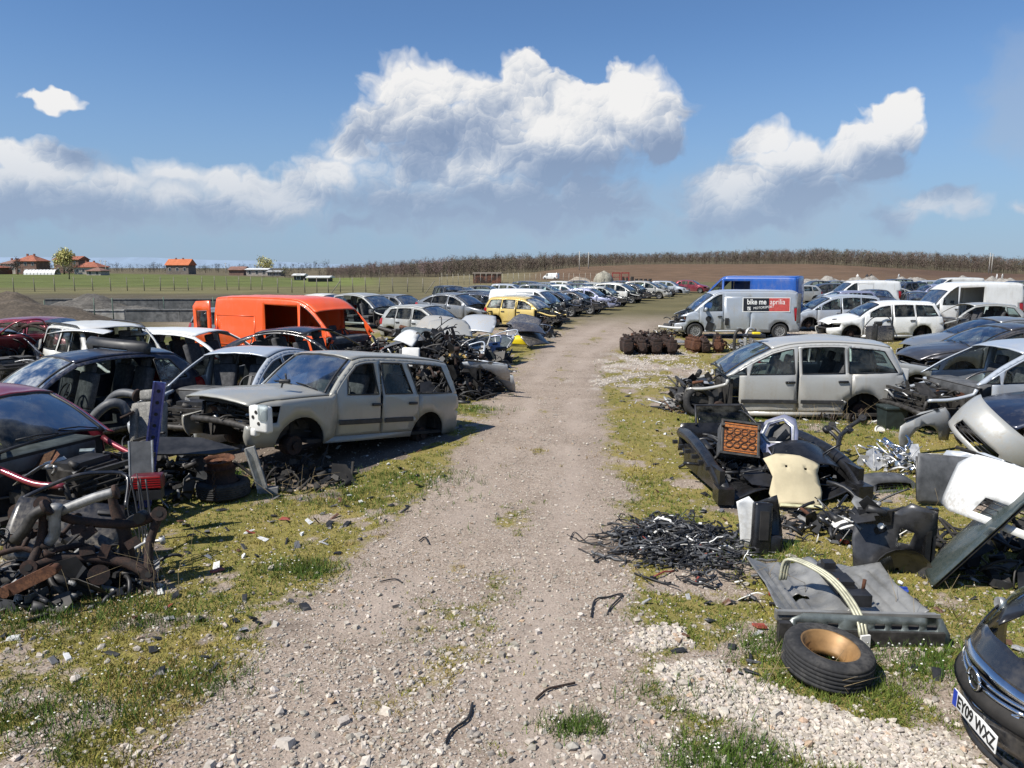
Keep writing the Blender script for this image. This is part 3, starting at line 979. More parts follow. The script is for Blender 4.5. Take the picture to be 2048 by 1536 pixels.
        for k in range(2):
            r = sub(cls == 'door%d' % k, s)
            key = 'door%d_%s' % (k, sn)
            if r and key not in miss:
                do = part('door', *r, mat)
                door_obj[key] = do
                if handles and det >= 1 and not (typ in ('van', 'bigvan', 'boxvan') and k == 1):
                    xh = (d1 if k == 0 else d2) - .17
                    zh = belt(xh) - .13
                    if typ in ('van', 'bigvan', 'boxvan'): zh = belt(xh) - .2
                    yh = float(yf([(xh, zh)])[0])
                    mb = MB()
                    mb.rbox((xh - L / 2, s * (yh + .012), zh), (.19, .035, .045), .012)
                    mb.build('handle', [M[handles] if isinstance(handles, str) else mat], do)
                if rub and k < 2:
                    xs = np.linspace((d0 if k == 0 else d1) + .04, (d1 if k == 0 else d2 - .12) - .03, 8)
                    zz = zs + .30
                    vs, fs = [], []
                    for i, x in enumerate(xs):
                        for dz, dy in ((-.038, .004), (-.03, .02), (.03, .02), (.038, .004)):
                            vs.append((x, s * (float(yf([(x, zz)])[0]) + dy), zz + dz))
                    for i in range(len(xs) - 1):
                        for j in range(3):
                            a = i * 4 + j
                            f = (a, a + 4, a + 5, a + 1)
                            fs.append(f if s < 0 else f[::-1])
                    part('side_strip', vs, fs, M['trim'], do, 0, False)
        for k in range(len(wins)):
            key = 'win%d_%s' % (k, sn)
            dk = 'door%d_%s' % (k, sn)
            if k < 2 and dk in miss:
                continue
            wp = door_obj.get(dk, root) if k < 2 else root
            r = sub(cls == 'win%d' % k, s, .014)
            if r:
                if key not in miss: part('window', *r, gl, wp, 0)
                if det >= 1:
                    lp = np.array(wins[k] + wins[k][:1])
                    lp = np.vstack([lp[i] + (lp[i + 1] - lp[i]) * np.array([[0], [.34], [.67]]) for i in range(len(lp) - 1)] + [lp[:1]])
                    ly = yf(lp)
                    mb = MB()
                    mb.tube([(q[0] - L / 2, s * (y + .001), q[1]) for q, y in zip(lp, ly)], .013 if det == 2 else .016, 4)
                    mb.build('seal', [M['black']], wp)
        if mirror and sn in mirror and ('door0_' + sn) in door_obj:
            xm = d0 + .24; zm = belt(xm) + .06
            ym = float(yf([(xm, zm)])[0])
            mb = MB()
            mb.rbox((xm - L / 2, s * (ym + .13), zm + .05), (.12, .22, .15), .045, R3(0, 0, 10 * s))
            mb.box((xm - L / 2, s * (ym + .03), zm), (.06, .08, .04))
            mb.build('wing_mirror', [mat if det == 2 else M['black']], door_obj['door0_' + sn])
    # top strip
    we = yf(O)
    crown = np.zeros(len(O))
    for nm, i0, i1 in segs:
        crown[i0:i1 + 1] = CROWN[nm] if not (nm == 'bumper' and i0 > 0) else .09
    kk = np.ones(5) / 5
    crown = np.convolve(np.pad(crown, 2, mode='edge'), kk, 'valid')
    V = np.linspace(-1, 1, nv)
    def spt(i, vv):
        q = O[i] - Nin[i] * (crown[i] * (1 - abs(vv) ** 2.2) - .009 * (1 - vv * vv) * (1 + math.sin(i * .55 + vv * 4.3 + ph) * math.sin(vv * 7.1 + i * .21 + ph)))
        return (q[0], vv * we[i], q[1])
    def strip(i0, i1, cond, lift=0.0):
        vs = []; idx = {}; fs = []
        def vid(i, j):
            if (i, j) not in idx:
                p = spt(i, V[j])
                if lift:
                    p = (p[0] - Nin[i][0] * lift, p[1], p[2] - Nin[i][1] * lift)
                idx[(i, j)] = len(vs); vs.append(p)
            return idx[(i, j)]
        for i in range(i0, i1):
            for j in range(nv - 1):
                zc = (O[i][1] + O[i + 1][1]) / 2; vc = (V[j] + V[j + 1]) / 2
                if cond(zc, vc):
                    fs.append((vid(i, j), vid(i + 1, j), vid(i + 1, j + 1), vid(i, j + 1))[::-1])
        return (vs, fs) if fs else None
    # check winding once: the roof must face up
    for si, (nm, i0, i1) in enumerate(segs):
        first = si == 0
        if nm == 'bumper' and first:
            if 'bumper0' in miss or 'front' in miss: continue
            isl = lambda z, q: abs(q) > lv and lz0 < z < lz1
            isg = lambda z, q: abs(q) < lv * .9 and lz0 + .02 < z < lz1 - .05
            r = strip(i0, i1, lambda z, q: not isl(z, q) and not isg(z, q))
            if r: bo = part('bumper', *r, M[lower] if lower else mat)
            r = strip(i0, i1, isg)
            if r: part('grille', *r, M['black'], root, 0)
            for sg in (-1, 1):
                one = lambda z, q: isl(z, q) and q * sg > 0
                r = strip(i0, i1, one)
                if r and 'lamps' not in miss:
                    part('headlamp', *r, M['lens'], root, 0)
                    r = strip(i0, i1, one, -.05)
                    part('reflector', *r, M['alu'], root, 0)
        elif nm == 'bumper':
            if 'bumper1' in miss: continue
            r = strip(i0, i1, lambda z, q: True)
            part('bumper', *r, M[lower] if lower else mat)
        elif nm == 'hood':
            if 'hood' in miss: continue
            r = strip(i0, i1, lambda z, q: True)
            ho = part('hood', *r, mat)
            if hood_open:
                piv = Vector((cowl[0], 0, cowl[1])) + off
                ho.matrix_local = Matrix.Translation(piv) @ Matrix.Rotation(rad(hood_open), 4, 'Y') @ Matrix.Translation(-piv)
        elif nm == 'windscreen':
            for sg in (-1, 1):
                r = strip(i0, i1, lambda z, q: q * sg > .93)
                if r: part('pillar', *r, mat)
            if 'windscreen' in miss: continue
            r = strip(i0, i1, lambda z, q: abs(q) <= .93)
            if r:
                wo = part('windscreen', *r, gl, root, 0)
                if det >= 1:
                    vv = np.linspace(-.90, .90, 9)
                    lp = [spt(i0, a) for a in vv] + [spt(i, .90) for i in range(i0 + 1, i1)] + [spt(i1, a) for a in vv[::-1]] + [spt(i, -.90) for i in range(i1 - 1, i0 - 1, -1)]
                    mb = MB(); mb.tube([Vector(p_) + off for p_ in lp], .020, 4)
                    mb.build('seal', [M['black']], wo)
                    mb = MB()
                    for a0 in (-.75, -.05):
                        q0 = Vector(spt(i0, a0)) + off + Vector((-.02, 0, .025)); q1 = Vector(spt(min(i1, i0 + 1), a0 + .62)) + off + Vector((0, 0, .02))
                        mb.tube([q0, (q0 + q1) / 2 + Vector((-.01, 0, .02)), q1], .010, 4)
                    mb.build('wiper', [M['black']], wo)
        elif nm == 'roof':
            if 'roof' in miss: continue
            r = strip(i0, i1, lambda z, q: True)
            part('roof', *r, mat)
        elif nm == 'rear_window':
            van = typ in ('van', 'bigvan', 'boxvan')
            for sg in ((-1, 1) if not van else (0,)):
                r = strip(i0, i1, lambda z, q: q * sg > .86 or sg == 0)
                if r and 'tailgate' not in miss: part('tailgate_frame', *r, mat)
            if 'rear_window' in miss or van or 'tailgate' in miss: continue
            r = strip(i0, i1, lambda z, q: abs(q) <= .86)
            if r: part('rear_window', *r, gl, root, 0)
        elif nm == 'tailgate':
            if 'tailgate' in miss: continue
            ist = lambda z, q: abs(q) > .78 and tz0 < z < tz1
            r = strip(i0, i1, lambda z, q: not ist(z, q))
            if r: part('tailgate', *r, mat)
            for sg in (-1, 1):
                r = strip(i0, i1, lambda z, q: ist(z, q) and q * sg > 0)
                if r: part('tail_lamp', *r, M['red_lens'] if 'tails' not in miss else M['dark'], root, 0)
    # floor, firewall, wheel houses
    mb = MB()
    xc = cowl[0] + .12
    fl = zs + .04
    mb.box((L / 2 - L / 2 + .25, 0, fl), (L - 1.5, W2 * 1.8, .05))
    mb.box((xc - L / 2, 0, (fl + cowl[1] - .06) / 2), (.05, W2 * 1.72, cowl[1] - .10 - fl))
    mb.box((L - .35 - L / 2, 0, fl + .2), (.5, W2 * 1.6, .3))
    for s in (-1, 1):
        for cx in (xf, xr):
            pts = arch(cx, Ra + .015, 9)
            vs = []; fs = []
            for (x, z) in pts:
                vs += [(x - L / 2, s * (W2 - .06), z), (x - L / 2, s * (W2 - .34), z)]
            for i in range(len(pts) - 1):
                fs.append((2 * i, 2 * i + 1, 2 * i + 3, 2 * i + 2))
            k = len(vs)
            fs.append(tuple(2 * i + 1 for i in range(len(pts))))
            if not (cx == xf and 'front' in miss):
                mb.add(vs, fs)
    mb.build('floor_pan', [M['dark']], root)
    if det >= 1 or clutter > 0:
        if 'hood' in miss or 'front' in miss or 'bumper0' in miss or hood_open:
            mb = MB()
            junk(mb, (.25 - L / 2, -W2 * .72, zs + .12), (cowl[0] - .05 - L / 2, W2 * .72, cowl[1] - .14), clutter, rng)
            mb.box(((.35 + cowl[0]) / 2 - L / 2, -.05, zs + .32), (.42, .6, .4), R3(0, 0, 4), 1)
            mb.box(((.35 + cowl[0]) / 2 - L / 2, -.05, zs + .55), (.30, .5, .08), R3(0, 0, 4), 0)
            mb.build('engine_bay', JM(), root)
        if 'front' in miss or 'bumper0' in miss:
            mb = MB()
            zc = zs + .26
            mb.tube([(.14 - L / 2, y, zc + .02 * math.cos(y * 3)) for y in np.linspace(-W2 * .74, W2 * .74, 9)], .05, 6, 0, 1.0)
            for s in (-1, 1):
                mb.box(((.14 + cowl[0]) / 2 - L / 2, s * W2 * .6, zc), (cowl[0] - .1, .09, .13), None, 0)
                mb.tube(catmull([(cowl[0] + .05 - L / 2, s * W2 * .84, cowl[1] - .10), (xf + .12 - L / 2, s * W2 * .80, R + Ra + .12), (xf - .26 - L / 2, s * W2 * .76, R + Ra + .02), (.26 - L / 2, s * W2 * .66, zs + .48)], .1), .036, 6, 1)
                mb.tube([(.26 - L / 2, s * W2 * .66, zs + .5), (.22 - L / 2, s * W2 * .62, zs + .2)], .03, 5, 0)
            mb.box((.22 - L / 2, 0, zs + .55), (.05, W2 * 1.4, .05), None, 0)
            for kz in range(5): mb.box((.26 - L / 2, (rng.random() - .5) * .2, zs + .24 + kz * .07), (.03, W2 * rng.uniform(.5, 1.1), .018), R3(rng.uniform(-4, 4), 0, 0), 2)
            mb.build('front_frame', [M['metal_dark'], mat, M['dark']], root)
    # interior
    if det >= 1:
        mb = MB()
        mb.rbox((xc + .20 - L / 2, 0, belt(xc) - .16), (.46, W2 * 1.62, .26), .07)
        mb.build('dashboard', [M['grey_plastic']], root)
        if seats:
            sm = seat_mesh(M[seatmat])
            rows = [(d1 - .45)] + ([d2 - .35] if typ not in ('van', 'bigvan', 'boxvan') else [])
            for x in rows:
                for s in (-1, 1):
                    o = link(bpy.data.objects.new('seat', sm), root)
                    o.location = (x - L / 2, s * W2 * .42, fl)
            mb = MB()
            mb.lathe([(.18 + .016 * math.cos(a), .016 * math.sin(a)) for a in np.linspace(0, 2 * PI, 7)[:-1]], axis='Z', n=18, closed=True)
            mb.cyl((0, 0, 0), (0, 0, -.16), .035, n=6)
            mb.box((0, 0, 0), (.34, .05, .02))
            mb.build('steering_wheel', [M['black']], root, (xc + .52 - L / 2, -W2 * .42, belt(xc) - .02), (0, rad(-62), 0))
    # wheels
    for nm, x in (('f', xf), ('r', xr)):
        for s, sn in ((-1, 'L'), (1, 'R')):
            if 'wheel_%s%s' % (nm, sn) in miss or 'wheels' in miss:
                if det >= 1:
                    mb = MB()
                    mb.cyl((x - L / 2, s * (W2 - .34), R), (x - L / 2, s * (W2 - .16), R), .14, n=14, mat=0)
                    mb.cyl((x - L / 2, s * (W2 - .16), R), (x - L / 2, s * (W2 - .12), R), .06, n=8, mat=0)
                    mb.tube([(x - L / 2, s * (W2 - .3), R), (x - L / 2 + .05, s * (W2 - .32), R + .2), (x - L / 2 + .02, s * (W2 - .34), R + .42)], .05, 6, 1)
                    mb.tube([(x - L / 2 + .1, s * .2, R - .1), (x - L / 2, s * (W2 - .28), R - .08)], .03, 5, 1)
                    mb.build('hub', [M['rust_dark'], M['dark']], root)
                continue
            add_wheel(root, x - L / 2, s * (W2 - .125), R, s, rims, (12, 20, 32)[det])
    if roofbars:
        for s in (-1, 1):
            mb = MB()
            rs = S['panels'][3][1]
            xs = np.linspace(rs[0][0] + .1, rs[-1][0] - .05, 10)
            pz = inset_fn(-.045)
            yy = [float(yf([(x, inset_fn(0.03)(x))])[0]) - .02 for x in xs]
            mb.tube([(x - L / 2, s * y, pz(x) - (.05 if i in (0, 9) else 0)) for i, (x, y) in enumerate(zip(xs, yy))], .018, 6)
            mb.build('roof_rail', [M['trim']], root)
    CARS.append(root)
    root['len'] = L
    del root['len']
    return root, S, L, yf, belt
# ---------------------------------------------------------------- ground
def sstep(a, b, x):
    t = np.clip((np.asarray(x, float) - a) / (b - a), 0, 1)
    return t * t * (3 - 2 * t)

_lat = {}
def vnoise(x, y, scale, seed=0, octaves=4, rough=0.55):
    x = np.asarray(x, float); y = np.asarray(y, float)
    if seed not in _lat:
        _lat[seed] = np.random.default_rng(seed + 100).random((256, 256))
    L = _lat[seed]
    tot = np.zeros(np.broadcast(x, y).shape); amp = 1.0; nrm = 0
    for o in range(octaves):
        fx = x * scale * 2 ** o + 17.3 * o; fy = y * scale * 2 ** o + 9.1 * o
        ix = np.floor(fx).astype(int); iy = np.floor(fy).astype(int)
        tx = fx - ix; ty = fy - iy
        tx = tx * tx * (3 - 2 * tx); ty = ty * ty * (3 - 2 * ty)
        a = L[ix % 256, iy % 256]; b = L[(ix + 1) % 256, iy % 256]; c = L[ix % 256, (iy + 1) % 256]; d = L[(ix + 1) % 256, (iy + 1) % 256]
        tot += amp * ((a * (1 - tx) + b * tx) * (1 - ty) + (c * (1 - tx) + d * tx) * ty)
        nrm += amp; amp *= rough
    return tot / nrm

# far relief: height of the ground where the wood begins, by direction (x / y)
_az_t = np.array([-1.2, -0.70, -0.28, -0.10, 0.03, 0.09, 0.18, 0.40, 0.58, 0.68, 1.0])
_az_h = np.array([0.6, 0.6, -0.3, 0.0, 1.2, 3.2, 4.6, 4.8, 1.0, -0.4, -0.5])
_az_d = np.array([430, 420, 235, 235, 275, 340, 400, 410, 385, 370, 360.])
def wood_edge(a):
    return np.interp(a, _az_t, _az_d)
def hz(x, y):
    x = np.asarray(x, float); y = np.asarray(y, float)
    yy = np.maximum(y, 1.0)
    a = np.clip(x / yy, -1.2, 1.0)
    d = np.interp(a, _az_t, _az_d)
    h = np.interp(a, _az_t, _az_h) * sstep(0.40, 1.0, y / d)
    h = h + np.interp(a, [-0.30, -0.05, 0.2, 0.5, 0.7], [0, 7, 7, 8, 5]) * sstep(1.0, 1.7, y / d)
    h = h + 0.05 * (vnoise(x, y, 0.35, 3, 3) - .5) * sstep(60, 20, np.abs(x)) + 0.035 * (vnoise(x, y, 1.7, 4, 2) - .5)
    # wheel ruts in the track
    return h

def curve_px(px):
    q = np.array([P(u, v)[:2] for u, v in px])
    o = np.argsort(q[:, 1])
    return q[o, 1], q[o, 0]
TL = curve_px([(300, 1536), (470, 1340), (640, 1180), (770, 1060), (880, 960), (960, 870), (1010, 790), (1060, 715), (1120, 672), (1195, 640), (1290, 617), (1370, 600)])
TR = curve_px([(1390, 1536), (1300, 1350), (1270, 1200), (1238, 1050), (1222, 950), (1208, 850), (1196, 770), (1215, 710), (1280, 670), (1330, 645), (1370, 625), (1410, 604)])
WHITE = [  # patches of clean white gravel, pixel outlines
 [(1300, 1335), (1390, 1320), (1480, 1345), (1560, 1380), (1640, 1400), (1730, 1420), (1800, 1450), (1900, 1500), (1960, 1545), (1640, 1545), (1540, 1500), (1470, 1455), (1390, 1430), (1330, 1400)],
 [(1270, 1290), (1330, 1245), (1380, 1255), (1370, 1300), (1310, 1312)],
 [(1170, 770), (1195, 712), (1260, 690), (1400, 700), (1480, 745), (1400, 775), (1290, 790)],
 [(1500, 668), (1560, 648), (1760, 652), (1800, 690), (1700, 690), (1560, 684)],
]
WHITE = [np.array([P(u, v)[:2] for u, v in w]) for w in WHITE]
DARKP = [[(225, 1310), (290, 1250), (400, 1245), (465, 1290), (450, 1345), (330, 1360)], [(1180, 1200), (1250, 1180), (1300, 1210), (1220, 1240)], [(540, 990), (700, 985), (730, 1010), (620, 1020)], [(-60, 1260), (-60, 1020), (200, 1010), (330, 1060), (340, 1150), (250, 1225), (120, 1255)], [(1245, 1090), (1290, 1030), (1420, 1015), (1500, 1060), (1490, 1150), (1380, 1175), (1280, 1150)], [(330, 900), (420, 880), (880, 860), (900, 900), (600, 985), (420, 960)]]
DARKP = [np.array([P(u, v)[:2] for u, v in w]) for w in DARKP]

def masks(x, y):
    """grass, white gravel, dark soil, track for ground points"""
    x = np.asarray(x, float); y = np.asarray(y, float)
    n1 = vnoise(x, y, 0.55, 11, 4); n2 = vnoise(x, y, 2.1, 12, 4); n3 = vnoise(x, y, 0.18, 13, 3)
    xl = np.interp(y, *TL); xr = np.interp(y, *TR)
    wob = (n2 - .5) * 0.9 + (n1 - .5) * 0.9
    soft = 0.12 + 0.012 * y
    tr = sstep(-soft * 2.2, soft * 2.2, x - xl + wob) * sstep(-soft * 2.2, soft * 2.2, xr - x + wob)
    mid = np.exp(-((x - (xl * .52 + xr * .48)) / (0.16 * (xr - xl) + .05)) ** 2) * sstep(.50, .70, n2) * .55
    n4 = vnoise(x, y, 6.0, 14, 3)
    gr = (1 - tr) * sstep(.30, .56, n1 * .45 + n2 * .35 + n4 * .20) + tr * mid
    gr = np.clip(gr, 0, 1)
    # the bare stony foreground
    fg = sstep(5.4, 3.6, y)
    gr = gr * (1 - .45 * fg * sstep(.62, .40, n2))
    wh = np.zeros_like(x)
    pts = np.stack([x.ravel() + (n2.ravel() - .5) * .55, y.ravel() + (n1.ravel() - .5) * .45], 1)
    for k, w in enumerate(WHITE):
        if k >= 2:
            pts = np.stack([x.ravel() + (n2.ravel() - .5) * 3.0, y.ravel() + (n1.ravel() - .5) * 3.0], 1)
        inside = pip(pts, w)
        d = seg_dist(pts, np.vstack([w, w[:1]]))
        s = np.where(inside, np.clip(d / (.10 if k < 2 else .8), 0, 1), 0).reshape(x.shape)
        if k >= 2:
            s = s * sstep(.38, .60, n2 * .6 + n4 * .4) * .8
        wh = np.maximum(wh, s)
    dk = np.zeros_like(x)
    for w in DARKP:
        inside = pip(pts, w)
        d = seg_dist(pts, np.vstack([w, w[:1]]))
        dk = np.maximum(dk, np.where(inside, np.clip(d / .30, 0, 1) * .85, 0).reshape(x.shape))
    gr = gr * (1 - wh * .96) * (1 - dk)
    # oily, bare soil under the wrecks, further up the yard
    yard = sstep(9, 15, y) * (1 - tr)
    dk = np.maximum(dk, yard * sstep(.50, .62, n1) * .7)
    gr = gr * (1 - .55 * yard * sstep(22, 40, y))
    return gr, wh, dk, tr

def ruts(x, y):
    xl = np.interp(y, *TL); xr = np.interp(y, *TR); w = np.maximum(xr - xl, .5)
    n = (vnoise(x, y, .5, 15, 3) - .5) * .5
    t = (x - xl + n) / w
    return np.maximum(np.exp(-((t - .27) / .10) ** 2), np.exp(-((t - .74) / .10) ** 2)) * sstep(.30, .55, vnoise(x, y, .8, 16, 3))

def axis_lines(fine_lo, fine_hi, step, lo, hi, growth=1.09):
    a = list(np.arange(fine_lo, fine_hi + 1e-6, step))
    s = step; x = a[-1]
    while x < hi:
        s *= growth; x += s; a.append(min(x, hi))
    s = step; x = a[0]; b = []
    while x > lo:
        s *= growth; x -= s; b.append(max(x, lo))
    return np.array(b[::-1] + a)

def grid_mesh(name, xs, ys, zfun, mat):
    X, Y = np.meshgrid(xs, ys)
    Z = zfun(X, Y)
    nx, ny = len(xs), len(ys)
    me = bpy.data.meshes.new(name)
    co = np.stack([X, Y, Z], -1).reshape(-1, 3).astype(np.float32)
    idx = np.arange(nx * ny).reshape(ny, nx)
    q = np.stack([idx[:-1, :-1], idx[:-1, 1:], idx[1:, 1:], idx[1:, :-1]], -1).reshape(-1, 4)
    me.vertices.add(len(co)); me.vertices.foreach_set('co', co.ravel())
    me.loops.add(q.size); me.loops.foreach_set('vertex_index', q.ravel().astype(np.int32))
    me.polygons.add(len(q)); me.polygons.foreach_set('loop_start', np.arange(0, q.size, 4, dtype=np.int32))
    me.polygons.foreach_set('use_smooth', np.ones(len(q), bool))
    me.update(calc_edges=True)
    me.materials.append(mat)
    return me, X, Y

def ground_material():
    m, nt, b = new_mat('yard_ground')
    geo = nt.new('ShaderNodeNewGeometry').outputs['Position']
    a1 = nt.new('ShaderNodeAttribute', attribute_name='cover'); a2 = nt.new('ShaderNodeAttribute', attribute_name='zone')
    s1 = nt.new('ShaderNodeSeparateColor'); nt.l.new(a1.outputs['Color'], s1.inputs[0])
    grass, white, dark = s1.outputs[0], s1.outputs[1], s1.outputs[2]
    nA = nt.noise(geo, 1.3, 5, 0.6); nB = nt.noise(geo, 9.0, 5, 0.65); nC = nt.noise(geo, 60.0, 3, 0.6); nD = nt.noise(geo, 0.16, 4, 0.55)
    # soil and crushed stone
    soil = nt.cramp(nt.math('MULTIPLY_ADD', nB, .5, nt.math('MULTIPLY', nA, .5)), [(0.30, (0.175, 0.134, 0.103)), (0.5, (0.290, 0.232, 0.187)), (0.70, (0.39, 0.322, 0.265))])
    rut = a1.outputs['Alpha']
    soil = nt.mix(nt.math('MULTIPLY', rut, .75), soil, nt.mix(nB, (0.30, 0.245, 0.202), (0.395, 0.328, 0.274)))
    vor = nt.new('ShaderNodeTexVoronoi'); nt.put(vor.inputs['Vector'], geo); vor.inputs['Scale'].default_value = 34.0
    v2 = nt.new('ShaderNodeTexVoronoi'); nt.put(v2.inputs['Vector'], geo); v2.inputs['Scale'].default_value = 85.0
    sc = nt.new('ShaderNodeSeparateColor'); nt.l.new(vor.outputs['Color'], sc.inputs[0])
    sc2 = nt.new('ShaderNodeSeparateColor'); nt.l.new(v2.outputs['Color'], sc2.inputs[0])
    stone = nt.cramp(sc.outputs[0], [(0.0, (0.09, 0.072, 0.056)), (0.35, (0.24, 0.19, 0.145)), (0.7, (0.42, 0.35, 0.275)), (1.0, (0.62, 0.55, 0.46))])
    is_stone = nt.math('MULTIPLY', nt.ramp(sc.outputs[1], 0.32, 0.45), nt.ramp(vor.outputs['Distance'], 0.020, 0.012))
    stone2 = nt.cramp(sc2.outputs[0], [(0.0, (0.07, 0.056, 0.044)), (0.5, (0.24, 0.19, 0.145)), (1.0, (0.47, 0.41, 0.34))])
    is_stone = nt.math('MULTIPLY', is_stone, nt.math('MULTIPLY_ADD', rut, -.6, 1.0))
    base = nt.mix(nt.math('MULTIPLY', nt.ramp(sc2.outputs[1], 0.5, 0.6), nt.math('MULTIPLY_ADD', rut, -.45, .75)), soil, stone2)
    base = nt.mix(is_stone, base, stone)
    wh_c = nt.cramp(sc.outputs[2], [(0.0, (0.36, 0.325, 0.28)), (0.5, (0.50, 0.455, 0.40)), (1.0, (0.62, 0.575, 0.515))])
    base = nt.mix(nt.math('MULTIPLY', white, nt.ramp(nB, 0.25, 0.5)), base, wh_c)
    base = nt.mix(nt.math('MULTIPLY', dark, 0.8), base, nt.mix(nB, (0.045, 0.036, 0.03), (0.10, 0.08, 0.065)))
    # low grass and moss
    gcol = nt.cramp(nt.math('MULTIPLY_ADD', nA, .6, nt.math('MULTIPLY', nB, .4)), [(0.30, (0.125, 0.125, 0.026)), (0.45, (0.205, 0.18, 0.040)), (0.58, (0.27, 0.215, 0.06)), (0.74, (0.30, 0.21, 0.095))])
    gcol = nt.mix(nt.ramp(nC, 0.4, 0.75), gcol, (0.055, 0.055, 0.02))
    gmask = nt.math('MULTIPLY', nt.ramp(nt.math('ADD', grass, nt.math('MULTIPLY_ADD', nB, .9, nt.math('MULTIPLY_ADD', nC, .5, -.70))), 0.30, 0.62), 0.92)
    near = nt.mix(gmask, base, gcol)
    # fields beyond the yard
    far = nt.mix(0.5, a2.outputs['Color'], nt.mix(1.0, a2.outputs['Color'], nt.cramp(nB, [(0.3, (0.6, 0.6, 0.6)), (0.7, (1.3, 1.3, 1.3))]), 'MULTIPLY'))
    far = nt.mix(1.0, far, nt.cramp(nD, [(0.3, (0.72, 0.74, 0.72)), (0.7, (1.25, 1.22, 1.2))]), 'MULTIPLY')
    col = nt.mix(a2.outputs['Alpha'], near, far)
    nt.put(b.inputs['Base Color'], col)
    b.inputs['Roughness'].default_value = 0.95
    b.inputs['Specular IOR Level'].default_value = 0.15
    h = nt.math('MULTIPLY_ADD', nt.math('MULTIPLY', is_stone, nt.math('SUBTRACT', .03, vor.outputs['Distance'])), 20.0, nt.math('MULTIPLY_ADD', nC, .35, nt.math('MULTIPLY', nB, .9)))
    bp = nt.new('ShaderNodeBump'); bp.inputs['Strength'].default_value = 0.75; bp.inputs['Distance'].default_value = 0.03
    nt.put(bp.inputs['Height'], h)
    nt.put(b.inputs['Normal'], bp.outputs[0])
    return m

xs = axis_lines(-9, 8, 0.085, -2600, 2600, 1.075)
ys = axis_lines(2.6, 17, 0.085, -300, 4200, 1.06)
gme, GX, GY = grid_mesh('ground', xs, ys, hz, ground_material())
_n = GX.size
cov = np.zeros((_n, 4), np.float32)
nearm = (np.abs(GX) < 70) & (GY > 1) & (GY < 75)
mk = masks(GX[nearm], GY[nearm])
fl = np.flatnonzero(nearm.ravel())
cov[fl, 0], cov[fl, 1], cov[fl, 2] = mk[0], mk[1], mk[2]
cov[fl, 3] = ruts(GX[nearm], GY[nearm])
zon = np.zeros((_n, 4), np.float32)
ga = np.clip(GX / np.maximum(GY, 1), -1.5, 1.5).ravel(); gy = GY.ravel(); gxx = GX.ravel()
we_ = wood_edge(ga)
olive = np.array(srgb(98, 92, 66)); green = np.array(srgb(92, 99, 56)); soilc = np.array(srgb(86, 80, 66)); plough = np.array(srgb(102, 83, 66)); brush = np.array(srgb(96, 88, 70)); rubble = np.array(srgb(150, 142, 128))
c = np.tile(olive, (_n, 1))
def blend(c, col, w):
    return c * (1 - w[:, None]) + col[None] * w[:, None]
wv = (vnoise(gxx, gy, 0.03, 21, 3) - .5)
left = sstep(-0.06, -0.20, ga + wv * .05)
c = blend(c, soilc, left * sstep(30, 44, gy))
c = blend(c, np.array(srgb(104, 100, 70)), left * sstep(80, 90, gy))
c = blend(c, green, sstep(-0.20, -0.27, ga + wv * .1) * sstep(106, 118, gy + wv * 22))
c = blend(c, np.array(srgb(104, 112, 62)), sstep(-0.16, -0.21, ga) * sstep(-0.30, -0.25, ga) * sstep(110, 140, gy))
c = blend(c, np.array(srgb(112, 104, 78)), sstep(-0.14, -0.08, ga) * sstep(0.10, 0.02, ga) * sstep(105, 125, gy))
right = sstep(0.0, 0.05, ga + wv * .04)
c = blend(c, plough, right * sstep(150, 165, gy + wv * 12))
c = blend(c, np.array(srgb(78, 60, 50)), right * sstep(.40, .60, ga + wv * .1) * sstep(170, 260, gy) * .7)
c = blend(c, rubble, sstep(0.34, 0.38, ga) * sstep(112, 125, gy) * sstep(172, 160, gy) * (.6 + wv))
c = blend(c, brush, sstep(0.985, 1.01, gy / we_))
zon[:, :3] = c
zon[:, 3] = np.maximum(sstep(34, 52, gy), np.maximum(sstep(-0.42, -0.50, ga) * sstep(27, 33, gy), 0))
zon[gy < 0.9, 3] = 0
for nm, arr in (('cover', cov), ('zone', zon)):
    at = gme.attributes.new(nm, 'FLOAT_COLOR', 'POINT')
    at.data.foreach_set('color', arr.ravel())
ground = bpy.data.objects.new('ground', gme)
link(ground)
tag(ground, 'gravelly yard ground with a stony track and patchy low grass', 'ground', kind='structure')
# ---------------------------------------------------------------- the vehicles, nearest first
SILVER = paint((0.41, 0.41, 0.39), 0.18, 0.34, 0.5)
SILVER_BEIGE = paint((0.33, 0.325, 0.29), 0.2, 0.36, 0.55)
SILVER_BLUE = paint((0.40, 0.44, 0.49), 0.18, 0.33, 0.45)
SILVER_DULL = paint((0.36, 0.37, 0.36), 0.2, 0.4, 0.45)
GREY_DARK = paint((0.070, 0.070, 0.078), 0.5, 0.32, 0.3)
STEEL_GREY = paint((0.17, 0.185, 0.205), 0.25, 0.32, 0.3)
BLACKP = paint((0.012, 0.013, 0.017), 0.1, 0.30, 0.35)
NAVY = paint((0.016, 0.022, 0.045), 0.3, 0.30, 0.35)
NAVY2 = paint((0.035, 0.05, 0.085), 0.4, 0.34, 0.4)
WHITEP = paint((0.72, 0.73, 0.72), 0.0, 0.36, 0.35)
WHITE_D = paint((0.58, 0.58, 0.55), 0.0, 0.42, 0.55)
MAROON = paint((0.22, 0.018, 0.036), 0.35, 0.32, 0.25)
ORANGE = paint((0.80, 0.10, 0.014), 0.0, 0.40, 0.25)
BLUEV = paint((0.012, 0.085, 0.36), 0.0, 0.38, 0.25)
YELLOW = paint((0.60, 0.45, 0.14), 0.1, 0.36, 0.3)
LILAC = paint((0.30, 0.32, 0.45), 0.4, 0.36, 0.3)
GREENISH = paint((0.32, 0.38, 0.36), 0.3, 0.36, 0.3)

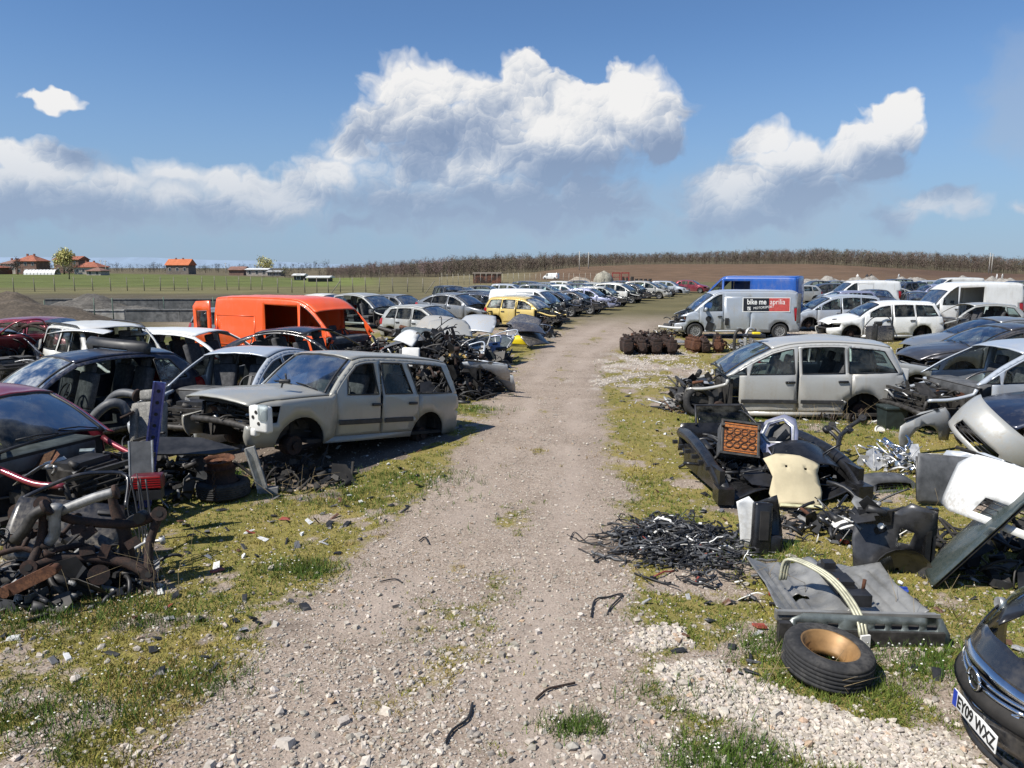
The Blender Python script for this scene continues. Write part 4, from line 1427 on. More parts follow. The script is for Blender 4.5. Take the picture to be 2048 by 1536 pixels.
# -- left-hand side
car('passenger_car', 'dark red car with whole windscreen and stripped front, cut off by the photo edge', 'car', 'hatch', (-6.20, 8.80, 0), 340, MAROON, 2,
    miss=['front', 'hood', 'lamps', 'wheel_fL', 'wheel_fR'], clutter=60, seed=3)
car('suv', 'beige-silver boxy estate off-roader without front wheels, first beside the track', 'car', 'suv', (-2.93, 11.95, -0.10), 236, SILVER_BEIGE, 2, tilt=(0, 7.5),
    miss=['bumper0', 'wheels', 'win0_L', 'win2_L', 'win0_R', 'lamps', 'tails', 'bumper1', 'tailgate'], clutter=80, rub=True, seed=11)
car('passenger_car', 'pale blue-silver fastback with empty windscreen frame, behind the beige off-roader', 'car', 'fastback', (-5.0, 13.75, -0.02), 257, SILVER_BLUE, 2,
    miss=['hood', 'bumper0', 'windscreen', 'lamps', 'wheel_fL', 'wheel_fR'], glass='glass_dark', clutter=40, seed=12)
car('passenger_car', 'black-blue hatchback with dusty windscreen and missing doors, beside the dark red car', 'car', 'hatch', (-7.45, 12.6, 0.02), 233, NAVY, 2,
    miss=['hood', 'front', 'door0_L', 'door1_L', 'lamps', 'wheel_fL'], glass='glass_milky', clutter=40, seed=13)
car('suv', 'white boxy off-roader with roof rack and no windscreen, left of the orange van', 'car', 'suv', (-9.3, 17.3, -0.05), 318, WHITE_D, 1,
    miss=['hood', 'front', 'windscreen', 'lamps', 'win0_R', 'win0_L'], clutter=34, roofbars=True, seed=14)
car('estate_car', 'white estate car shell without doors, in front of the orange van', 'car', 'wagon', (-7.5, 18.2, -0.04), 345, WHITEP, 1,
    miss=['hood', 'front', 'door0_R', 'door1_R', 'windscreen', 'lamps', 'wheels', 'win2_R'], clutter=34, seed=15)
car('passenger_car', 'black car shell with only roof and pillars left, before the orange van', 'car', 'fastback', (-4.7, 17.6, 0.08), 345, BLACKP, 1,
    miss=['hood', 'front', 'door0_R', 'door1_R', 'door0_L', 'door1_L', 'windscreen', 'rear_window', 'tailgate', 'lamps', 'wheels', 'win2_R', 'win2_L', 'bumper1'], clutter=34, seed=16)
van_o = car('van', 'orange panel van with open rear door and empty side door', 'van', 'bigvan', (-6.05, 21.6, 0), 331, ORANGE, 2,
    miss=['hood', 'front', 'windscreen', 'door1_R', 'win0_R', 'lamps'], clutter=40, scale=.96, seed=17, handles=None)
van_o[0].scale = (1.02, .96, .88)
car('passenger_car', 'wrecked grey-blue hatchback shell at the photo edge, behind the black-blue hatchback', 'car', 'hatch', (-12.4, 17.6, 0), 325, NAVY2, 1,
    miss=['hood', 'front', 'windscreen', 'lamps', 'door0_R', 'wheels'], clutter=50, seed=18)
car('passenger_car', 'dark red hatchback half hidden left of the white off-roader', 'car', 'hatch', (-13.8, 22.5, 0), 350, MAROON, 0, miss=['hood', 'lamps'], clutter=0, seed=19)
# -- left-hand row, further up
car('people_carrier', 'silver people carrier shell without front door, behind the nose of the orange van', 'car', 'mpv', (-7.1, 37.6, 0), 322, SILVER_DULL, 1,
    miss=['hood', 'front', 'lamps', 'door0_R', 'door1_R', 'wheels'], clutter=30, seed=20)
car('passenger_car', 'grey hatchback with sloping nose between silver people carrier and steel-grey fastback', 'car', 'hatch', (-6.0, 41.0, 0), 322, STEEL_GREY, 1,
    miss=['hood', 'front', 'lamps', 'wheels'], clutter=26, seed=21)
car('passenger_car', 'steel-grey fastback with stripped nose, beside the yellow estate', 'car', 'fastback', (-2.7, 38.6, 0.12), 330, STEEL_GREY, 1,
    miss=['hood', 'bumper0', 'lamps', 'wheel_fR', 'wheel_rR', 'wheel_fL'], glass='glass_dark', clutter=30, scale=1.04, tilt=(0, -2), seed=22)
car('suv', 'black off-roader seen from the front behind the steel-grey fastback', 'car', 'suv', (-4.1, 51.5, 0), 292, BLACKP, 1, miss=['lamps', 'hood'], clutter=16, seed=23)
car('passenger_car', 'pale green-white hatchback behind the steel-grey fastback', 'car', 'hatch', (-1.5, 50.5, 0), 345, GREENISH, 1, miss=['lamps', 'win0_R'], clutter=16, seed=24)
car('small_van', 'white small van behind the yellow estate', 'van', 'van', (1.0, 42.0, 0), 333, WHITEP, 1, miss=['lamps', 'hood', 'front'], clutter=20, scale=.88, seed=25)
car('estate_car', 'yellow estate car with whole side windows', 'car', 'wagon', (0.75, 37.2, 0), 330, YELLOW, 1, miss=['hood', 'front', 'lamps', 'wheel_rR', 'wheel_fR'], glass='glass_milky', clutter=34, seed=26)
ROW = [  # nose pixel, type, paint, missing, label
 (1140, 648, 'hatch', SILVER_DULL, ['hood', 'front', 'lamps', 'door0_R'], 'dull silver hatchback with open nose, nearest the track before the yellow estate'),
 (1178, 634, 'hatch', NAVY2, ['hood', 'front', 'lamps', 'door0_R'], 'blue-grey hatchback with burst nose, next to the yellow estate'),
 (1212, 629, 'fastback', GREY_DARK, ['hood', 'front', 'lamps', 'door1_R'], 'dark grey fastback shell, second past the yellow estate'),
 (1240, 621, 'hatch', LILAC, ['hood', 'lamps', 'bumper0'], 'lilac-silver hatchback with torn nose in the left-hand row'),
 (1262, 614, 'wagon', SILVER_DULL, ['hood', 'front', 'lamps', 'door0_R'], 'dull silver estate shell in the middle of the left-hand row'),
 (1290, 607, 'mpv', WHITE_D, ['hood', 'front', 'lamps'], 'off-white people carrier in the middle of the left-hand row'),
 (1316, 602, 'hatch', BLACKP, ['hood', 'front', 'lamps'], 'black hatchback between two pale cars of the left-hand row'),
 (1338, 598, 'mpv', SILVER, ['hood', 'lamps'], 'silver people carrier near the far end of the left-hand row'),
 (1358, 594, 'fastback', STEEL_GREY, ['hood', 'lamps', 'front'], 'grey fastback, third from the far end of the left-hand row'),
 (1378, 590, 'wagon', SILVER_BLUE, ['hood', 'lamps'], 'pale blue estate, second from the far end of the left-hand row'),
 (1420, 586, 'hatch', MAROON, ['lamps'], 'dark red hatchback at the far end of the left-hand row'),
]
hf = rad(334)
for k, (u, v, ty, pm, ms, lb) in enumerate(ROW):
    q = P(u, v)
    f = Vector((math.cos(hf), math.sin(hf), 0))
    h = 334 + (k * 37 % 13) - 6
    car('passenger_car', lb, 'car', ty, tuple(q - f * 2.2), h, pm, 1 if k < 8 else 0, miss=ms + (['wheels'] if k % 3 == 0 else []), clutter=24, seed=40 + k, group='cars in the left-hand row')
BACK = [('wagon', BLACKP, 'black estate in the second row, behind the blue-grey hatchback'), ('hatch', SILVER, 'silver hatchback roof in the second row, behind the dark grey fastback'),
        ('fastback', NAVY, 'navy fastback in the second row, behind the lilac-silver hatchback'), ('mpv', STEEL_GREY, 'grey people carrier in the second row, behind the dull silver estate'),
        ('hatch', WHITEP, 'white hatchback in the second row, behind the off-white people carrier'), ('wagon', GREY_DARK, 'dark grey estate in the second row, behind the black hatchback'),
        ('hatch', SILVER_DULL, 'dull silver hatchback in the second row, behind the silver people carrier'), ('fastback', BLACKP, 'black fastback in the second row, behind the grey fastback'),
        ('hatch', NAVY2, 'blue-grey hatchback in the second row, behind the pale blue estate')]
for k, (ty, pm, lb) in enumerate(BACK):
    q = P(ROW[k + 1][0], ROW[k + 1][1])
    f = Vector((math.cos(hf), math.sin(hf), 0))
    car('passenger_car', lb, 'car', ty, tuple(q - f * 7.1), 334 + (k * 29 % 11) - 5, pm, 0, miss=['lamps'] + (['hood'] if k % 2 else []), clutter=0, seed=60 + k, group='cars in the second row')

THIRD = [('fastback', GREY_DARK, 'dark grey fastback in the third row, behind the navy fastback'), ('hatch', BLACKP, 'black hatchback in the third row, behind the grey people carrier'), ('wagon', SILVER_BLUE, 'pale blue estate in the third row, behind the white hatchback'),
         ('mpv', NAVY2, 'blue-grey people carrier in the third row, behind the dark grey estate'), ('hatch', STEEL_GREY, 'grey hatchback in the third row, behind the dull silver hatchback'), ('wagon', WHITE_D, 'off-white estate in the third row, behind the black fastback'), ('hatch', BLACKP, 'black hatchback in the third row, farthest of all')]
for k, (ty, pm, lb) in enumerate(THIRD):
    q = P(ROW[k + 3][0], ROW[k + 3][1])
    car('passenger_car', lb, 'car', ty, tuple(q - Vector((math.cos(hf), math.sin(hf), 0)) * 12.2), 334 + (k * 31 % 11) - 5, pm, 0, miss=['lamps'], clutter=0, seed=70 + k, group='cars in the third row')
FILL = [(-3.4, 30.5, 328, 'hatch', SILVER_DULL, 'dull silver hatchback without nose, before the steel-grey fastback'), (-9.8, 27.6, 335, 'wagon', STEEL_GREY, 'grey estate hidden behind the orange van'), (-1.2, 44.5, 330, 'wagon', NAVY2, 'blue-grey estate behind the small white van'),
        (1.6, 46.5, 332, 'hatch', BLACKP, 'black hatchback behind the white small van'), (-10.5, 43.5, 325, 'hatch', WHITE_D, 'off-white hatchback far behind the orange van')]
for k, (x, y, h, ty, pm, lb) in enumerate(FILL):
    car('passenger_car', lb, 'car', ty, (x, y, -.05), h, pm, 1, miss=['lamps', 'hood', 'front', 'wheels'], clutter=30, seed=140 + k)

# -- right-hand side
zaf = car('people_carrier', 'silver people carrier with stripped front, standing broadside at the right of the track', 'car', 'mpv', (5.50, 15.25, -0.13), 176, SILVER, 2,
    miss=['hood', 'front', 'lamps', 'wheels', 'win1_L', 'bumper1', 'tails', 'win3_L'], clutter=46, rub=True, seed=80, handles='black_shiny')
van_t = car('van', 'silver panel van with a black and red bike advert on its side', 'van', 'van', (9.45, 32.2, 0), 178, SILVER_BLUE, 2,
    miss=['bumper0', 'lamps', 'hood'], clutter=34, seed=81, rims='cap', mirror='LR', handles='black')
car('van', 'blue high-roof van behind the silver advert van', 'van', 'boxvan', (11.3, 36.9, 0), 150, BLUEV, 1, miss=['lamps', 'door1_L'], clutter=20, seed=82)
car('people_carrier', 'silver people carrier with whole windows, between the advert van and a white estate', 'car', 'mpv', (15.2, 35.8, 0), 180, SILVER_BLUE, 1, miss=['lamps', 'tails', 'wheels'], clutter=20, seed=83, handles='alu')
car('estate_car', 'white estate car with stripped grey nose in the right-hand yard', 'car', 'wagon', (15.2, 31.2, -0.05), 178, WHITEP, 1, miss=['bumper0', 'lamps', 'wheels', 'tails'], clutter=24, scale=1.08, seed=84, handles='black')
car('passenger_car', 'pale silver hatchback shell without doors at the right photo edge', 'car', 'hatch', (19.0, 31.2, 0), 180, SILVER_DULL, 1, miss=['door0_L', 'door1_L', 'door0_R', 'windscreen', 'hood', 'front', 'lamps', 'wheels'], clutter=30, seed=85)
car('van', 'white long van with an empty side door at the right edge', 'van', 'bigvan', (22.0, 36.8, 0), 180, WHITEP, 1, miss=['lamps', 'door1_L', 'hood', 'front', 'win0_L'], clutter=20, scale=.93, seed=86)
car('van', 'white panel van far behind the silver people carriers', 'van', 'van', (25.4, 55.0, 0), 180, WHITEP, 1, miss=['lamps'], clutter=10, seed=87)
car('passenger_car', 'dark grey saloon with whole glass at the right edge, nearer of two alike', 'car', 'sedan', (12.3, 18.9, 0), 181, GREY_DARK, 2, miss=['bumper0', 'lamps', 'wheel_fL', 'wheel_fR'], clutter=26, seed=88, mirror='L', handles='black_shiny', seatmat='fabric_grey')
car('passenger_car', 'slate-grey saloon just behind the dark grey saloon at the right edge', 'car', 'sedan', (13.8, 21.6, 0), 180, STEEL_GREY, 1, miss=['bumper0', 'lamps', 'wheel_fL'], clutter=26, seed=89, glass='glass_dark')
car('passenger_car', 'silver-grey car with pointed fender and empty wheel arch, behind the silver people carrier', 'car', 'fastback', (7.75, 17.55, -0.10), 1, SILVER_DULL, 2, miss=['bumper0', 'lamps', 'wheels', 'hood'], glass='glass_dark', clutter=30, seed=90)
car('people_carrier', 'silver car with bare front frame at the right edge, before the dark grey saloon', 'car', 'mpv', (9.25, 13.7, -0.05), 183, SILVER_BLUE, 2, miss=['hood', 'front', 'lamps', 'wheels', 'windscreen'], clutter=50, seed=91)
car('passenger_car', 'black-blue car with crumpled hood at the right edge, above the silver bumper', 'car', 'sedan', (9.55, 11.5, -0.08), 186, NAVY, 2, miss=['bumper0', 'lamps', 'wheels'], clutter=40, seed=92)
FARR = [ # pixel on the ground under the near side, type, heading, paint, label
 (1668, 648, 'hatch', 180, SILVER, 'silver hatchback roof directly behind the silver people carrier with whole windows'),
 (1690, 632, 'wagon', 180, LILAC, 'lilac estate roof behind the silver people carrier with whole windows'),
 (1765, 626, 'hatch', 262, GREY_DARK, 'dark hatchback seen from the front between two white vans'),
 (1850, 636, 'hatch', 250, BLACKP, 'black hatchback with roof above the white estate'),
 (1815, 604, 'suv', 200, NAVY2, 'blue-black off-roader right of the far white van'),
 (1868, 606, 'wagon', 188, LILAC, 'lilac-silver estate far behind the white estate'),
 (1990, 645, 'hatch', 265, BLACKP, 'black hatchback in front of the white long van'),
 (2044, 628, 'wagon', 180, STEEL_GREY, 'grey car end at the right edge behind the white long van'),
 (1650, 600, 'wagon', 180, GREY_DARK, 'dark estate left of the far white van'),
 (1632, 588, 'hatch', 185, BLACKP, 'black hatchback in the far right-hand cluster, nearest the blue van'),
 (1668, 586, 'fastback', 178, STEEL_GREY, 'grey fastback in the far right-hand cluster'),
 (1790, 590, 'suv', 180, BLACKP, 'black off-roader far behind the far white van'),
 (1915, 598, 'van', 180, WHITE_D, 'off-white van far behind the white long van'),
 (1985, 600, 'hatch', 190, NAVY, 'navy hatchback far behind the white long van'),
 (1600, 606, 'hatch', 184, SILVER_DULL, 'dull silver hatchback directly right of the blue van, far back'), (1700, 612, 'wagon', 176, STEEL_GREY, 'grey estate between the lilac estate roof and the far white van'), (1735, 606, 'hatch', 190, NAVY2, 'blue-grey hatchback below the far white van'),
 (1780, 614, 'fastback', 182, SILVER, 'silver fastback left of the black hatchback with roof'), (1905, 614, 'hatch', 180, GREY_DARK, 'dark hatchback just left of the white long van, behind it'), (1940, 590, 'wagon', 184, BLACKP, 'black estate farthest back in the right-hand yard'), (1725, 585, 'hatch', 178, SILVER, 'small silver hatchback in the far right-hand cluster, right of the grey fastback'),
 (1850, 588, 'wagon', 176, SILVER_BLUE, 'pale blue estate far back between the off-roaders'), (2010, 612, 'mpv', 180, SILVER_DULL, 'dull silver people carrier behind the right end of the white long van'),
 (2036, 598, 'suv', 180, GREY_DARK, 'dark grey off-roader in the far right corner of the yard'),
]
for k, (u, v, ty, h, pm, lb) in enumerate(FARR):
    q = P(u, v) + Vector((0, .9, 0))
    car('passenger_car' if ty != 'van' else 'van', lb, 'car' if ty != 'van' else 'van', ty, tuple(q), h, pm, 1 if k < 7 else 0, miss=['lamps'] + (['hood', 'front'] if k % 3 == 1 else []), clutter=14 if k < 7 else 0, seed=110 + k)
# ---------------------------------------------------------------- loose stones, grass and litter on the ground
def np_mesh(name, co, faces, mat, parent=None, smooth=False, col=None):
    """co (n,3), faces (m,k) -> mesh object, fast"""
    me = bpy.data.meshes.new(name)
    k = faces.shape[1]
    me.vertices.add(len(co)); me.vertices.foreach_set('co', co.astype(np.float32).ravel())
    me.loops.add(faces.size); me.loops.foreach_set('vertex_index', faces.ravel().astype(np.int32))
    me.polygons.add(len(faces)); me.polygons.foreach_set('loop_start', np.arange(0, faces.size, k, dtype=np.int32))
    me.polygons.foreach_set('use_smooth', np.full(len(faces), smooth))
    if col is not None:
        at = me.attributes.new('tint', 'FLOAT_COLOR', 'POINT')
        at.data.foreach_set('color', np.concatenate([col, np.ones((len(col), 1))], 1).astype(np.float32).ravel())
    me.update(calc_edges=True)
    me.materials.append(mat)
    o = bpy.data.objects.new(name, me)
    return link(o, parent)

def tint_mat(name, rough=0.9, trans=0.0, spec=0.2, scale=40.0):
    m, nt, b = new_mat(name)
    a = nt.new('ShaderNodeAttribute', attribute_name='tint')
    geo = nt.new('ShaderNodeNewGeometry').outputs['Position']
    n = nt.noise(geo, scale, 3, .6)
    nt.put(b.inputs['Base Color'], nt.mix(1.0, a.outputs['Color'], nt.cramp(n, [(0.3, (.75, .75, .75)), (0.7, (1.15, 1.15, 1.15))]), 'MULTIPLY'))
    b.inputs['Roughness'].default_value = rough
    b.inputs['Specular IOR Level'].default_value = spec
    if trans:
        b.inputs['Subsurface Weight'].default_value = 0.0
    return m

_bm = bmesh.new(); bmesh.ops.create_icosphere(_bm, subdivisions=1, radius=1.0)
ICO_V = np.array([v.co[:] for v in _bm.verts]); ICO_F = np.array([[v.index for v in f.verts] for f in _bm.faces]); _bm.free()
_ph = (1 + 5 ** .5) / 2
# a blockier stone with fewer faces
OCT_V = np.array([(1, 0, 0), (-1, 0, 0), (0, 1, 0), (0, -1, 0), (0, 0, 1), (0, 0, -1)], float)
OCT_F = np.array([(0, 2, 4), (2, 1, 4), (1, 3, 4), (3, 0, 4), (2, 0, 5), (1, 2, 5), (3, 1, 5), (0, 3, 5)])
BOX_V = np.array([(-1, -1, -1), (1, -1, -1), (1, 1, -1), (-1, 1, -1), (-.7, -.7, .9), (.7, -.7, 1), (.75, .7, .8), (-.7, .75, .9)], float)
BOX_F = np.array([(0, 1, 5), (0, 5, 4), (1, 2, 6), (1, 6, 5), (2, 3, 7), (2, 7, 6), (3, 0, 4), (3, 4, 7), (4, 5, 6), (4, 6, 7)])

def scatter_stones(name, pts, size, cols, mat, shape='mix', flat=(.45, .8), sink=.25, seed=5):
    r = np.random.default_rng(seed)
    objs_v, objs_f, objs_c = [], [], []
    kinds = np.where(pts[:, 1] > 7, 2, np.where(r.random(len(pts)) < .8, 0, 1)) if shape == 'mix' else np.full(len(pts), {'ico': 0, 'box': 1, 'oct': 2}[shape])
    base = 0
    for kd, (BV, BF) in enumerate(((ICO_V, ICO_F), (BOX_V, BOX_F), (OCT_V, OCT_F))):
        s = kinds == kd
        n = int(s.sum())
        if not n: continue
        p = pts[s]; sz = size[s]
        a = r.uniform(0, 2 * PI, n)
        v = BV[None] * (1 + r.uniform(-.34, .30, (n, len(BV), 1)))
        sc = np.stack([sz * r.uniform(.8, 1.25, n), sz * r.uniform(.6, 1.0, n), sz * r.uniform(*flat, n)], 1) * .5
        v = v * sc[:, None, :]
        tx = r.normal(0, .22, n)
        ct, st = np.cos(tx)[:, None], np.sin(tx)[:, None]
        y, z = v[..., 1] * ct - v[..., 2] * st, v[..., 1] * st + v[..., 2] * ct
        ca, sa = np.cos(a)[:, None], np.sin(a)[:, None]
        x2, y2 = v[..., 0] * ca - y * sa, v[..., 0] * sa + y * ca
        gz = hz(p[:, 0], p[:, 1])
        co = np.stack([x2 + p[:, 0:1], y2 + p[:, 1:2], z + gz[:, None] + (sc[:, 2] * (1 - 2 * sink))[:, None]], -1)
        f = BF[None] + (np.arange(n) * len(BV))[:, None, None] + base
        objs_v.append(co.reshape(-1, 3)); objs_f.append(f.reshape(-1, 3)); objs_c.append(np.repeat(cols[s], len(BV), 0))
        base += n * len(BV)
    return np_mesh(name, np.vstack(objs_v), np.vstack(objs_f), mat, col=np.vstack(objs_c))

def sample_ground(n, y0, y1, seed, power=1.6, u0=-60, u1=2110):
    """points on the ground in view, denser nearby"""
    r = np.random.default_rng(seed)
    t = r.random(n)
    y = (y0 ** (1 - power) + t * (y1 ** (1 - power) - y0 ** (1 - power))) ** (1 / (1 - power))
    a = r.uniform((u0 - 1024) / FOC, (u1 - 1024) / FOC, n)
    # slant range correction because of the camera pitch is small; widen a little
    return np.stack([a * y * 1.04, y], 1)

stone_mat = tint_mat('loose_stone', .92)
def stone_cols(n, seed, warm=0.0, lo=.12, hi=.5):
    r = np.random.default_rng(seed)
    k = r.beta(2.2, 2.0, n)[:, None] * (hi - lo) + lo
    c = k * (np.array([[1.0, .875, .715]]) + r.uniform(0, 1, (n, 1)) * np.array([[0, .03, .08]])) * (1 + r.normal(0, .012, (n, 3)))
    red = r.random(n) < .03
    c[red] *= np.array([.9, .74, .62])
    return np.clip(c, .02, .75)

# track and yard gravel
p = sample_ground(120000, 3.2, 30, 31, 1.75)
g_, w_, d_, t_ = masks(p[:, 0], p[:, 1])
r_ = np.random.default_rng(32)
keep = r_.random(len(p)) < (t_ * .9 + (1 - t_) * .40 * (1 - .6 * g_)) * (1 - .45 * sstep(7, 4.2, p[:, 1])) * (1 - .65 * ruts(p[:, 0], p[:, 1]) * t_)
p = p[keep]
sz = r_.lognormal(math.log(.0175), .46, len(p)) * (1 + .25 * sstep(6, 14, p[:, 1]))
tag(scatter_stones('track_stones', p, np.clip(sz, .009, .06), stone_cols(len(p), 33, lo=.15, hi=.58), stone_mat, 'mix', (.38, .7), .28, seed=34), 'small loose stones strewn over the track and yard', 'gravel', kind='stuff')
# larger pale stones
p = sample_ground(5200, 3.2, 22, 41, 1.7)
g_, w_, d_, t_ = masks(p[:, 0], p[:, 1])
r_ = np.random.default_rng(42)
cl = vnoise(p[:, 0], p[:, 1], .9, 43, 3)
keep = r_.random(len(p)) < (.25 + .9 * sstep(.50, .70, cl)) * (.5 + .5 * sstep(6, 4, p[:, 1]) + .3 * (p[:, 0] < np.interp(p[:, 1], *TL)))
p = p[keep]
sz = r_.lognormal(math.log(.036), .36, len(p))
tag(scatter_stones('field_stones', p, np.clip(sz, .024, .10), stone_cols(len(p), 44, lo=.24, hi=.60), stone_mat, seed=45), 'fist-sized pale stones lying about the yard', 'stones', kind='stuff')
# white gravel patches
allp = []
r_ = np.random.default_rng(51)
for w in WHITE[:2]:
    lo, hi = w.min(0) - .3, w.max(0) + .3
    n = int((hi[0] - lo[0]) * (hi[1] - lo[1]) * 2100)
    q = r_.uniform(lo, hi, (n, 2))
    allp.append(q)
for w in WHITE[2:]:
    lo, hi = w.min(0) - .3, w.max(0) + .3
    allp.append(r_.uniform(lo, hi, (min(9000, int((hi[0] - lo[0]) * (hi[1] - lo[1]) * 120)), 2)))
p = np.vstack(allp)
_, w_, _, _ = masks(p[:, 0], p[:, 1])
p = p[r_.random(len(p)) < sstep(0.02, .7, w_)]
far_ = p[:, 1] > 8
sz = np.where(far_, r_.uniform(.03, .07, len(p)), r_.lognormal(math.log(.030), .28, len(p)))
tag(scatter_stones('white_gravel', p, np.clip(sz, .016, .1), stone_cols(len(p), 53, lo=.30, hi=.60), stone_mat, flat=(.6, .95), seed=54), 'patches of clean white crushed gravel beside the track', 'gravel', kind='stuff')

def grass_blades(name, p, h, wd, cols, per, lean, seed, label, mat):
    r = np.random.default_rng(seed)
    n = len(p)
    P_ = np.repeat(p, per, 0) + r.normal(0, .022, (n * per, 2)) * (h.repeat(per)[:, None] / .05)
    H = np.repeat(h, per) * r.uniform(.5, 1.15, n * per)
    a = r.uniform(0, 2 * PI, n * per); b = r.uniform(0, 2 * PI, n * per)
    L_ = H * r.uniform(.1, lean, n * per)
    z = hz(P_[:, 0], P_[:, 1]) - .004
    W_ = np.repeat(wd, per)
    base = np.stack([P_[:, 0], P_[:, 1], z], 1)
    ox = np.stack([np.cos(a) * W_, np.sin(a) * W_, np.zeros_like(a)], 1)
    tip = base + np.stack([np.cos(b) * L_, np.sin(b) * L_, H], 1)
    co = np.stack([base - ox, base + ox, tip], 1).reshape(-1, 3)
    f = np.arange(len(co)).reshape(-1, 3)
    c = np.repeat(np.repeat(cols, per, 0) * r.uniform(.7, 1.25, (n * per, 1)), 3, 0)
    o = np_mesh(name, co, f, mat, col=np.clip(c, 0, 1))
    return tag(o, label, 'grass', kind='stuff')

grass_mat = tint_mat('grass_blade', .8, .2)
def grass_cols(p, seed):
    r = np.random.default_rng(seed)
    n1 = vnoise(p[:, 0], p[:, 1], .8, 61, 3) + r.normal(0, .07, len(p))
    gcol = np.array([.115, .150, .028]); ycol = np.array([.31, .27, .060]); bcol = np.array([.30, .21, .095])
    k1 = sstep(.38, .56, n1)[:, None]; k2 = sstep(.58, .72, n1)[:, None]
    return gcol * (1 - k1) + ycol * k1 * (1 - k2) + bcol * k1 * k2
p = sample_ground(62000, 3.2, 30, 71, 1.75)
g_, w_, d_, t_ = masks(p[:, 0], p[:, 1])
r_ = np.random.default_rng(72)
p = p[r_.random(len(p)) < sstep(.18, .8, g_ + r_.normal(0, .12, len(p))) * .95]
hh = r_.uniform(.018, .05, len(p)) * (1 + .8 * sstep(.55, .7, vnoise(p[:, 0], p[:, 1], .5, 73, 3)))
grass_blades('low_grass', p, hh, .0022 + .0005 * p[:, 1], grass_cols(p, 74), 5, 1.3, 75, 'short yellow-green grass and moss in patches', grass_mat)
# greener tufts with white flowers at the foot of the wrecks and in the foreground
tuf = []
for (u, v, rx, n) in ((90, 1240, .7, 260), (1450, 1525, .34, 300), (1380, 1390, .4, 50), (600, 1140, .35, 160), (1560, 1290, .4, 180), (120, 1440, .6, 260), (1700, 860, 1.6, 260), (1500, 850, 1.5, 220), (420, 950, .8, 300), (820, 960, .9, 220),
                      (1150, 1455, .18, 90), (390, 1370, .4, 120), (1650, 1340, .5, 160), (1880, 1330, .5, 200), (1720, 970, .8, 260), (930, 820, .7, 220), (700, 1000, 1.0, 240), (1530, 1110, .7, 200), (300, 1230, .6, 160)):
    c0 = P(u, v)
    q = r_.normal(0, 1, (n, 2)) * np.array([rx, rx * .6]) * .6 + np.array([c0.x, c0.y])
    tuf.append(q)
tp = np.vstack(tuf)
tc_ = np.array([.075, .125, .022]) * r_.uniform(.7, 1.5, (len(tp), 1)) * (1 + r_.normal(0, .08, (len(tp), 3)))
grass_blades('grass_tufts', tp, r_.uniform(.05, .13, len(tp)), np.full(len(tp), .0035), np.clip(tc_, 0, 1), 7, .9, 76, 'greener grass tufts and weeds round the scrap', grass_mat)
fp = np.vstack([tp[r_.random(len(tp)) < .10] + r_.normal(0, .06, (int(1e9) if False else 1, 2)), p[(r_.random(len(p)) < .007) & (p[:, 1] < 14)]])
fsz = r_.uniform(.006, .011, len(fp))
fz = hz(fp[:, 0], fp[:, 1]) + r_.uniform(.02, .09, len(fp))
fv = (OCT_V[None] * fsz[:, None, None] * np.array([1, 1, .6])) + np.stack([fp[:, 0], fp[:, 1], fz], 1)[:, None]
tag(np_mesh('daisies', fv.reshape(-1, 3), (OCT_F[None] + (np.arange(len(fp)) * 6)[:, None, None]).reshape(-1, 3), plain('white_petals', (.72, .71, .62), .8, 0, .05)), 'tiny white wild flowers among the low grass', 'flowers', kind='stuff')
# litter
r_ = np.random.default_rng(77)
lp = sample_ground(2600, 5, 34, 78, 1.3)
_, _, _, lt = masks(lp[:, 0], lp[:, 1])
lp = lp[(lt < .35) & (r_.random(len(lp)) < .25 + .6 * sstep(.5, .62, vnoise(lp[:, 0], lp[:, 1], .45, 79, 2)))]
ln_ = len(lp)
lv_ = BOX_V[None] * np.stack([r_.uniform(.015, .07, ln_), r_.uniform(.01, .035, ln_), r_.uniform(.003, .012, ln_)], 1)[:, None] * (1 + r_.uniform(-.4, .4, (ln_, 8, 1)))
la = r_.uniform(0, 2 * PI, ln_)[:, None]; lb2 = r_.normal(0, .35, ln_)[:, None]
lz = lv_[..., 2] + lv_[..., 0] * lb2
lco = np.stack([lv_[..., 0] * np.cos(la) - lv_[..., 1] * np.sin(la) + lp[:, 0:1], lv_[..., 0] * np.sin(la) + lv_[..., 1] * np.cos(la) + lp[:, 1:2], lz + .02 + hz(lp[:, 0], lp[:, 1])[:, None]], -1)
lc = np.array([(.02, .02, .021), (.03, .03, .03), (.6, .6, .58), (.10, .10, .105), (.30, .30, .30), (.28, .06, .04), (.12, .06, .035)])[r_.choice(7, ln_, p=[.34, .2, .14, .12, .1, .03, .07])]
tag(np_mesh('litter', lco.reshape(-1, 3), (BOX_F[None] + (np.arange(ln_) * 8)[:, None, None]).reshape(-1, 3), tint_mat('plastic_litter', .5, 0, .5), col=np.repeat(lc, 8, 0)), 'small broken plastic and metal bits scattered round the wrecks', 'litter', kind='stuff')
# dry stalks
st = MB()
for (u, v, n, h) in ((1560, 1180, 10, .35), (1770, 840, 26, .4), (1620, 845, 22, .35), (1700, 850, 16, .4), (590, 1000, 14, .4), (290, 1190, 16, .5), (1850, 1250, 10, .35), (1900, 1010, 10, .3), (1560, 1340, 8, .22), (1680, 1390, 6, .2)):
    c0 = P(u, v)
    for k in range(n):
        x, y = c0.x + random.gauss(0, .3), c0.y + random.gauss(0, .2)
        z = float(hz(x, y))
        st.tube([(x, y, z), (x + random.gauss(0, .05), y + random.gauss(0, .05), z + h * .5), (x + random.gauss(0, .14), y + random.gauss(0, .14), z + h * random.uniform(.6, 1.1))], [.003, .0025, .001], 3)
tag(st.build('dry_stalks', [plain('dry_stem', (.26, .20, .11), .9)]), 'thin dry weed stalks between the scrap', 'weeds', kind='stuff')

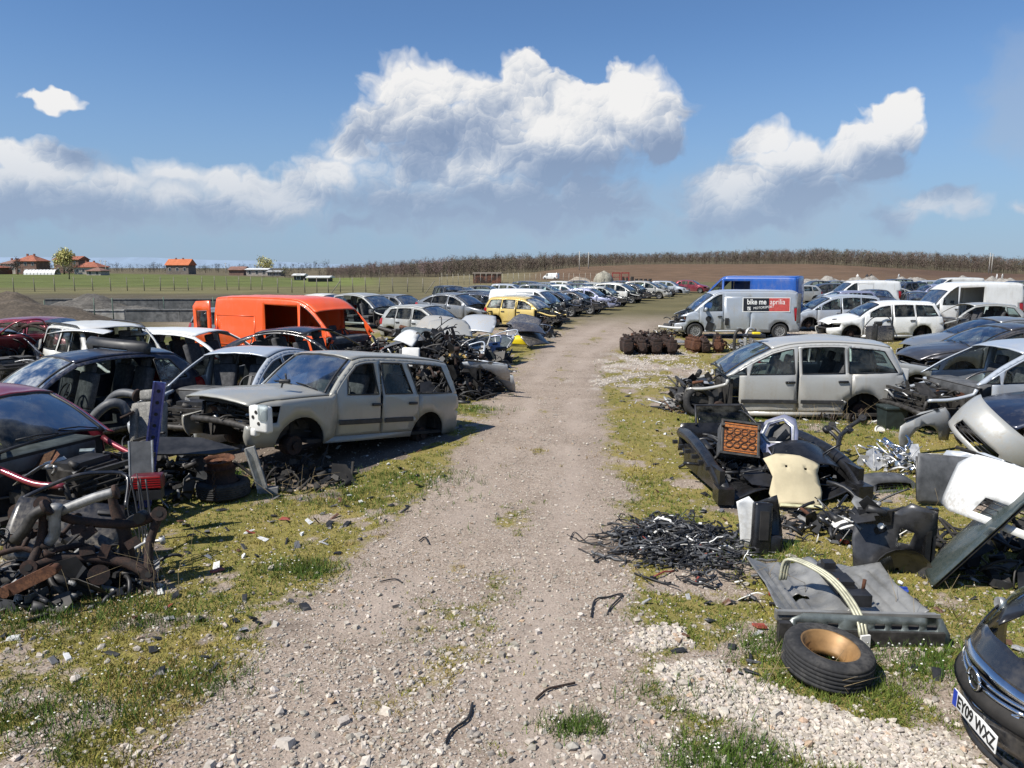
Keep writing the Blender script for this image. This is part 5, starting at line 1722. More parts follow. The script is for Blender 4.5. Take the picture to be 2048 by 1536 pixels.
# ---------------------------------------------------------------- the wood on the rise, the village, fences
bark = tint_mat('bare_tree_twigs', .95, scale=.3)
def twig_wood(name, trees, seed, label, per=30):
    """bare trees as trunks and many fine branches; trees: (x, y, z, height, colour)"""
    r = np.random.default_rng(seed)
    n = len(trees)
    X = np.array([t[:4] for t in trees]); C = np.array([t[4] for t in trees])
    m = per
    H = X[:, 3][:, None]
    # branches start along the trunk and rise outwards
    t0 = r.uniform(.12, .85, (n, m)); az = r.uniform(0, 2 * PI, (n, m)); ln = H * r.uniform(.18, .46, (n, m)) * (1.15 - t0 * .6)
    up = r.uniform(.35, 1.3, (n, m))
    b0 = np.stack([X[:, 0:1] + np.zeros((n, m)), X[:, 1:2] + np.zeros((n, m)), X[:, 2:3] + H * t0], -1)
    dr = np.stack([np.cos(az), np.sin(az), up], -1); dr /= np.linalg.norm(dr, axis=-1, keepdims=True)
    b1 = b0 + dr * ln[..., None]
    wd = (H * r.uniform(.004, .009, (n, m)))[..., None]
    sx = np.stack([-np.sin(az), np.cos(az), np.zeros_like(az)], -1) * wd
    br = np.stack([b0 - sx, b0 + sx, b1 + sx * .5, b1 - sx * .5], 2).reshape(-1, 3)
    # side twigs
    t1 = r.uniform(.3, 1, (n, m, 3, 1)); c0 = b0[:, :, None] + (b1 - b0)[:, :, None] * t1
    dd = r.normal(0, 1, (n, m, 3, 3)); dd[..., 2] = np.abs(dd[..., 2]) * .8 + .2
    dd /= np.linalg.norm(dd, axis=-1, keepdims=True)
    c1 = c0 + dd * (H * .13)[:, :, None, None] * r.uniform(.6, 1.5, (n, m, 3, 1))
    s2 = np.cross(dd, r.normal(0, 1, (n, m, 3, 3))); s2 /= np.maximum(np.linalg.norm(s2, axis=-1, keepdims=True), 1e-6)
    s2 = s2 * (H * .0065)[:, :, None, None]
    tw = np.stack([c0 - s2, c0 + s2, c1 + s2 * .4, c1 - s2 * .4], 3).reshape(-1, 3)
    # trunks: two crossed tapering blades would be flat, so use three-sided columns
    k = np.arange(3) * 2 * PI / 3
    rr = H * .007
    lo = np.stack([X[:, 0:1] + rr * np.cos(k), X[:, 1:2] + rr * np.sin(k), np.repeat(X[:, 2:3] - .3, 3, 1)], -1)
    hi_ = np.stack([X[:, 0:1] + rr * .25 * np.cos(k), X[:, 1:2] + rr * .25 * np.sin(k), np.repeat(X[:, 2:3] + H * .9, 3, 1)], -1)
    tk = []
    for a in range(3):
        b = (a + 1) % 3
        tk.append(np.stack([lo[:, a], lo[:, b], hi_[:, b], hi_[:, a]], 1))
    tk = np.stack(tk, 1).reshape(-1, 3)
    co = np.vstack([br, tw, tk])
    cc = np.vstack([np.repeat(C, m * 4, 0), np.repeat(C, m * 12, 0), np.repeat(C * .8, 12, 0)])
    return np_mesh(name, co, np.arange(len(co)).reshape(-1, 4), bark, col=np.clip(cc, 0, 1))

r_ = np.random.default_rng(81)
trees = []
for k in range(3800):
    a = r_.uniform(-.245, .78)
    d = float(wood_edge(a)) * (1.0 + r_.beta(1.0, 2.2) * .38)
    x, y = a * d, d
    hgt = float(np.interp(a, [-.26, -.18, -.08, 0, .1, .25, .4, .6, .78], [3.2, 4.6, 5.8, 6.6, 6.0, 7.2, 9.2, 9.2, 7.6])) * r_.uniform(.62, 1.0) * (.86 + .28 * float(vnoise(np.array([a * 60]), np.array([0.0]), 1.0, 84, 3)[0]) * 1.0)
    base = np.array([.145, .112, .092]) if r_.random() < .7 else np.array([.135, .122, .085])
    if a < -.08 and r_.random() < .35: base = np.array([.21, .15, .14])
    trees.append((x, y, float(hz(x, y)), hgt, base * r_.uniform(.75, 1.3)))
tag(twig_wood('bare_wood', trees, 82, '', 16), 'long bare brown wood along the rise on the horizon', 'wood', kind='stuff')
trees = []
for k in range(420):     # hedges and bushes by the village, on the horizon at the left
    a = r_.uniform(-.72, -.24)
    d = r_.uniform(380, 520)
    x, y = a * d, d
    base = np.array([.085, .080, .075]) * r_.uniform(.7, 1.3)
    trees.append((x, y, float(hz(x, y)), r_.uniform(2.5, 6.0), base))
for k in range(70):
    a = r_.uniform(-.33, -.16); d = r_.uniform(190, 240); x, y = a * d, d
    trees.append((x, y, float(hz(x, y)), r_.uniform(1.6, 3.2), np.array([.12, .10, .085]) * r_.uniform(.7, 1.3)))
tag(twig_wood('distant_hedges', trees, 83, '', 16), 'far grey hedges and bushes round the village', 'hedge', kind='stuff')
# low blue hills on the far left horizon
hx = np.linspace(-3200, -420, 60)
hv, hfc = [], []
for i, x in enumerate(hx):
    y = 3300
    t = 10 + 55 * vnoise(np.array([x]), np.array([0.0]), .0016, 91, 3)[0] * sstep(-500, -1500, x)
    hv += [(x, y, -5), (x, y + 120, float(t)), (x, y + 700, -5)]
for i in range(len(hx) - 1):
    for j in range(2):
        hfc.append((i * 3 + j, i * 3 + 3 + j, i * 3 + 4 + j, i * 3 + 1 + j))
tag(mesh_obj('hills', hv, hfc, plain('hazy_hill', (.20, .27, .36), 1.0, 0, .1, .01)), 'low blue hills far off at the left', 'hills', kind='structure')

def leafy_tree(name, label, loc, h, w, colr, seed, n=900, trunk_h=.3, droop=0.0):
    root = empty(name, loc, label, 'tree')
    r = np.random.default_rng(seed)
    mb = MB()
    mb.tube([(0, 0, -.2), (.02 * h, 0, h * .3), (-.02 * h, .01 * h, h * .7)], [h * .035, h * .025, h * .008], 7)
    for k in range(9):
        a = k * 2.4; z = h * r.uniform(.25, .6)
        mb.tube([(0, 0, z), (w * .2 * math.cos(a), w * .2 * math.sin(a), z + h * .14), (w * .38 * math.cos(a), w * .38 * math.sin(a), z + h * .22)], [h * .012, h * .008, h * .003], 4)
    mb.build('trunk', [plain('tree_bark', (.11, .09, .07), .95)], root)
    cl = r.normal(0, 1, (16, 3)); cl /= np.linalg.norm(cl, axis=1, keepdims=True)
    cl = cl * r.uniform(.35, .9, (16, 1)) * np.array([w * .42, w * .42, h * (1 - trunk_h) * .42]) + np.array([0, 0, h * (trunk_h + (1 - trunk_h) * .52)])
    c0 = cl[r.integers(0, 16, n)] + r.normal(0, 1, (n, 3)) * np.array([w * .10, w * .10, h * .075])
    c0[:, 2] -= droop * np.abs(r.normal(0, 1, n)) * h * .1
    s = h * .022
    u = r.normal(0, 1, (n, 3)); u /= np.linalg.norm(u, axis=1, keepdims=True)
    v = np.cross(u, r.normal(0, 1, (n, 3))); v /= np.linalg.norm(v, axis=1, keepdims=True)
    v[:, 2] -= droop; u, v = u * s, v * s * (1 + droop)
    co = np.stack([c0 - u, c0 - v, c0 + u, c0 + v], 1).reshape(-1, 3)
    cols = np.repeat(np.array(colr) * r.uniform(.6, 1.4, (n, 1)), 4, 0)
    np_mesh('crown', co, np.arange(len(co)).reshape(-1, 4), grass_mat, root, col=np.clip(cols, 0, 1))
    return root
def at_far(u, d, dz=0):
    x = (u - 1024) / FOC * d
    return (x, d, float(hz(x, d)) + dz)
leafy_tree('willow_tree', 'yellow-green willow in front of the village houses', at_far(138, 300), 10.5, 9.5, (.50, .46, .18), 91, 1500, .18, .5)
leafy_tree('willow_tree', 'yellow-green willow behind the low white sheds', at_far(536, 330), 8.6, 9.0, (.46, .43, .18), 92, 1300, .15, .5)
leafy_tree('bush', 'grey bare bush on the field below the willow', at_far(147, 190), 4.6, 4.4, (.12, .11, .08), 93, 500, .05)
leafy_tree('bush', 'pale blossoming bush beside the tallest village house', at_far(22, 300), 5.0, 7, (.26, .24, .22), 94, 500, .05)
leafy_tree('bush', 'dark bush in front of the tallest village house', at_far(46, 290), 7.0, 5, (.07, .055, .05), 95, 500, .05)
leafy_tree('bush', 'olive bush between the white sheds and the barn', at_far(574, 260), 4.4, 4, (.17, .17, .08), 96, 400, .05)
leafy_tree('bush', 'green conifer bush among the far hedges', at_far(418, 420), 5.5, 9, (.06, .09, .06), 97, 400, .05)

def house(name, label, u0, u1, d, wall_h, roof_h, depth, wall, roof, hip=True, wins=3, storeys=1, chimney=True, base=0.0, over=.45):
    x0 = (u0 - 1024) / FOC * d; x1 = (u1 - 1024) / FOC * d
    w = x1 - x0
    loc = ((x0 + x1) / 2, d, float(hz((x0 + x1) / 2, d)) + base)
    root = empty(name, loc, label, 'house')
    mb = MB(); mb.box((0, depth / 2, wall_h / 2 - .2), (w, depth, wall_h + .4)); mb.build('wall', [wall], root)
    o = over; hw, hd = w / 2 + o, depth / 2 + o
    rr = hw - min(hd, hw) * .9 if hip else hw
    c = depth / 2
    vs = [(-hw, c - hd, wall_h), (hw, c - hd, wall_h), (hw, c + hd, wall_h), (-hw, c + hd, wall_h), (-rr, c, wall_h + roof_h), (rr, c, wall_h + roof_h),
          (-hw, c - hd, wall_h - .18), (hw, c - hd, wall_h - .18), (hw, c + hd, wall_h - .18), (-hw, c + hd, wall_h - .18)]
    ro = mesh_obj('roof', vs, [(0, 1, 5, 4), (2, 3, 4, 5), (1, 2, 5), (3, 0, 4), (6, 7, 1, 0), (7, 8, 2, 1), (8, 9, 3, 2), (9, 6, 0, 3), (9, 8, 7, 6)], roof, root, smooth=False)
    if chimney:
        for cx in (-.2, .12):
            mb = MB(); mb.box((w * cx, c, wall_h + roof_h * .95), (.6, .6, 1.2)); mb.build('chimney', [plain('chimney_brick', (.25, .11, .08), .9)], ro)
    for s in range(storeys):
        z = wall_h * (s + .55) / storeys
        for k in range(wins):
            x = -w / 2 + w * (k + .5) / wins
            mb = MB(); mb.box((x, -.03, z), (1.1, .06, 1.3)); fr = mb.build('window', [plain('window_frame_white', (.6, .6, .58), .6)], root)
            mb = MB(); mb.box((x, -.075, z), (.9, .03, 1.1)); mb.build('pane', [plain('dark_pane', (.04, .045, .05), .2)], fr)
    return root
TILE = two_tone('roof_tiles', (.30, .10, .06), (.42, .15, .085), .9, 0, .5)
TILE_O = two_tone('new_roof_tiles', (.52, .15, .055), (.60, .19, .08), .85, 0, .5)
TILE_B = two_tone('old_roof_tiles', (.20, .11, .085), (.30, .16, .12), .9, 0, .5)
RENDERW = two_tone('house_render', (.42, .37, .32), (.52, .47, .42), .9, 0, .4)
BRICKW = two_tone('brick_wall_far', (.20, .12, .095), (.27, .17, .13), .9, 0, .5)
house('house', 'two-storey village house with red hipped roof, tallest of the village', 42, 84, 300, 5.2, 2.4, 9, BRICKW, TILE, True, 3, 2)
house('house', 'low greyish house beside the tallest village house', 14, 44, 310, 4.2, 1.7, 9, RENDERW, TILE_B, True, 2, 1)
house('house', 'small brick house at the left edge of the village', -26, 9, 295, 2.6, 1.2, 8, BRICKW, TILE, True, 2, 1)
house('house', 'brick house half behind the willow with red gable roof', 119, 168, 345, 6.2, 1.6, 9, BRICKW, TILE, False, 3, 2)
house('house', 'long village house with dull red roof right of the willow', 158, 206, 300, 2.9, 2.0, 8, RENDERW, TILE, True, 4, 1)
house('house', 'small house with pale red roof, lowest of the village', 182, 210, 270, 1.6, 1.2, 6, RENDERW, TILE_B, True, 2, 1, False)
house('house', 'lone house with bright orange roof on the green field', 340, 384, 330, 4.0, 2.6, 8, two_tone('grey_block_wall', (.20, .17, .145), (.26, .22, .19), .9, 0, .5), TILE_O, False, 3, 1)
house('barn', 'low brown brick barn at the end of the field', 464, 493, 300, 2.2, 1.3, 7, BRICKW, TILE_B, False, 0, 1, False)
house('shed', 'low white-roofed shed under the second willow', 498, 540, 290, 2.4, .5, 6, RENDERW, plain('white_sheet_roof', (.6, .6, .58), .6), False, 3, 1, False)
house('shed', 'grey lean-to beside the white-roofed shed', 540, 566, 285, 1.6, .6, 6, plain('grey_boards', (.12, .12, .12), .9), plain('grey_sheet_roof', (.30, .30, .29), .7), False, 2, 1, False)
house('trailer', 'small white-topped trailer on the field before the wood', 592, 610, 190, 1.0, .35, 3, plain('dark_boards', (.06, .055, .05), .9), plain('white_sheet_roof', (.6, .6, .58), .6), False, 1, 1, False, .3)
house('shelter', 'long flat white shelter roof on the field before the wood', 620, 660, 165, .8, .3, 4, plain('dark_boards', (.06, .055, .05), .9), plain('white_sheet_roof', (.6, .6, .58), .6), False, 0, 1, False, .2)
house('shed', 'burnt brick shed with ragged top beyond the yard', 947, 1002, 138, 1.85, .12, 4, two_tone('burnt_brick', (.045, .03, .025), (.24, .10, .06), .9, 0, .9), plain('charred_roof', (.16, .13, .10), .9), False, 0, 1, False, 0, .1)
g0 = at_far(57, 285)
gh = empty('greenhouse', g0, 'long white polytunnel greenhouse before the village houses', 'greenhouse')
mb = MB()
gw = 62 / FOC * 285
for i in range(9):
    x0, x1 = gw * i / 9, gw * (i + 1) / 9 - .12
    arc = [(math.cos(t) * 2, math.sin(t) * 1.9) for t in np.linspace(0, PI, 9)]
    mb.add([(x, 2 + a, b) for x in (x0, x1) for a, b in arc], [(j, j + 1, j + 10, j + 9) for j in range(8)])
mb.build('cover', [plain('white_film', (.68, .68, .66), .5, 0, .08)], gh)
for i in range(10):
    mb = MB(); mb.tube([(gw * i / 9 - .06, 2 + math.cos(t) * 2.05, math.sin(t) * 1.95) for t in np.linspace(0, PI, 9)], .05, 4); mb.build('hoop', [M['alu_dull']], gh)

def fence(name, label, posts, h, r, mat, wires=4, wire_r=.006):
    root = empty(name, posts[0], label, 'fence')
    o = Vector(posts[0])
    for i, p in enumerate(posts):
        mb = MB()
        q = Vector(p) - o
        mb.cyl(q + Vector((0, 0, -.1)), q + Vector((random.gauss(0, .05), random.gauss(0, .03), h * random.uniform(.94, 1.05))), r, r * .85, 6)
        mb.build('post', [mat], root)
    for k in range(wires):
        z = h * (k + .6) / wires
        mb = MB(); mb.tube([Vector(p) - o + Vector((0, 0, z)) for p in posts], wire_r, 3); mb.build('wire', [M['metal_dark']], root)
    return root
def gp(u, v):
    q = P(u, v); return (q.x, q.y, float(hz(q.x, q.y)))
fence('fence', 'row of pale wooden posts with wire below the green field', [gp(u, 584 - u * .008) for u in (-14, 28, 70, 110, 150, 186, 222, 255, 289, 321, 349, 377, 404, 430, 455, 478, 502, 524)], 1.75, .055, M['wood'])
fence('fence', 'wire fence with wooden posts behind the left-hand cars', [gp(u, 586 - (u - 540) * .006) for u in (556, 584, 610, 634, 657, 681, 706, 732, 758, 786, 815, 846, 880)], 1.75, .06, M['wood'])
fence('fence', 'close-set pale picket posts beyond the far cars', [gp(u, 571 - (u - 880) * .014) for u in range(884, 1212, 11)], 1.9, .035, plain('pale_posts', (.40, .38, .32), .9), 3)
fence('fence', 'green steel posts with mesh in front of the concrete pit', [gp(u, v) for u, v in ((-40, 646), (92, 645), (190, 644), (228, 643), (330, 640), (430, 637))], 1.25, .03, plain('green_post', (.07, .12, .085), .6), 5, .004)
for u, v0, lab in ((660, 590, 'slanted wooden prop against the wire fence behind the grey hatchback'), (850, 588, 'slanted wooden prop near the end of the wire fence')):
    q = Vector(gp(u, v0)); mb = MB(); mb.cyl((0, 0, 0), (1.1, .2, 1.5), .05, n=6); mb.box((.05, 0, .04), (.2, .12, .08)); tag(mb.build('fence_prop', [M['wood']], None, q), lab, 'prop')

# excavation with concrete walls and spoil heaps, left
def wall(name, label, u0, u1, v, h, mat, th=.3):
    a, b = Vector(gp(u0, v)), Vector(gp(u1, v))
    n = max(2, int((b - a).length / 2.4))
    root = empty(name, a, label, 'wall')
    d = (b - a) / n
    for i in range(n):
        mb = MB(); c = d * (i + .5)
        mb.box((c.x, c.y + th / 2, h / 2 - .05), (abs(d.x) - .02, th, h + .1 + .02 * (i % 2)))
        mb.box((c.x, c.y + th / 2, h + .045), (abs(d.x) - .02, th + .08, .05))
        mb.build('panel', [mat], root)
    return root
wall('concrete_wall', 'pale concrete wall of the pit beside the brown earth mound', 96, 250, 642, .55, M['concrete'])
wall('concrete_wall', 'stained dark concrete wall of the pit behind the orange van', 251, 470, 644, .60, M['concrete_dark'])
wall('concrete_wall', 'long dark rear wall of the concrete pit', 90, 470, 621, .72, M['concrete_dark'])
def mound(name, label, u, v, rx, ry, h, col, seed):
    c = P(u, v)
    mat = two_tone(name + '_soil', tuple(x * .75 for x in col), tuple(x * 1.2 for x in col), .95, 0, 1.5)
    n = 40
    vs, fs = [], []
    for j in range(n + 1):
        for i in range(n + 1):
            a, b = 2.0 * i / n - 1, 2.0 * j / n - 1
            rr = math.hypot(a, b)
            t = max(0, 1 - rr)
            nz = float(vnoise(np.array([a * 3 + seed]), np.array([b * 3]), 1.0, 95, 4)[0])
            z = h * (t ** .85 if name != 'rock_dome' else math.sqrt(max(0, 1 - rr * rr))) * ((.55 + .9 * nz) if name != 'rock_dome' else .85 + .3 * nz) - .15 * (rr > .98)
            vs.append((a * rx, b * ry, z - .03))
    for j in range(n):
        for i in range(n):
            k = j * (n + 1) + i
            fs.append((k, k + 1, k + n + 2, k + n + 1))
    o = mesh_obj(name, vs, fs, mat)
    o.location = (c.x, c.y, float(hz(c.x, c.y)))
    return tag(o, label, 'mound')
mound('earth_mound', 'brown earth mound at the left edge before the pit', 20, 645, 5.6, 4.5, 1.6, (.105, .082, .058), 3)
mound('earth_mound', 'grey spoil heap behind the pale concrete wall', 178, 622, 3.4, 3.0, 1.25, (.115, .105, .09), 9)
mound('earth_mound', 'low grey heap behind the stained concrete wall', 262, 626, 3.0, 2.0, .55, (.12, .112, .098), 14)
rb = []
for k in range(16):
    mound('rubble_heap', ['pale rubble heap on the bank behind the right-hand vehicles'][0], 1622 + k * 30, 572 + (k % 3) * 3, 3.6, 3.0, 1.35 + .3 * math.sin(k * 2.1), (.30, .28, .25), 20 + k)['group'] = 'pale rubble heaps along the far bank'
# far yard clutter beyond the left-hand row
dome = mound('rock_dome', 'pale rounded boulder beyond the far cars', 1207, 566, 2.0, 2.0, 2.2, (.33, .31, .25), 5); dome['category'] = 'boulder'
mound('earth_mound', 'pale sand heap beside the rounded boulder', 1160, 566, 3.4, 2, 1.2, (.36, .31, .25), 6)
car('small_van', 'tiny white van wreck beyond the far cars', 'van', 'van', gp(1102, 562), 150, WHITEP, 0, miss=['lamps', 'hood'], clutter=0, scale=.7) if 'WHITEP' in globals() else None
for u in range(1246, 1306, 9):
    q = Vector(gp(u, 564)); 
    root = empty('tyre_stack', q, 'stack of black tyres in the line beyond the far cars', 'tyres', group='tyre stacks beyond the far cars')
    for k in range(random.choice((3, 4, 5))):
        mb = MB(); mb.lathe([(.22, .02), (.33, .01), (.36, .11), (.33, .21), (.22, .20)], (random.gauss(0, .03), 0, k * .22), n=12, closed=True); mb.build('tyre', [M['rubber']], root)
for u, lab in ((1232, 'red steel frame beside the rounded boulder'), (1250, 'red steel frame next to the tyre stacks')):
    mb = MB(); 
    for x in (-.7, .7):
        mb.box((x, 0, 1.0), (.12, .5, 2.0)); mb.box((0, 0, 1.9), (1.6, .4, .25)); mb.box((0, .01, 1.1), (1.3, .1, .1))
        break
    mb.box((.7, 0, 1.0), (.12, .5, 2.0))
    tag(mb.build('steel_gantry', [plain('red_paint', (.28, .05, .04), .7)], None, gp(u, 566)), lab, 'frame')

# poles
def pole(label, u, v0, v1, d, cross=True):
    x, y, z = at_far(u, d)
    h = (v0 - v1) / FOC * d
    root = empty('utility_pole', (x, y, z), label, 'pole')
    mb = MB(); mb.cyl((0, 0, -.5), (0, 0, h), .16, .11, 8); mb.build('shaft', [plain('pale_pole', (.42, .40, .36), .9)], root)
    if cross:
        mb = MB(); mb.box((0, 0, h - .5), (1.4, .12, .12)); mb.box((-.5, 0, h - .38), (.1, .1, .2)); mb.box((.5, 0, h - .38), (.1, .1, .2)); mb.build('crossarm', [M['wood']], root)
pole('pale pole before the wood, left of a thinner pair', 1157, 543, 507, 260)
pole('second pale pole before the wood above the boulder', 1175, 540, 508, 280)
pole('left one of twin pale poles at the right of the wood', 1967, 548, 507, 330)
pole('right one of twin pale poles at the right of the wood', 1972, 547, 508, 335)
pole('dark pole right of the village houses', 221, 540, 512, 300)
pole('thin pole beside the dark pole of the village', 212, 540, 513, 330)
pole('thin pole above the small village house', 196, 538, 516, 340)
pole('tall lattice post over the far hedge left of the second willow', 458, 540, 520, 420)
# people at work on the far bank
def person(label, u, d, shirt, h=1.75, lean=0.0):
    x, y, z = at_far(u, d)
    me = bpy.data.meshes.new('person')
    J = [(0, 0, .95), (0, 0, 1.25), (0, lean, 1.48), (0, lean * 1.2, 1.58), (0, lean * 1.3, 1.72), (.10, 0, .9), (.12, .05, .5), (.12, 0, .06), (-.10, 0, .9), (-.12, -.06, .5), (-.12, 0, .06), (.2, lean, 1.42), (.27, .04, 1.15), (.26, .16, .92), (-.2, lean, 1.42), (-.28, .0, 1.15), (-.25, .1, .9)]
    E = [(0, 1), (1, 2), (2, 3), (3, 4), (0, 5), (5, 6), (6, 7), (0, 8), (8, 9), (9, 10), (2, 11), (11, 12), (12, 13), (2, 14), (14, 15), (15, 16)]
    Rr = [.16, .15, .16, .06, .11, .09, .065, .05, .09, .065, .05, .07, .05, .035, .07, .05, .035]
    me.from_pydata([(a, b, c) for a, b, c in J], E, [])
    me.materials.append(shirt)
    o = bpy.data.objects.new('person', me); link(o)
    sk = o.modifiers.new('skin', 'SKIN')
    for i, sv in enumerate(me.skin_vertices[0].data):
        sv.radius = (Rr[i], Rr[i]); sv.use_root = (i == 0)
    o.modifiers.new('sub', 'SUBSURF').render_levels = 1
    o.location = (x, y, z)
    o.rotation_euler = (0, 0, random.uniform(0, 6))
    tag(o, label, 'person')
for u, d, c_, lb in ((1708, 150, (.6, .58, .55), 'person in pale clothes on the far bank, behind the far white van'), (1727, 152, (.03, .03, .035), 'person in black on the far bank, taller of a dark pair'),
                     (1735, 155, (.04, .035, .03), 'person in dark clothes on the far bank, shorter of a dark pair'), (1790, 150, (.5, .5, .5), 'person in a white top on the far bank, alone'),
                     (1984, 150, (.6, .6, .6), 'person in white at the far right of the bank, left of two'), (1995, 151, (.55, .55, .53), 'person in white at the far right of the bank, right of two')):
    person(lb, u, d, plain('clothes', c_, .9, 0, .1))
# ---------------------------------------------------------------- scrap parts
rj = random.Random(99)
def place(o, loc, rot):
    o.location = loc
    o.rotation_euler = tuple(rad(a) for a in rot)
    return o

def arm(label, loc, rot, L=.5, mat='rust_dark', group=None, bend=.1, r=.028):
    """suspension arm: bent tube with a bush at each end and a bracket"""
    root = empty('suspension_link', loc, label, 'car part', tuple(rad(a) for a in rot), group)
    mb = MB()
    pts = [(-L / 2, 0, 0), (-L * .25, bend * .6, .01), (0, bend, .02), (L * .25, bend * .7, .01), (L / 2, 0, 0)]
    mb.tube(catmull(pts, .06), r, 7, 0, .75)
    mb.tube(catmull([(0, bend, .02), (L * .05, bend + .10, .03), (L * .12, bend + .2, .0)], .05), r * .8, 6)
    mb.build('beam', [M[mat]], root)
    for x, y in ((-L / 2, 0), (L / 2, 0), (L * .12, bend + .2)):
        mb = MB()
        mb.cyl((x, y, -.035), (x, y, .035), r * 1.7, n=12)
        mb.cyl((x, y, -.045), (x, y, .045), r * .8, n=8, mat=1)
        mb.build('bush', [M[mat], M['dark']], root)
    return root

def subframe(label, loc, rot, w=.9, d=.45, mat='metal_dark', group=None, r=.045):
    root = empty('subframe', loc, label, 'car part', tuple(rad(a) for a in rot), group)
    mb = MB()
    mb.tube(catmull([(-w / 2, -d / 2, .06), (-w * .3, -d * .35, 0), (0, -d * .3, -.02), (w * .3, -d * .35, 0), (w / 2, -d / 2, .06)], .08), r, 8)
    mb.tube(catmull([(-w / 2, d / 2, .08), (-w * .25, d * .3, .02), (w * .25, d * .3, .02), (w / 2, d / 2, .08)], .08), r * .85, 8)
    for s in (-1, 1):
        mb.tube(catmull([(s * w / 2, -d / 2, .06), (s * w * .46, 0, .03), (s * w / 2, d / 2, .08)], .08), r * .8, 8)
    mb.build('frame', [M[mat]], root)
    for x, y, z in ((-w / 2, -d / 2, .06), (w / 2, -d / 2, .06), (-w / 2, d / 2, .08), (w / 2, d / 2, .08)):
        mb = MB(); mb.cyl((x, y, z - .06), (x, y, z + .06), r * 1.35, n=12); mb.cyl((x, y, z - .065), (x, y, z + .065), r * .6, n=8, mat=1)
        mb.build('bush', [M[mat], M['dark']], root)
    mb = MB()
    for k in range(5):
        mb.box((rj.uniform(-w * .35, w * .35), rj.uniform(-d * .3, d * .3), .02), (.12, .08, .05), R3(0, 0, rj.uniform(0, 90)))
    mb.build('bracket', [M[mat]], root)
    return root

def strut(label, loc, rot, h=.55, group=None):
    root = empty('spring_strut', loc, label, 'car part', tuple(rad(a) for a in rot), group)
    mb = MB(); mb.cyl((0, 0, 0), (0, 0, h * .55), .028, n=10); mb.cyl((0, 0, h * .5), (0, 0, h), .013, n=8); mb.box((0, .02, .05), (.08, .1, .12)); mb.build('damper', [M['metal_dark']], root)
    mb = MB(); mb.tube([(.07 * math.cos(t), .07 * math.sin(t), h * .4 + t * .018) for t in np.linspace(0, 6 * PI, 44)], .009, 5); mb.build('coil_spring', [M['black']], root)
    mb = MB(); mb.cyl((0, 0, h * .38), (0, 0, h * .4), .095, n=14); mb.cyl((0, 0, h * .98), (0, 0, h * 1.04), .09, n=14); mb.build('spring_seat', [M['rust_dark']], root)
    return root

def pipe(label, loc, rot, pts, r, mat='metal_dark', name='exhaust_pipe', cat='car part', group=None, box=None):
    root = empty(name, loc, label, cat, tuple(rad(a) for a in rot), group)
    mb = MB(); mb.tube(catmull(pts, .06), r, 8); mb.build('pipe', [M[mat]], root)
    if box:
        mb = MB(); mb.rbox(box[0], box[1], .04); mb.build('silencer', [M[mat]], root)
    mb = MB(); p = Vector(pts[-1]); q = Vector(pts[-2]); d = (p - q).normalized(); mb.cyl(p - d * .02, p + d * .015, r * 1.5, n=10); mb.build('flange', [M['rust_dark']], root)
    return root

def car_door(label, loc, rot, mat, L=1.05, win=True, flip=False, group=None, glass=None):
    """a loose door standing in its own xz plane: x length, z up, outer skin at -y"""
    root = empty('door_shell', loc, label, 'car door', tuple(rad(a) for a in rot), group)
    lowp = [(0, .02), (.04, 0), (L - .06, 0), (L, .08), (L + .02, .40), (L - .02, .62), (-.02, .62), (-.04, .3)]
    bend = lambda x, y: (x, -.05 * math.sin(max(0, min(1, y / .62)) * PI * .75), y)
    sheet('skin', lowp, bend, mat, root, .012, .12)
    inn = [(.03, .04), (L - .06, .04), (L - .03, .58), (.01, .58)]
    sheet('inner_panel', inn, lambda x, y: (x, .055, y), M['black'], root, .012, .2, holes=[[(.25, .15), (.6, .15), (.6, .38), (.25, .38)]])
    if win:
        fr = MB()
        fr.tube(catmull([(-.02, 0, .61), (.16, .04, .78), (.38, .08, .95), (.62, .10, 1.02), (L - .1, .09, 1.0), (L - .02, .02, .62)], .08), .022, 5)
        fr.tube([(-.02, 0, .62), (L - .02, 0, .62)], .024, 5)
        fr.build('window_frame', [mat if not isinstance(mat, str) else M[mat]], root)
        if glass:
            vs = [(.02, .01, .63), (L - .05, .01, .63), (L - .11, .09, .98), (.62, .095, 1.0), (.38, .075, .93), (.16, .04, .77)]
            mesh_obj('window', vs, [(0, 1, 2, 3, 4, 5)], glass, root, smooth=False)
    mb = MB(); mb.rbox((L - .16, -.065, .52), (.17, .03, .04), .01); mb.build('handle', [M['trim']], root)
    return root

def hood_panel(label, loc, rot, mat, w=1.4, d=1.05, name='bonnet', under='black', crown=.07, dent=0.0, group=None):
    root = empty(name, loc, label, 'car panel', tuple(rad(a) for a in rot), group)
    pl = [(-w / 2, 0), (w / 2, 0), (w / 2 - .02, d * .6), (w * .40, d * .94), (w * .2, d), (-w * .2, d), (-w * .40, d * .94), (-w / 2 + .02, d * .6)]
    f = lambda x, y: (x, y, crown * (1 - (2 * x / w) ** 2) - .12 * max(0, y / d - .55) ** 2 * 2 + dent * math.sin(x * 5 + 1) * math.sin(y * 4))
    sheet('skin', pl, f, mat, root, .010, .10)
    holes = []
    for sx in (-1, 1):
        for y0, y1 in ((.16, .45), (.53, .80)):
            holes.append([(sx * .08, d * y0), (sx * w * .36, d * y0), (sx * w * .32, d * y1), (sx * .08, d * y1)][::sx])
    pi = [(x * .95, .02 + y * .96) for x, y in pl]
    sheet('inner_frame', pi, lambda x, y: (f(x, y)[0], f(x, y)[1], f(x, y)[2] - .035), M[under], root, .012, .12, holes=holes)
    return root

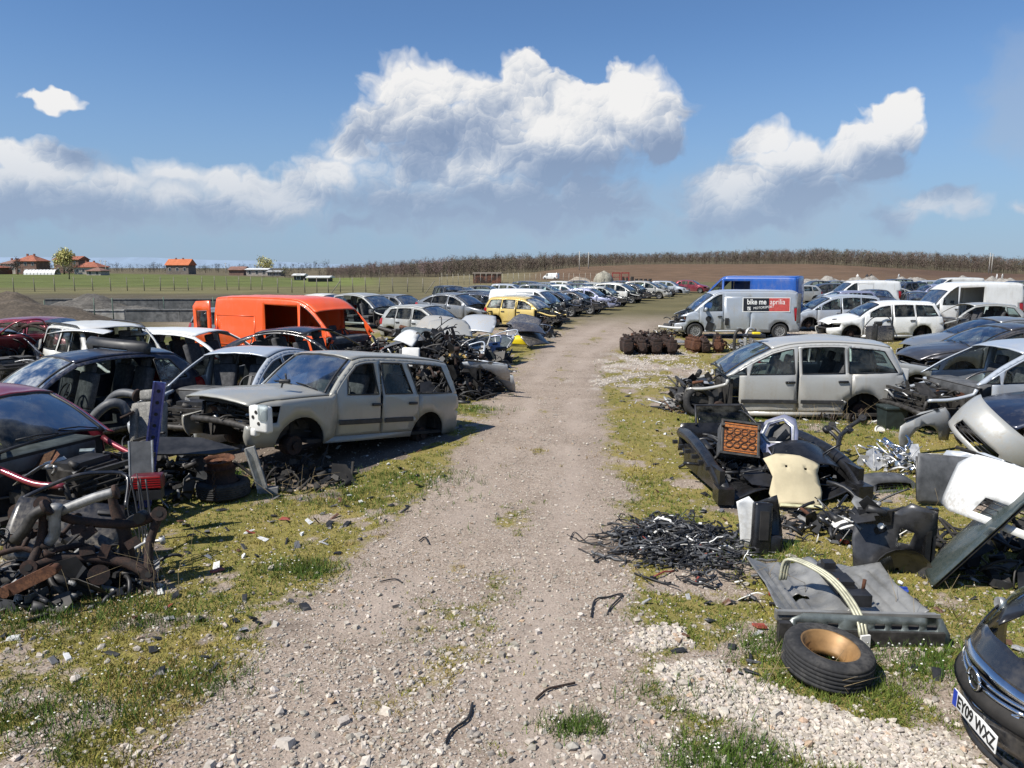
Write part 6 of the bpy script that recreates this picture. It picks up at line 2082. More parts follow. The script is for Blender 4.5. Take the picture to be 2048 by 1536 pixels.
def fender(label, loc, rot, mat, L=1.05, group=None, flip=1, name='fender'):
    root = empty(name, loc, label, 'car panel', tuple(rad(a) for a in rot), group)
    arc = [(.52 + .36 * math.cos(t), .02 + .36 * math.sin(t)) for t in np.linspace(.1, PI - .1, 14)]
    pl = [(L, .0), (L + .04, .36), (L - .02, .55), (L * .5, .58), (.06, .46), (0, .3), (.05, .08)] + arc[::-1]
    sheet('skin', pl, lambda x, y: (x, flip * (-.10 * math.exp(-((y - .58) / .12) ** 2) * -1 - .05 * (1 - x / L) ** 2 * -1), y), mat, root, .012, .09)
    mb = MB(); mb.box((L * .55, flip * .10, .54), (L * .8, .03, .03)); mb.build('flange', [M['dark']], root)
    return root

def bumper(label, loc, rot, mat, w=1.65, h=.42, sweep=.30, name='bumper', group=None, grille=True, lamps=False):
    """free-standing bumper cover, facing -y, bent back at the ends"""
    root = empty(name, loc, label, 'car bumper', tuple(rad(a) for a in rot), group)
    pl = [(-w / 2, .05), (-w * .42, 0), (w * .42, 0), (w / 2, .05), (w / 2, h * .8), (w * .40, h), (w * .15, h * 1.0), (-w * .15, h * 1.0), (-w * .40, h), (-w / 2, h * .8)]
    hl = [[(-w * .28, h * .12), (w * .28, h * .12), (w * .24, h * .38), (-w * .24, h * .38)]] if grille else []
    if lamps:
        for s in (-1, 1):
            hl.append([(s * w * .34, h * .18), (s * w * .42, h * .18), (s * w * .42, h * .36), (s * w * .34, h * .36)][::s])
    def f(x, y):
        t = abs(2 * x / w)
        return (x * (1 - .06 * t ** 3), sweep * t ** 2.6 + .05 * math.cos(y / h * PI) ** 2 + .12 * max(0, y / h - .75), y)
    sheet('cover', pl, f, mat, root, .012, .08, holes=hl)
    if grille:
        mb = MB()
        for k in range(3):
            z = h * (.17 + .085 * k)
            mb.tube([(x, f(x, z)[1] + .03, z) for x in np.linspace(-w * .26, w * .26, 7)], .008, 4)
        mb.build('grille', [M['black']], root)
    mb = MB(); mb.tube([(x, f(x, h * .5)[1] + .09, h * .55) for x in np.linspace(-w * .42, w * .42, 9)], .035, 5); mb.build('foam_core', [M['grey_plastic']], root)
    return root

def radiator(label, loc, rot, w=.6, h=.42, mat='alu_dull', core='black', group=None):
    root = empty('radiator', loc, label, 'radiator', tuple(rad(a) for a in rot), group)
    mb = MB(); mb.box((0, 0, h / 2), (w * .84, .025, h * .9)); mb.build('core', [M[core] if isinstance(core, str) else core], root)
    for s in (-1, 1):
        mb = MB(); mb.rbox((s * w * .46, 0, h / 2), (w * .08, .05, h), .012); mb.cyl((s * w * .46, -.02, h * .8), (s * w * .46, -.09, h * .82), .02, n=8); mb.build('side_tank', [M[mat]], root)
    mb = MB(); mb.box((0, 0, h + .005), (w, .045, .03)); mb.box((0, 0, -.005), (w, .045, .03)); mb.build('frame', [M[mat]], root)
    mb = MB()
    for k in range(9):
        mb.box((0, -.016, h * (k + 1) / 10), (w * .82, .006, .006))
    mb.build('fin', [M['metal_dark']], root)
    return root

def loose_seat(label, loc, rot, mat='fabric_grey', s=1.0):
    root = empty('seat_unit', loc, label, 'car seat', tuple(rad(a) for a in rot))
    mb = MB(); mb.rbox((0, 0, .2), (.50 * s, .5 * s, .16), .05); mb.build('cushion', [M[mat]], root)
    mb = MB(); mb.rbox((.28, 0, .56), (.15, .5, .62), .06, R3(0, 14, 0)); mb.rbox((.19, .17, .56), (.1, .1, .5), .04, R3(0, 14, 0)); mb.rbox((.19, -.17, .56), (.1, .1, .5), .04, R3(0, 14, 0)); mb.build('backrest', [M[mat]], root)
    mb = MB(); mb.rbox((.36, 0, .95), (.09, .25, .15), .04, R3(0, 14, 0)); mb.cyl((.34, .06, .82), (.35, .06, .92), .008, n=6); mb.cyl((.34, -.06, .82), (.35, -.06, .92), .008, n=6); mb.build('headrest', [M[mat]], root)
    mb = MB()
    for s2 in (-1, 1):
        mb.box((0, s2 * .2, .03), (.5, .04, .04)); mb.box((0, s2 * .2, .09), (.3, .03, .1))
    mb.build('rail', [M['metal_dark']], root)
    return root

def tyre_thing(label, loc, rot, R=.32, w=.2, rim=None, group=None, n=40, name='tyre', tread=True):
    root = empty(name, loc, label, 'tyre', tuple(rad(a) for a in rot), group)
    rr = R * .62
    mb = MB()
    prof = [(rr, -w * .40), (rr + .012, -w * .50), (R * .84, -w * .52), (R * .95, -w * .45), (R * .985, -w * .36)]
    for k in range(5):
        z0 = -w * .36 + w * .72 * k / 5
        z1 = z0 + w * .72 / 5
        prof += [(R, z0 + .004), (R, z1 - .010), (R - .007, z1 - .008), (R - .007, z1 - .002)]
    prof += [(R * .985, w * .36), (R * .95, w * .45), (R * .84, w * .52), (rr + .012, w * .50), (rr, w * .40), (rr + .01, 0)]
    mb.lathe(prof, n=n, closed=True)
    mb.build('tyre', [M['rubber']], root)
    if rim:
        mb = MB()
        mb.lathe([(rr + .012, w * .47), (rr + .006, w * .49), (rr - .006, w * .45), (rr - .012, w * .34), (rr - .030, w * .30), (rr - .034, w * .14), (rr - .048, w * .10), (rr - .052, -w * .06), (rr - .066, -w * .10), (rr - .062, -w * .26), (rr - .03, -w * .34), (rr + .004, -w * .47)], n=n)
        mb.build('rim', [M[rim]], root)
        mb = MB() if rim != 'bronze' else None
        if mb is None: return root
        mb.lathe([(rr - .05, -w * .20), (rr * .72, -w * .30), (rr * .55, -w * .14), (rr * .42, -w * .14), (rr * .36, -w * .22), (.045, -w * .22)], n=n)
        mb.build('rim_disc', [M[rim]], root)
    return root

def steel_rim(label, loc, rot, R=.20, w=.17, mat='rust_dark', group=None):
    root = empty('wheel_hoop', loc, label, 'wheel rim', tuple(rad(a) for a in rot), group)
    mb = MB(); mb.lathe([(R + .012, -w / 2), (R, -w / 2 + .01), (R - .012, -w * .38), (R - .03, -w * .1), (R - .03, w * .1), (R - .012, w * .38), (R, w / 2 - .01), (R + .012, w / 2), (R - .004, w / 2 - .006), (R - .036, w * .1), (R - .036, -w * .1), (R - .006, -w / 2 + .006)], n=28, closed=True); mb.build('barrel', [M[mat]], root)
    mb = MB(); mb.lathe([(R - .035, w * .05), (R * .7, w * .2), (R * .5, w * .12), (R * .3, w * .18), (.03, w * .16)], n=28); mb.build('disc', [M[mat]], root)
    return root

def engine_block(label, loc, rot, s=1.0, mat='rust_dark', group=None, seed=1):
    r = random.Random(seed)
    root = empty('engine_block', loc, label, 'engine', tuple(rad(a) for a in rot), group)
    mb = MB(); mb.rbox((0, 0, .22 * s), (.50 * s, .28 * s, .30 * s), .02); mb.box((0, 0, .05 * s), (.42 * s, .22 * s, .12 * s), None, 0, .8)
    for k in range(4):
        mb.cyl(((-.18 + .12 * k) * s, -.13 * s, .26 * s), ((-.18 + .12 * k) * s, -.19 * s, .24 * s), .035 * s, n=8)
    mb.cyl((-.25 * s, 0, .2 * s), (-.31 * s, 0, .2 * s), .09 * s, n=12)
    mb.build('block', [M[mat]], root)
    mb = MB(); mb.rbox((0, 0, .42 * s), (.48 * s, .22 * s, .10 * s), .02)
    for k in range(8):
        mb.cyl(((-.21 + .06 * k) * s, r.uniform(-.05, .05) * s, .45 * s), ((-.21 + .06 * k) * s, r.uniform(-.06, .06) * s, (.52 + r.uniform(0, .05)) * s), .016 * s, n=6)
    mb.build('cylinder_head', [M[mat]], root)
    mb = MB(); mb.tube(catmull([(-.2 * s, -.16 * s, .3 * s), (-.1 * s, -.26 * s, .26 * s), (.1 * s, -.26 * s, .2 * s), (.22 * s, -.2 * s, .12 * s)], .06), .03 * s, 6); mb.build('manifold', [M['rust' if r.random() < .4 else mat]], root)
    return root

def scrap_heap(name, label, center, ext, n, seed, mats=None, big=1.0, hfun=None):
    """an uncountable tangle of small parts filling a heap"""
    r = random.Random(seed)
    mb = MB()
    cx, cy, cz = center
    for k in range(n):
        a = r.uniform(0, 2 * PI); q = math.sqrt(r.random())
        x, y = q * math.cos(a) * ext[0], q * math.sin(a) * ext[1]
        top = ext[2] * (1 - q ** 1.6)
        z = r.uniform(.0, max(.04, top))
        junk(mb, (x - .02, y - .02, z), (x + .02, y + .02, z + .03), 1, r, big)
    o = mb.build(name, mats or JM(), None, (cx, cy, cz))
    return tag(o, label, 'scrap', kind='stuff')

def cable_heap(name, label, c, rx, ry, h, n, seed):
    r = random.Random(seed)
    mb = MB()
    for k in range(n):
        a = r.uniform(0, 2 * PI); q = math.sqrt(r.random()) * .95
        x, y = q * math.cos(a) * rx, q * math.sin(a) * ry
        z = r.uniform(.01, .02 + h * (1 - q ** 1.5))
        th = r.uniform(0, 2 * PI)
        pts = []
        p = Vector((x, y, z))
        cv = r.uniform(-7, 7)
        for j in range(r.randint(5, 10)):
            pts.append(p.copy())
            th += cv * .05 + r.gauss(0, .35)
            p = p + Vector((math.cos(th) * .05, math.sin(th) * .05, r.gauss(0, .012)))
            p.z = max(.012, p.z)
        mb.tube(pts, r.choice((.004, .005, .007, .010, .014)), 5, r.choices((0, 1, 2, 3), (10, 4, .7, .25))[0])
        if r.random() < .28:
            mb.box(pts[-1], (r.uniform(.02, .06), r.uniform(.02, .04), .02), R3(0, 0, r.uniform(0, 90)), r.choices((0, 1, 2), (6, 3, 1.0))[0])
    o = mb.build(name, [M['black'], M['grey_plastic'], M['white_plastic'], plain('red_cable', (.22, .05, .035), .6)], None, c)
    return tag(o, label, 'cables', kind='stuff')

def loose_cable(label, px, r=.008, mat='black', h=.01):
    pts = [P(u, v) for u, v in px]
    pts = [(p.x, p.y, float(hz(p.x, p.y)) + h + r) for p in pts]
    o = Vector(pts[0])
    mb = MB(); mb.tube([Vector(p) - o for p in catmull(pts, .05)], r, 6)
    return tag(mb.build('loose_cable', [M[mat]], None, o), label, 'cable')

def on(u, v, z=0.0):
    """point on the ground seen at a pixel, lifted by z"""
    q = P(u, v)
    return (q.x, q.y, float(hz(q.x, q.y)) + z)
def up(u, v, y):
    q = PD(u, v, y)
    return (q.x, q.y, q.z)

# ---- left foreground: axles and arms piled before the dark red car
scrap_heap('scrap_pile', 'tangle of dark small parts at the foot of the axle pile, left foreground', on(130, 1175), (.85, .62, .42), 210, 201, [M['black'], M['metal_dark'], M['alu_dull'], M['rust_dark'], M['dark']])
subframe('dark axle subframe standing on edge in the left foreground pile', up(195, 1080, 6.55), (70, 12, 20), .95, .55, 'rust_dark', r=.05)
subframe('second subframe lying low in the left foreground pile', up(90, 1165, 6.6), (12, 4, -20), .95, .5, 'metal_dark')
b0 = empty('axle_beam', up(250, 1085, 6.7), 'thick curved dark beam standing upright in the left foreground pile', 'car part')
mb = MB(); mb.tube(catmull([(-.10, .0, .50), (-.06, 0, .30), (.0, 0, .12), (.02, 0, -.15), (.10, -.02, -.42), (.14, -.02, -.55)], .06), [.030, .034, .04, .045, .05, .055, .058, .06, .06, .06, .062, .065, .066, .066, .066, .066, .066, .066, .066, .066, .066, .066][:len(catmull([(-.10, .0, .50), (-.06, 0, .30), (.0, 0, .12), (.02, 0, -.15), (.10, -.02, -.42), (.14, -.02, -.55)], .06))], 8); mb.build('beam', [M['rust_dark']], b0)
mb = MB(); mb.tube(catmull([(.0, 0, .14), (.08, 0, .22), (.17, 0, .25)], .04), .04, 8); mb.cyl((.17, -.05, .25), (.17, .05, .25), .055, n=12); mb.build('knuckle', [M['metal_dark']], b0)
pipe('grey bent axle tube lying across the left foreground pile', up(165, 1010, 6.5), (0, 0, 12), [(-.32, 0, -.10), (-.12, 0, -.02), (.10, 0, .06), (.28, .02, .10)], .045, 'alu_dull', 'axle_tube')
pipe('short grey tube dropping from the axle tube in the left foreground pile', up(112, 1040, 6.4), (0, 0, 0), [(.02, 0, .14), (-.01, 0, .02), (-.03, 0, -.14), (-.10, -.02, -.22)], .05, 'alu_dull', 'axle_tube')
pipe('dark stub tube at the left of the axle pile', up(52, 1055, 6.3), (0, 0, 15), [(-.1, 0, -.12), (0, 0, 0), (.06, 0, .10), (.18, 0, .17)], .05, 'metal_dark', 'axle_tube')
a_ = MB(); a_.box((0, 0, 0), (.46, .05, .10), R3(0, -26, 0)); a_.cyl((-.22, -.04, -.10), (-.22, .04, -.10), .05, n=10); a_.cyl((.21, -.04, .10), (.21, .04, .10), .04, n=10)
tag(a_.build('trailing_link', [M['rust']], None, up(62, 1160, 6.1)), 'rust-red flat trailing arm at the bottom of the left foreground pile', 'car part')
for k, (u, v, y, rt, L_, lb) in enumerate(((160, 1110, 6.5, (30, 20, 40), .5, 'dark suspension arm in the middle of the left foreground pile'), (220, 1160, 6.6, (10, -20, 100), .45, 'dark suspension arm below the upright beam in the left foreground'),
        (40, 1120, 6.4, (60, 10, 10), .5, 'dark suspension arm at the photo edge of the left foreground pile'), (200, 1190, 6.4, (5, 8, 20), .42, 'grey ball-joint arm lying in front of the left foreground pile'), (110, 1090, 6.7, (80, 40, 60), .55, 'dark arm standing between tubes in the left foreground pile'))):
    arm(lb, up(u, v, y), rt, L_, 'alu_dull' if k == 3 else 'rust_dark')
strut('black spring strut in the left foreground pile', up(190, 1150, 6.8), (70, 10, 30), .55)
strut('second spring strut leaning at the back of the left foreground pile', up(60, 1100, 6.9), (40, -30, 10), .55)
arm('pale curved arm end poking from the left foreground pile', up(292, 1092, 6.9), (0, -12, 30), .3, 'alu', None, .05, .016)
for k in range(7):
    x0 = 262 + k * 5
    pts = [PD(x0 + rj.gauss(0, 4), 955 + rj.gauss(0, 6), 7.2), PD(x0 + 4 + rj.gauss(0, 5), 1020, 7.1), PD(x0 + 8 + rj.gauss(0, 10), 1085, 7.0), PD(x0 + 16 + rj.gauss(0, 14), 1140, 6.95)]
    mb = MB(); o0 = pts[0].copy(); mb.tube([Vector(p) - o0 for p in catmull(pts, .06)], .009 if k % 2 else .006, 5)
    tag(mb.build('hanging_cable', [M['black']], None, o0), 'black cable hanging from the stripped front of the dark red car', 'cable', 'cables hanging off the dark red car')
car_door('black door shell lying at the left photo edge', on(8, 1165, .22), (-40, 10, 14), BLACKP, .95, True)
# red lamp block, plates and struts at the nose of the dark red car
lb_ = empty('tail_lamp_unit', up(296, 962, 7.6), 'red ribbed tail lamp block hanging at the nose of the dark red car', 'lamp', (0, 0, rad(12)))
mb = MB(); mb.rbox((0, 0, 0), (.30, .16, .15), .02); mb.build('housing', [plain('dark_red_plastic', (.09, .008, .010), .35)], lb_)
for k in range(5):
    mb = MB(); mb.box((0, -.085, .055 - k * .025), (.28, .012, .012)); mb.build('rib', [M['red_lens']], lb_)
mb = MB(); mb.box((.02, -.02, -.13), (.24, .14, .10)); mb.build('bracket', [M['black']], lb_)
pl_ = empty('radiator', up(282, 925, 8.0), 'dark thin cooler plate standing behind the red lamp block', 'radiator', (rad(-8), 0, rad(10)))
mb = MB(); mb.box((0, 0, 0), (.22, .03, .46)); mb.build('core', [M['grey_plastic']], pl_)
mb = MB(); mb.box((.12, 0, 0), (.015, .04, .48)); mb.box((-.115, 0, 0), (.015, .04, .48)); mb.build('rail', [M['alu']], pl_)
bs = empty('front_crossmember', up(312, 828, 8.8), 'bright blue painted sheet-metal rail standing upright before the fastback', 'car panel', (0, rad(10), rad(20)))
mb = MB(); mb.box((0, 0, -.38), (.13, .03, 1.54)); mb.box((-.06, -.03, -.38), (.02, .06, 1.54)); mb.box((.06, -.03, -.38), (.02, .06, 1.54)); mb.build('rail', [paint((.012, .03, .22), .2, .35, .2)], bs)
mb = MB()
for k in range(5): mb.cyl((0, -.022, -.28 + k * .14), (0, -.014, -.28 + k * .14), .022, n=8)
mb.build('hole', [M['dark']], bs)
loose_seat('grey cloth car seat standing between the dark red car and the fastback', (-4.95, 9.75, .28), (-6, 0, 78))
pipe('thick grey plastic air duct beside the grey seat', up(215, 815, 9.8), (0, 0, 10), [(-.28, 0, -.26), (-.12, 0, -.06), (.04, 0, .05), (.16, .05, .02), (.22, .05, -.12)], .065, 'grey_plastic', 'air_duct')
pipe('second grey air duct above the seat, under the fastback', up(238, 790, 10.2), (0, 0, -10), [(-.2, 0, -.14), (-.05, 0, .0), (.12, 0, .03), (.28, 0, .0)], .06, 'grey_plastic', 'air_duct')
scrap_heap('scrap_pile', 'loose black engine parts between the dark red car and the beige off-roader', (-4.75, 9.8, 0), (.8, .9, .8), 240, 202, [M['black'], M['metal_dark'], M['alu'], M['dark'], M['grey_plastic']])
mb = MB(); mb.plate([(-.5, -.22), (.36, -.10), (.62, .06), (.1, .26), (-.45, .2)], 0, .02, R3(18, 6, 8)); tag(mb.build('plastic_undertray', [M['black']], None, (-4.05, 9.1, .72)), 'dark triangular plastic undertray below the fastback nose', 'car part')
# wheel stack before the off-roader
q = on(448, 992)
tyre_thing('black tyre lying flat under two rusty rims before the off-roader', (q[0], q[1], .11), (0, 0, 0), .335, .2)
steel_rim('lower rusty rim on the tyre before the off-roader', (q[0] - .02, q[1], .30), (2, 0, 0), .20, .20)
steel_rim('tilted upper rusty rim on top of the tyre stack', (q[0] - .03, q[1], .44), (6, -4, 40), .185, .13, 'rust')
mb = MB()
for k in range(9):
    z = .40 - k * .045
    mb.lathe([(.022 + .006 * math.cos(t), .006 * math.sin(t)) for t in np.linspace(0, 2 * PI, 5)[:-1]], (0, 0, z), axis='X' if k % 2 else 'Y', n=8, closed=True)
tag(mb.build('chain', [M['rust_dark']], None, (q[0] + .02, q[1] - .345, .02)), 'rusty chain hanging down over the tyre stack', 'chain')
m_ = empty('bumper_strut', up(514, 940, 9.6), 'shiny galvanised strut leaning between the off-roader and the tyre stack', 'car part', (0, rad(-14), rad(10)))
mb = MB(); mb.box((0, 0, .02), (.13, .05, .60)); mb.box((-.055, -.03, .02), (.02, .05, .60)); mb.box((.055, -.03, .02), (.02, .05, .60)); mb.build('channel', [M['alu']], m_)
mb = MB(); mb.box((.05, 0, -.33), (.26, .12, .13), R3(0, 12, 0)); mb.build('foot', [M['alu_dull']], m_)
hb = empty('headlamp_bucket', up(522, 838, 9.75), 'white plastic headlamp bucket hanging at the corner of the off-roader', 'lamp', (0, 0, rad(-30)))
mb = MB(); mb.rbox((0, 0, 0), (.34, .12, .36), .04); mb.rbox((-.14, -.02, -.18), (.18, .10, .12), .03); mb.build('bucket', [M['white_plastic']], hb)
mb = MB(); mb.rbox((.10, -.05, .10), (.14, .08, .22), .03); mb.build('indicator', [M['lens']], hb)
mb = MB()
for x, z in ((-.08, .03), (.02, -.05), (-.02, .1)): mb.cyl((x, -.068, z), (x, -.055, z), .025, n=8)
mb.build('hole', [M['dark']], hb)
scrap_heap('scrap_pile', 'axle parts and hoses hanging under the front of the off-roader', on(610, 965), (.75, .55, .35), 80, 203, [M['dark'], M['dark'], M['metal_dark'], M['rust_dark'], M['dark']])
mb = MB(); mb.tube(catmull([(0, 0, 0), (.02, 0, .06), (.07, 0, .09), (.06, .02, .2)], .03), [.012] * 30 if False else .014, 6); mb.rbox((.05, 0, .09), (.16, .07, .06), .02); mb.tube([(.02, 0, .1), (-.08, 0, .2)], .004, 4); tag(mb.build('wiper_motor', [M['black']], None, up(563, 775, 10.6)), 'small black hinge and wire sticking up from the off-roader hood', 'car part')

# ---- middle left: the big heap of parts behind the off-roader
hc = on(905, 800)
scrap_heap('scrap_pile', 'tall tangle of black and brown suspension parts behind the off-roader', (hc[0] - .28, hc[1] + 1.15, 0), (1.3, 1.7, 1.65), 1150, 204, [M['black'], M['dark'], M['metal_dark'], M['rust_dark'], M['black']], 1.15)
for k in range(16):
    u, v = 850 + rj.uniform(0, 110), 720 + rj.uniform(0, 72)
    arm('black suspension arm tangled in the tall heap behind the off-roader', up(u, v, 17.1 + rj.uniform(-.3, .5)), (rj.uniform(0, 180), rj.uniform(-50, 50), rj.uniform(0, 180)), rj.uniform(.45, .8), 'rust_dark' if k % 3 else 'metal_dark', 'suspension arms in the tall heap', .1, .035)
for k in range(5):
    subframe('black subframe tangled in the tall heap behind the off-roader', up(860 + k * 24, 765 - (k % 3) * 22, 17.3 + .1 * k), (rj.uniform(20, 110), rj.uniform(-30, 30), rj.uniform(0, 180)), 1.0, .55, 'rust_dark', 'subframes in the tall heap')
bd = empty('seat_back_cover', up(822, 715, 17.2), 'pale plastic seat-back panel standing in the tall heap', 'car part', (rad(-8), 0, rad(-8)))
mb = MB(); mb.rbox((0, 0, 0), (.42, .10, .46), .04); mb.build('panel', [M['white_plastic']], bd); mb = MB(); mb.rbox((-.24, .06, -.02), (.10, .16, .44), .03); mb.build('side', [M['grey_plastic']], bd)
mb = MB(); mb.box((0, 0, 0), (.9, .05, .06), R3(0, -38, 10)); tag(mb.build('wooden_batten', [plain('tan_wood', (.32, .22, .11), .8)], None, up(860, 735, 16.9)), 'tan wooden batten stuck into the tall heap', 'batten')
sheet_ = hood_panel('ochre plastic panel on top of the tall heap', up(915, 722, 17.2), (20, -10, 20), plain('ochre_plastic', (.36, .24, .07), .6), .5, .4, 'plastic_sheet')
hood_panel('white crumpled fender panel on the left of the tall heap', up(805, 688, 17.8), (38, 14, -30), WHITEP, .6, .45, 'fender_sheet', dent=.05)
fender('pale blue-silver fender lying against the track side of the tall heap', up(925, 752, 17.3), (48, 4, -14), SILVER_BLUE, 1.15)
fender('second pale blue fender sliding down onto the grass by the track', on(950, 778, .12), (38, 8, -24), SILVER_BLUE, 1.1)
for k, (u, v, y, rt, pm, lb) in enumerate(((915, 762, 0, (-40, -12, -20), SILVER_BLUE, 'silver-blue door leaning on the track side of the heap, nearest one'), (935, 745, 0, (-28, -10, -44), SILVER, 'silver door in the leaning row, second behind the heap'),
        (952, 728, 0, (-48, -8, -16), LILAC, 'lilac-grey door in the leaning row, third behind the heap'), (972, 716, 0, (-30, 14, -50), NAVY2, 'blue-grey door in the leaning row, fourth behind the heap'), (985, 704, 0, (-52, -6, -28), SILVER_BLUE, 'silver-blue door in the leaning row, fifth behind the heap'),
        (1030, 690, 0, (-36, -6, -8), NAVY, 'navy door near the yellow bumper'), (1052, 682, 0, (-44, 10, -40), NAVY2, 'dark blue door behind the yellow bumper'))):
    q = on(u, v, .10); car_door(lb, (q[0] - .3, q[1], q[2]), rt, pm, 1.05, True, glass=M['glass_dark'] if k % 2 else None)
yb = on(1040, 694); bumper('bright yellow bumper lying beside the track', (yb[0] - .1, yb[1] + .1, .10), (-14, 4, -10), plain('yellow_plastic', (.72, .56, .015), .45, 0, .06), 1.05, .34, .22, grille=False)
for k, (u, v, y, rt, pm, lb) in enumerate(((1062, 650, 27.5, (24, 6, 20), NAVY, 'navy hood panel lying on the dark heap right of the yellow bumper'), (1040, 640, 29.0, (30, 12, -30), NAVY2, 'blue-black hood panel propped behind the yellow bumper'), (1080, 674, 27.5, (38, 0, 50), BLACKP, 'black panel at the track edge right of the yellow bumper'),
        (850, 655, 19.0, (14, 8, 10), M['green_grey'], 'flat grey sheet panel standing on the heap behind the orange nose'), (800, 668, 18.6, (10, -14, -14), M['grey_plastic'], 'dark grey wedge panel on the heap before the orange van'), (900, 652, 20.5, (30, 0, 10), SILVER_DULL, 'silver hood panel on the heap under the steel-grey fastback'),
        (870, 640, 22, (25, 5, -10), SILVER, 'bright silver hood panel further back on the heap'), (945, 645, 22.5, (35, 0, -20), SILVER_BLUE, 'pale blue hood panel before the steel-grey fastback'))):
    q = PD(u, v, y); hood_panel(lb, (q.x, q.y, max(.05, q.z - .3)), rt, pm, 1.25, .85, dent=.02)
scrap_heap('scrap_pile', 'dark mixed scrap running from the tall heap towards the yellow bumper', (-1.5, 23.2, 0), (1.5, 4.2, 1.05), 520, 205, [M['black'], M['metal_dark'], M['alu'], M['rust_dark'], M['grey_plastic']], 1.3)
scrap_heap('scrap_pile', 'dark torn plastics at the track edge before the yellow estate', on(1065, 672), (1.1, 1.6, .9), 130, 206, [M['black'], M['black'], M['grey_plastic'], M['dark'], NAVY2], 1.3)
scrap_heap('scrap_pile', 'mixed engine scrap between the orange van nose and the silver people carrier', (-3.2, 21.4, 0), (1.5, 2.6, 1.25), 480, 207, [M['black'], M['metal_dark'], M['alu'], M['rust_dark'], M['grey_plastic']], 1.4)
pipe('dull red-brown silencer lying on the scrap under the steel-grey fastback', (-2.6, 22.0, 1.10), (0, 0, -25), [(-.8, 0, .1), (-.3, 0, .0), (.5, 0, -.1), (1.0, 0, -.15)], .07, 'rust', 'exhaust_pipe', box=((.2, 0, -.03), (.9, .3, .22)))
pipe('dark cylinder silencer beside the red-brown silencer', (-3.3, 22.3, 1.05), (0, 0, -25), [(-.8, 0, .1), (-.3, 0, .0), (.5, 0, -.1), (1.0, 0, -.15)], .07, 'metal_dark', 'exhaust_pipe', box=((.2, 0, -.03), (.9, .3, .25)))
# parts lying on roofs and along the left rows
bumper('black bumper lying on the roof of the black-blue hatchback', (-7.05, 13.0, 1.47), (-6, 3, -18), M['black'], 1.5, .26, .2)
bumper('black bumper lying across the scrap behind the off-roader roof', (-3.3, 15.5, 1.02), (-40, 0, 10), M['black'], 1.3, .3, .2)
scrap_heap('scrap_pile', 'engine scrap heaped between the white off-roader and the estate shell', (-8.0, 16.5, 0), (.9, .8, .95), 170, 208, None, 1.2)
scrap_heap('scrap_pile', 'engine scrap heaped before the black roof shell', (-3.5, 16.0, 0), (1.3, .75, 1.15), 220, 209, None, 1.2)
scrap_heap('scrap_pile', 'dark engines and parts heaped at the left photo edge', (-12.0, 18.0, 0), (1.5, 1.6, 1.35), 260, 210, None, 1.25)
for k, (u, v, y, rt, lb) in enumerate(((30, 668, 18, (40, 0, 30), 'brown door shell sticking up from the scrap at the left edge'), (90, 668, 19, (60, 0, -20), 'blue-grey door with pointed frame left of the white off-roader'))):
    q = PD(u, v, y); car_door(lb, (q.x - .4, q.y, q.z - .5), rt, (MAROON, NAVY2)[k], 1.05)
for k, (u0, v0, u1, v1, lb) in enumerate(((40, 655, 105, 648, 'dark steel bar lying over the scrap at the far left'), (45, 650, 100, 664, 'second dark steel bar crossing it at the far left'), (0, 650, 40, 664, 'dark bent bar at the left photo edge'))):
    a, b = PD(u0, v0, 19.5), PD(u1, v1, 19.2)
    mb = MB(); mb.tube([(0, 0, 0), tuple((b - a) * .5 + Vector((0, 0, .06))), tuple(b - a)], .045, 6); mb.box((0, 0, 0), (.16, .12, .1)); tag(mb.build('steel_bar', [M['rust_dark']], None, a), lb, 'bar')
pl2 = hood_panel('white flat tailgate panel lying beside the white off-roader', up(150, 668, 16.4), (4, 0, -6), WHITEP, 1.3, .6, 'tailgate_sheet')
# orange van: open rear door
vo = van_o[0]
d_o = sheet('rear_door', [(0, .50), (.86, .50), (.86, 2.05), (.70, 2.22), (0, 2.26)], lambda x, y: (x, -.03 * math.sin(x / .86 * PI), y), ORANGE, vo, .05, .3, holes=[[(.16, 1.25), (.72, 1.25), (.72, 1.90), (.16, 1.92)]], loc=(2.70, .93, 0), rot=(0, 0, rad(-8)))
mb = MB()
for a_, b_ in (((.9, .85), (2.45, .85)), ((2.45, .85), (2.45, 1.80)), ((2.45, 1.80), (.9, 1.80)), ((.9, 1.80), (.9, .85))):
    yo = [float(van_o[3]([(p[0] + van_o[2] / 2, p[1])])[0]) for p in (a_, b_)]
    mb.tube([(a_[0], yo[0] + .004, a_[1]), (b_[0], yo[1] + .004, b_[1])], .022, 6, 0, .6)
mb.build('side_moulding', [ORANGE], vo)
sheet('window', [(.17, 1.26), (.71, 1.26), (.71, 1.89), (.17, 1.91)], lambda x, y: (x, 0, y), M['glass_dark'], d_o, .006, .5)
# ---------------------------------------------------------------- right-hand side scrap
def text(body, size, loc, rot, mat, parent, sx=1.0, name='lettering', shear=0.0, bold=0.0):
    cu = bpy.data.curves.new(name, 'FONT')
    cu.body = body
    cu.size = size
    cu.extrude = 0.0015
    cu.shear = shear
    cu.offset = bold
    cu.materials.append(mat)
    tmp = bpy.data.objects.new(name, cu)
    COL.objects.link(tmp)
    bpy.context.view_layer.update()
    me = bpy.data.meshes.new_from_object(tmp.evaluated_get(bpy.context.evaluated_depsgraph_get()))
    bpy.data.objects.remove(tmp)
    o = bpy.data.objects.new(name, me)
    link(o, parent)
    o.location = loc
    o.rotation_euler = rot
    o.scale = (sx, 1, 1)
    return o
WHITE_INK = plain('white_lettering', (.78, .78, .76), .6, 0, .03)
BLACK_INK = plain('black_lettering', (.012, .012, .013), .6, 0, .1)
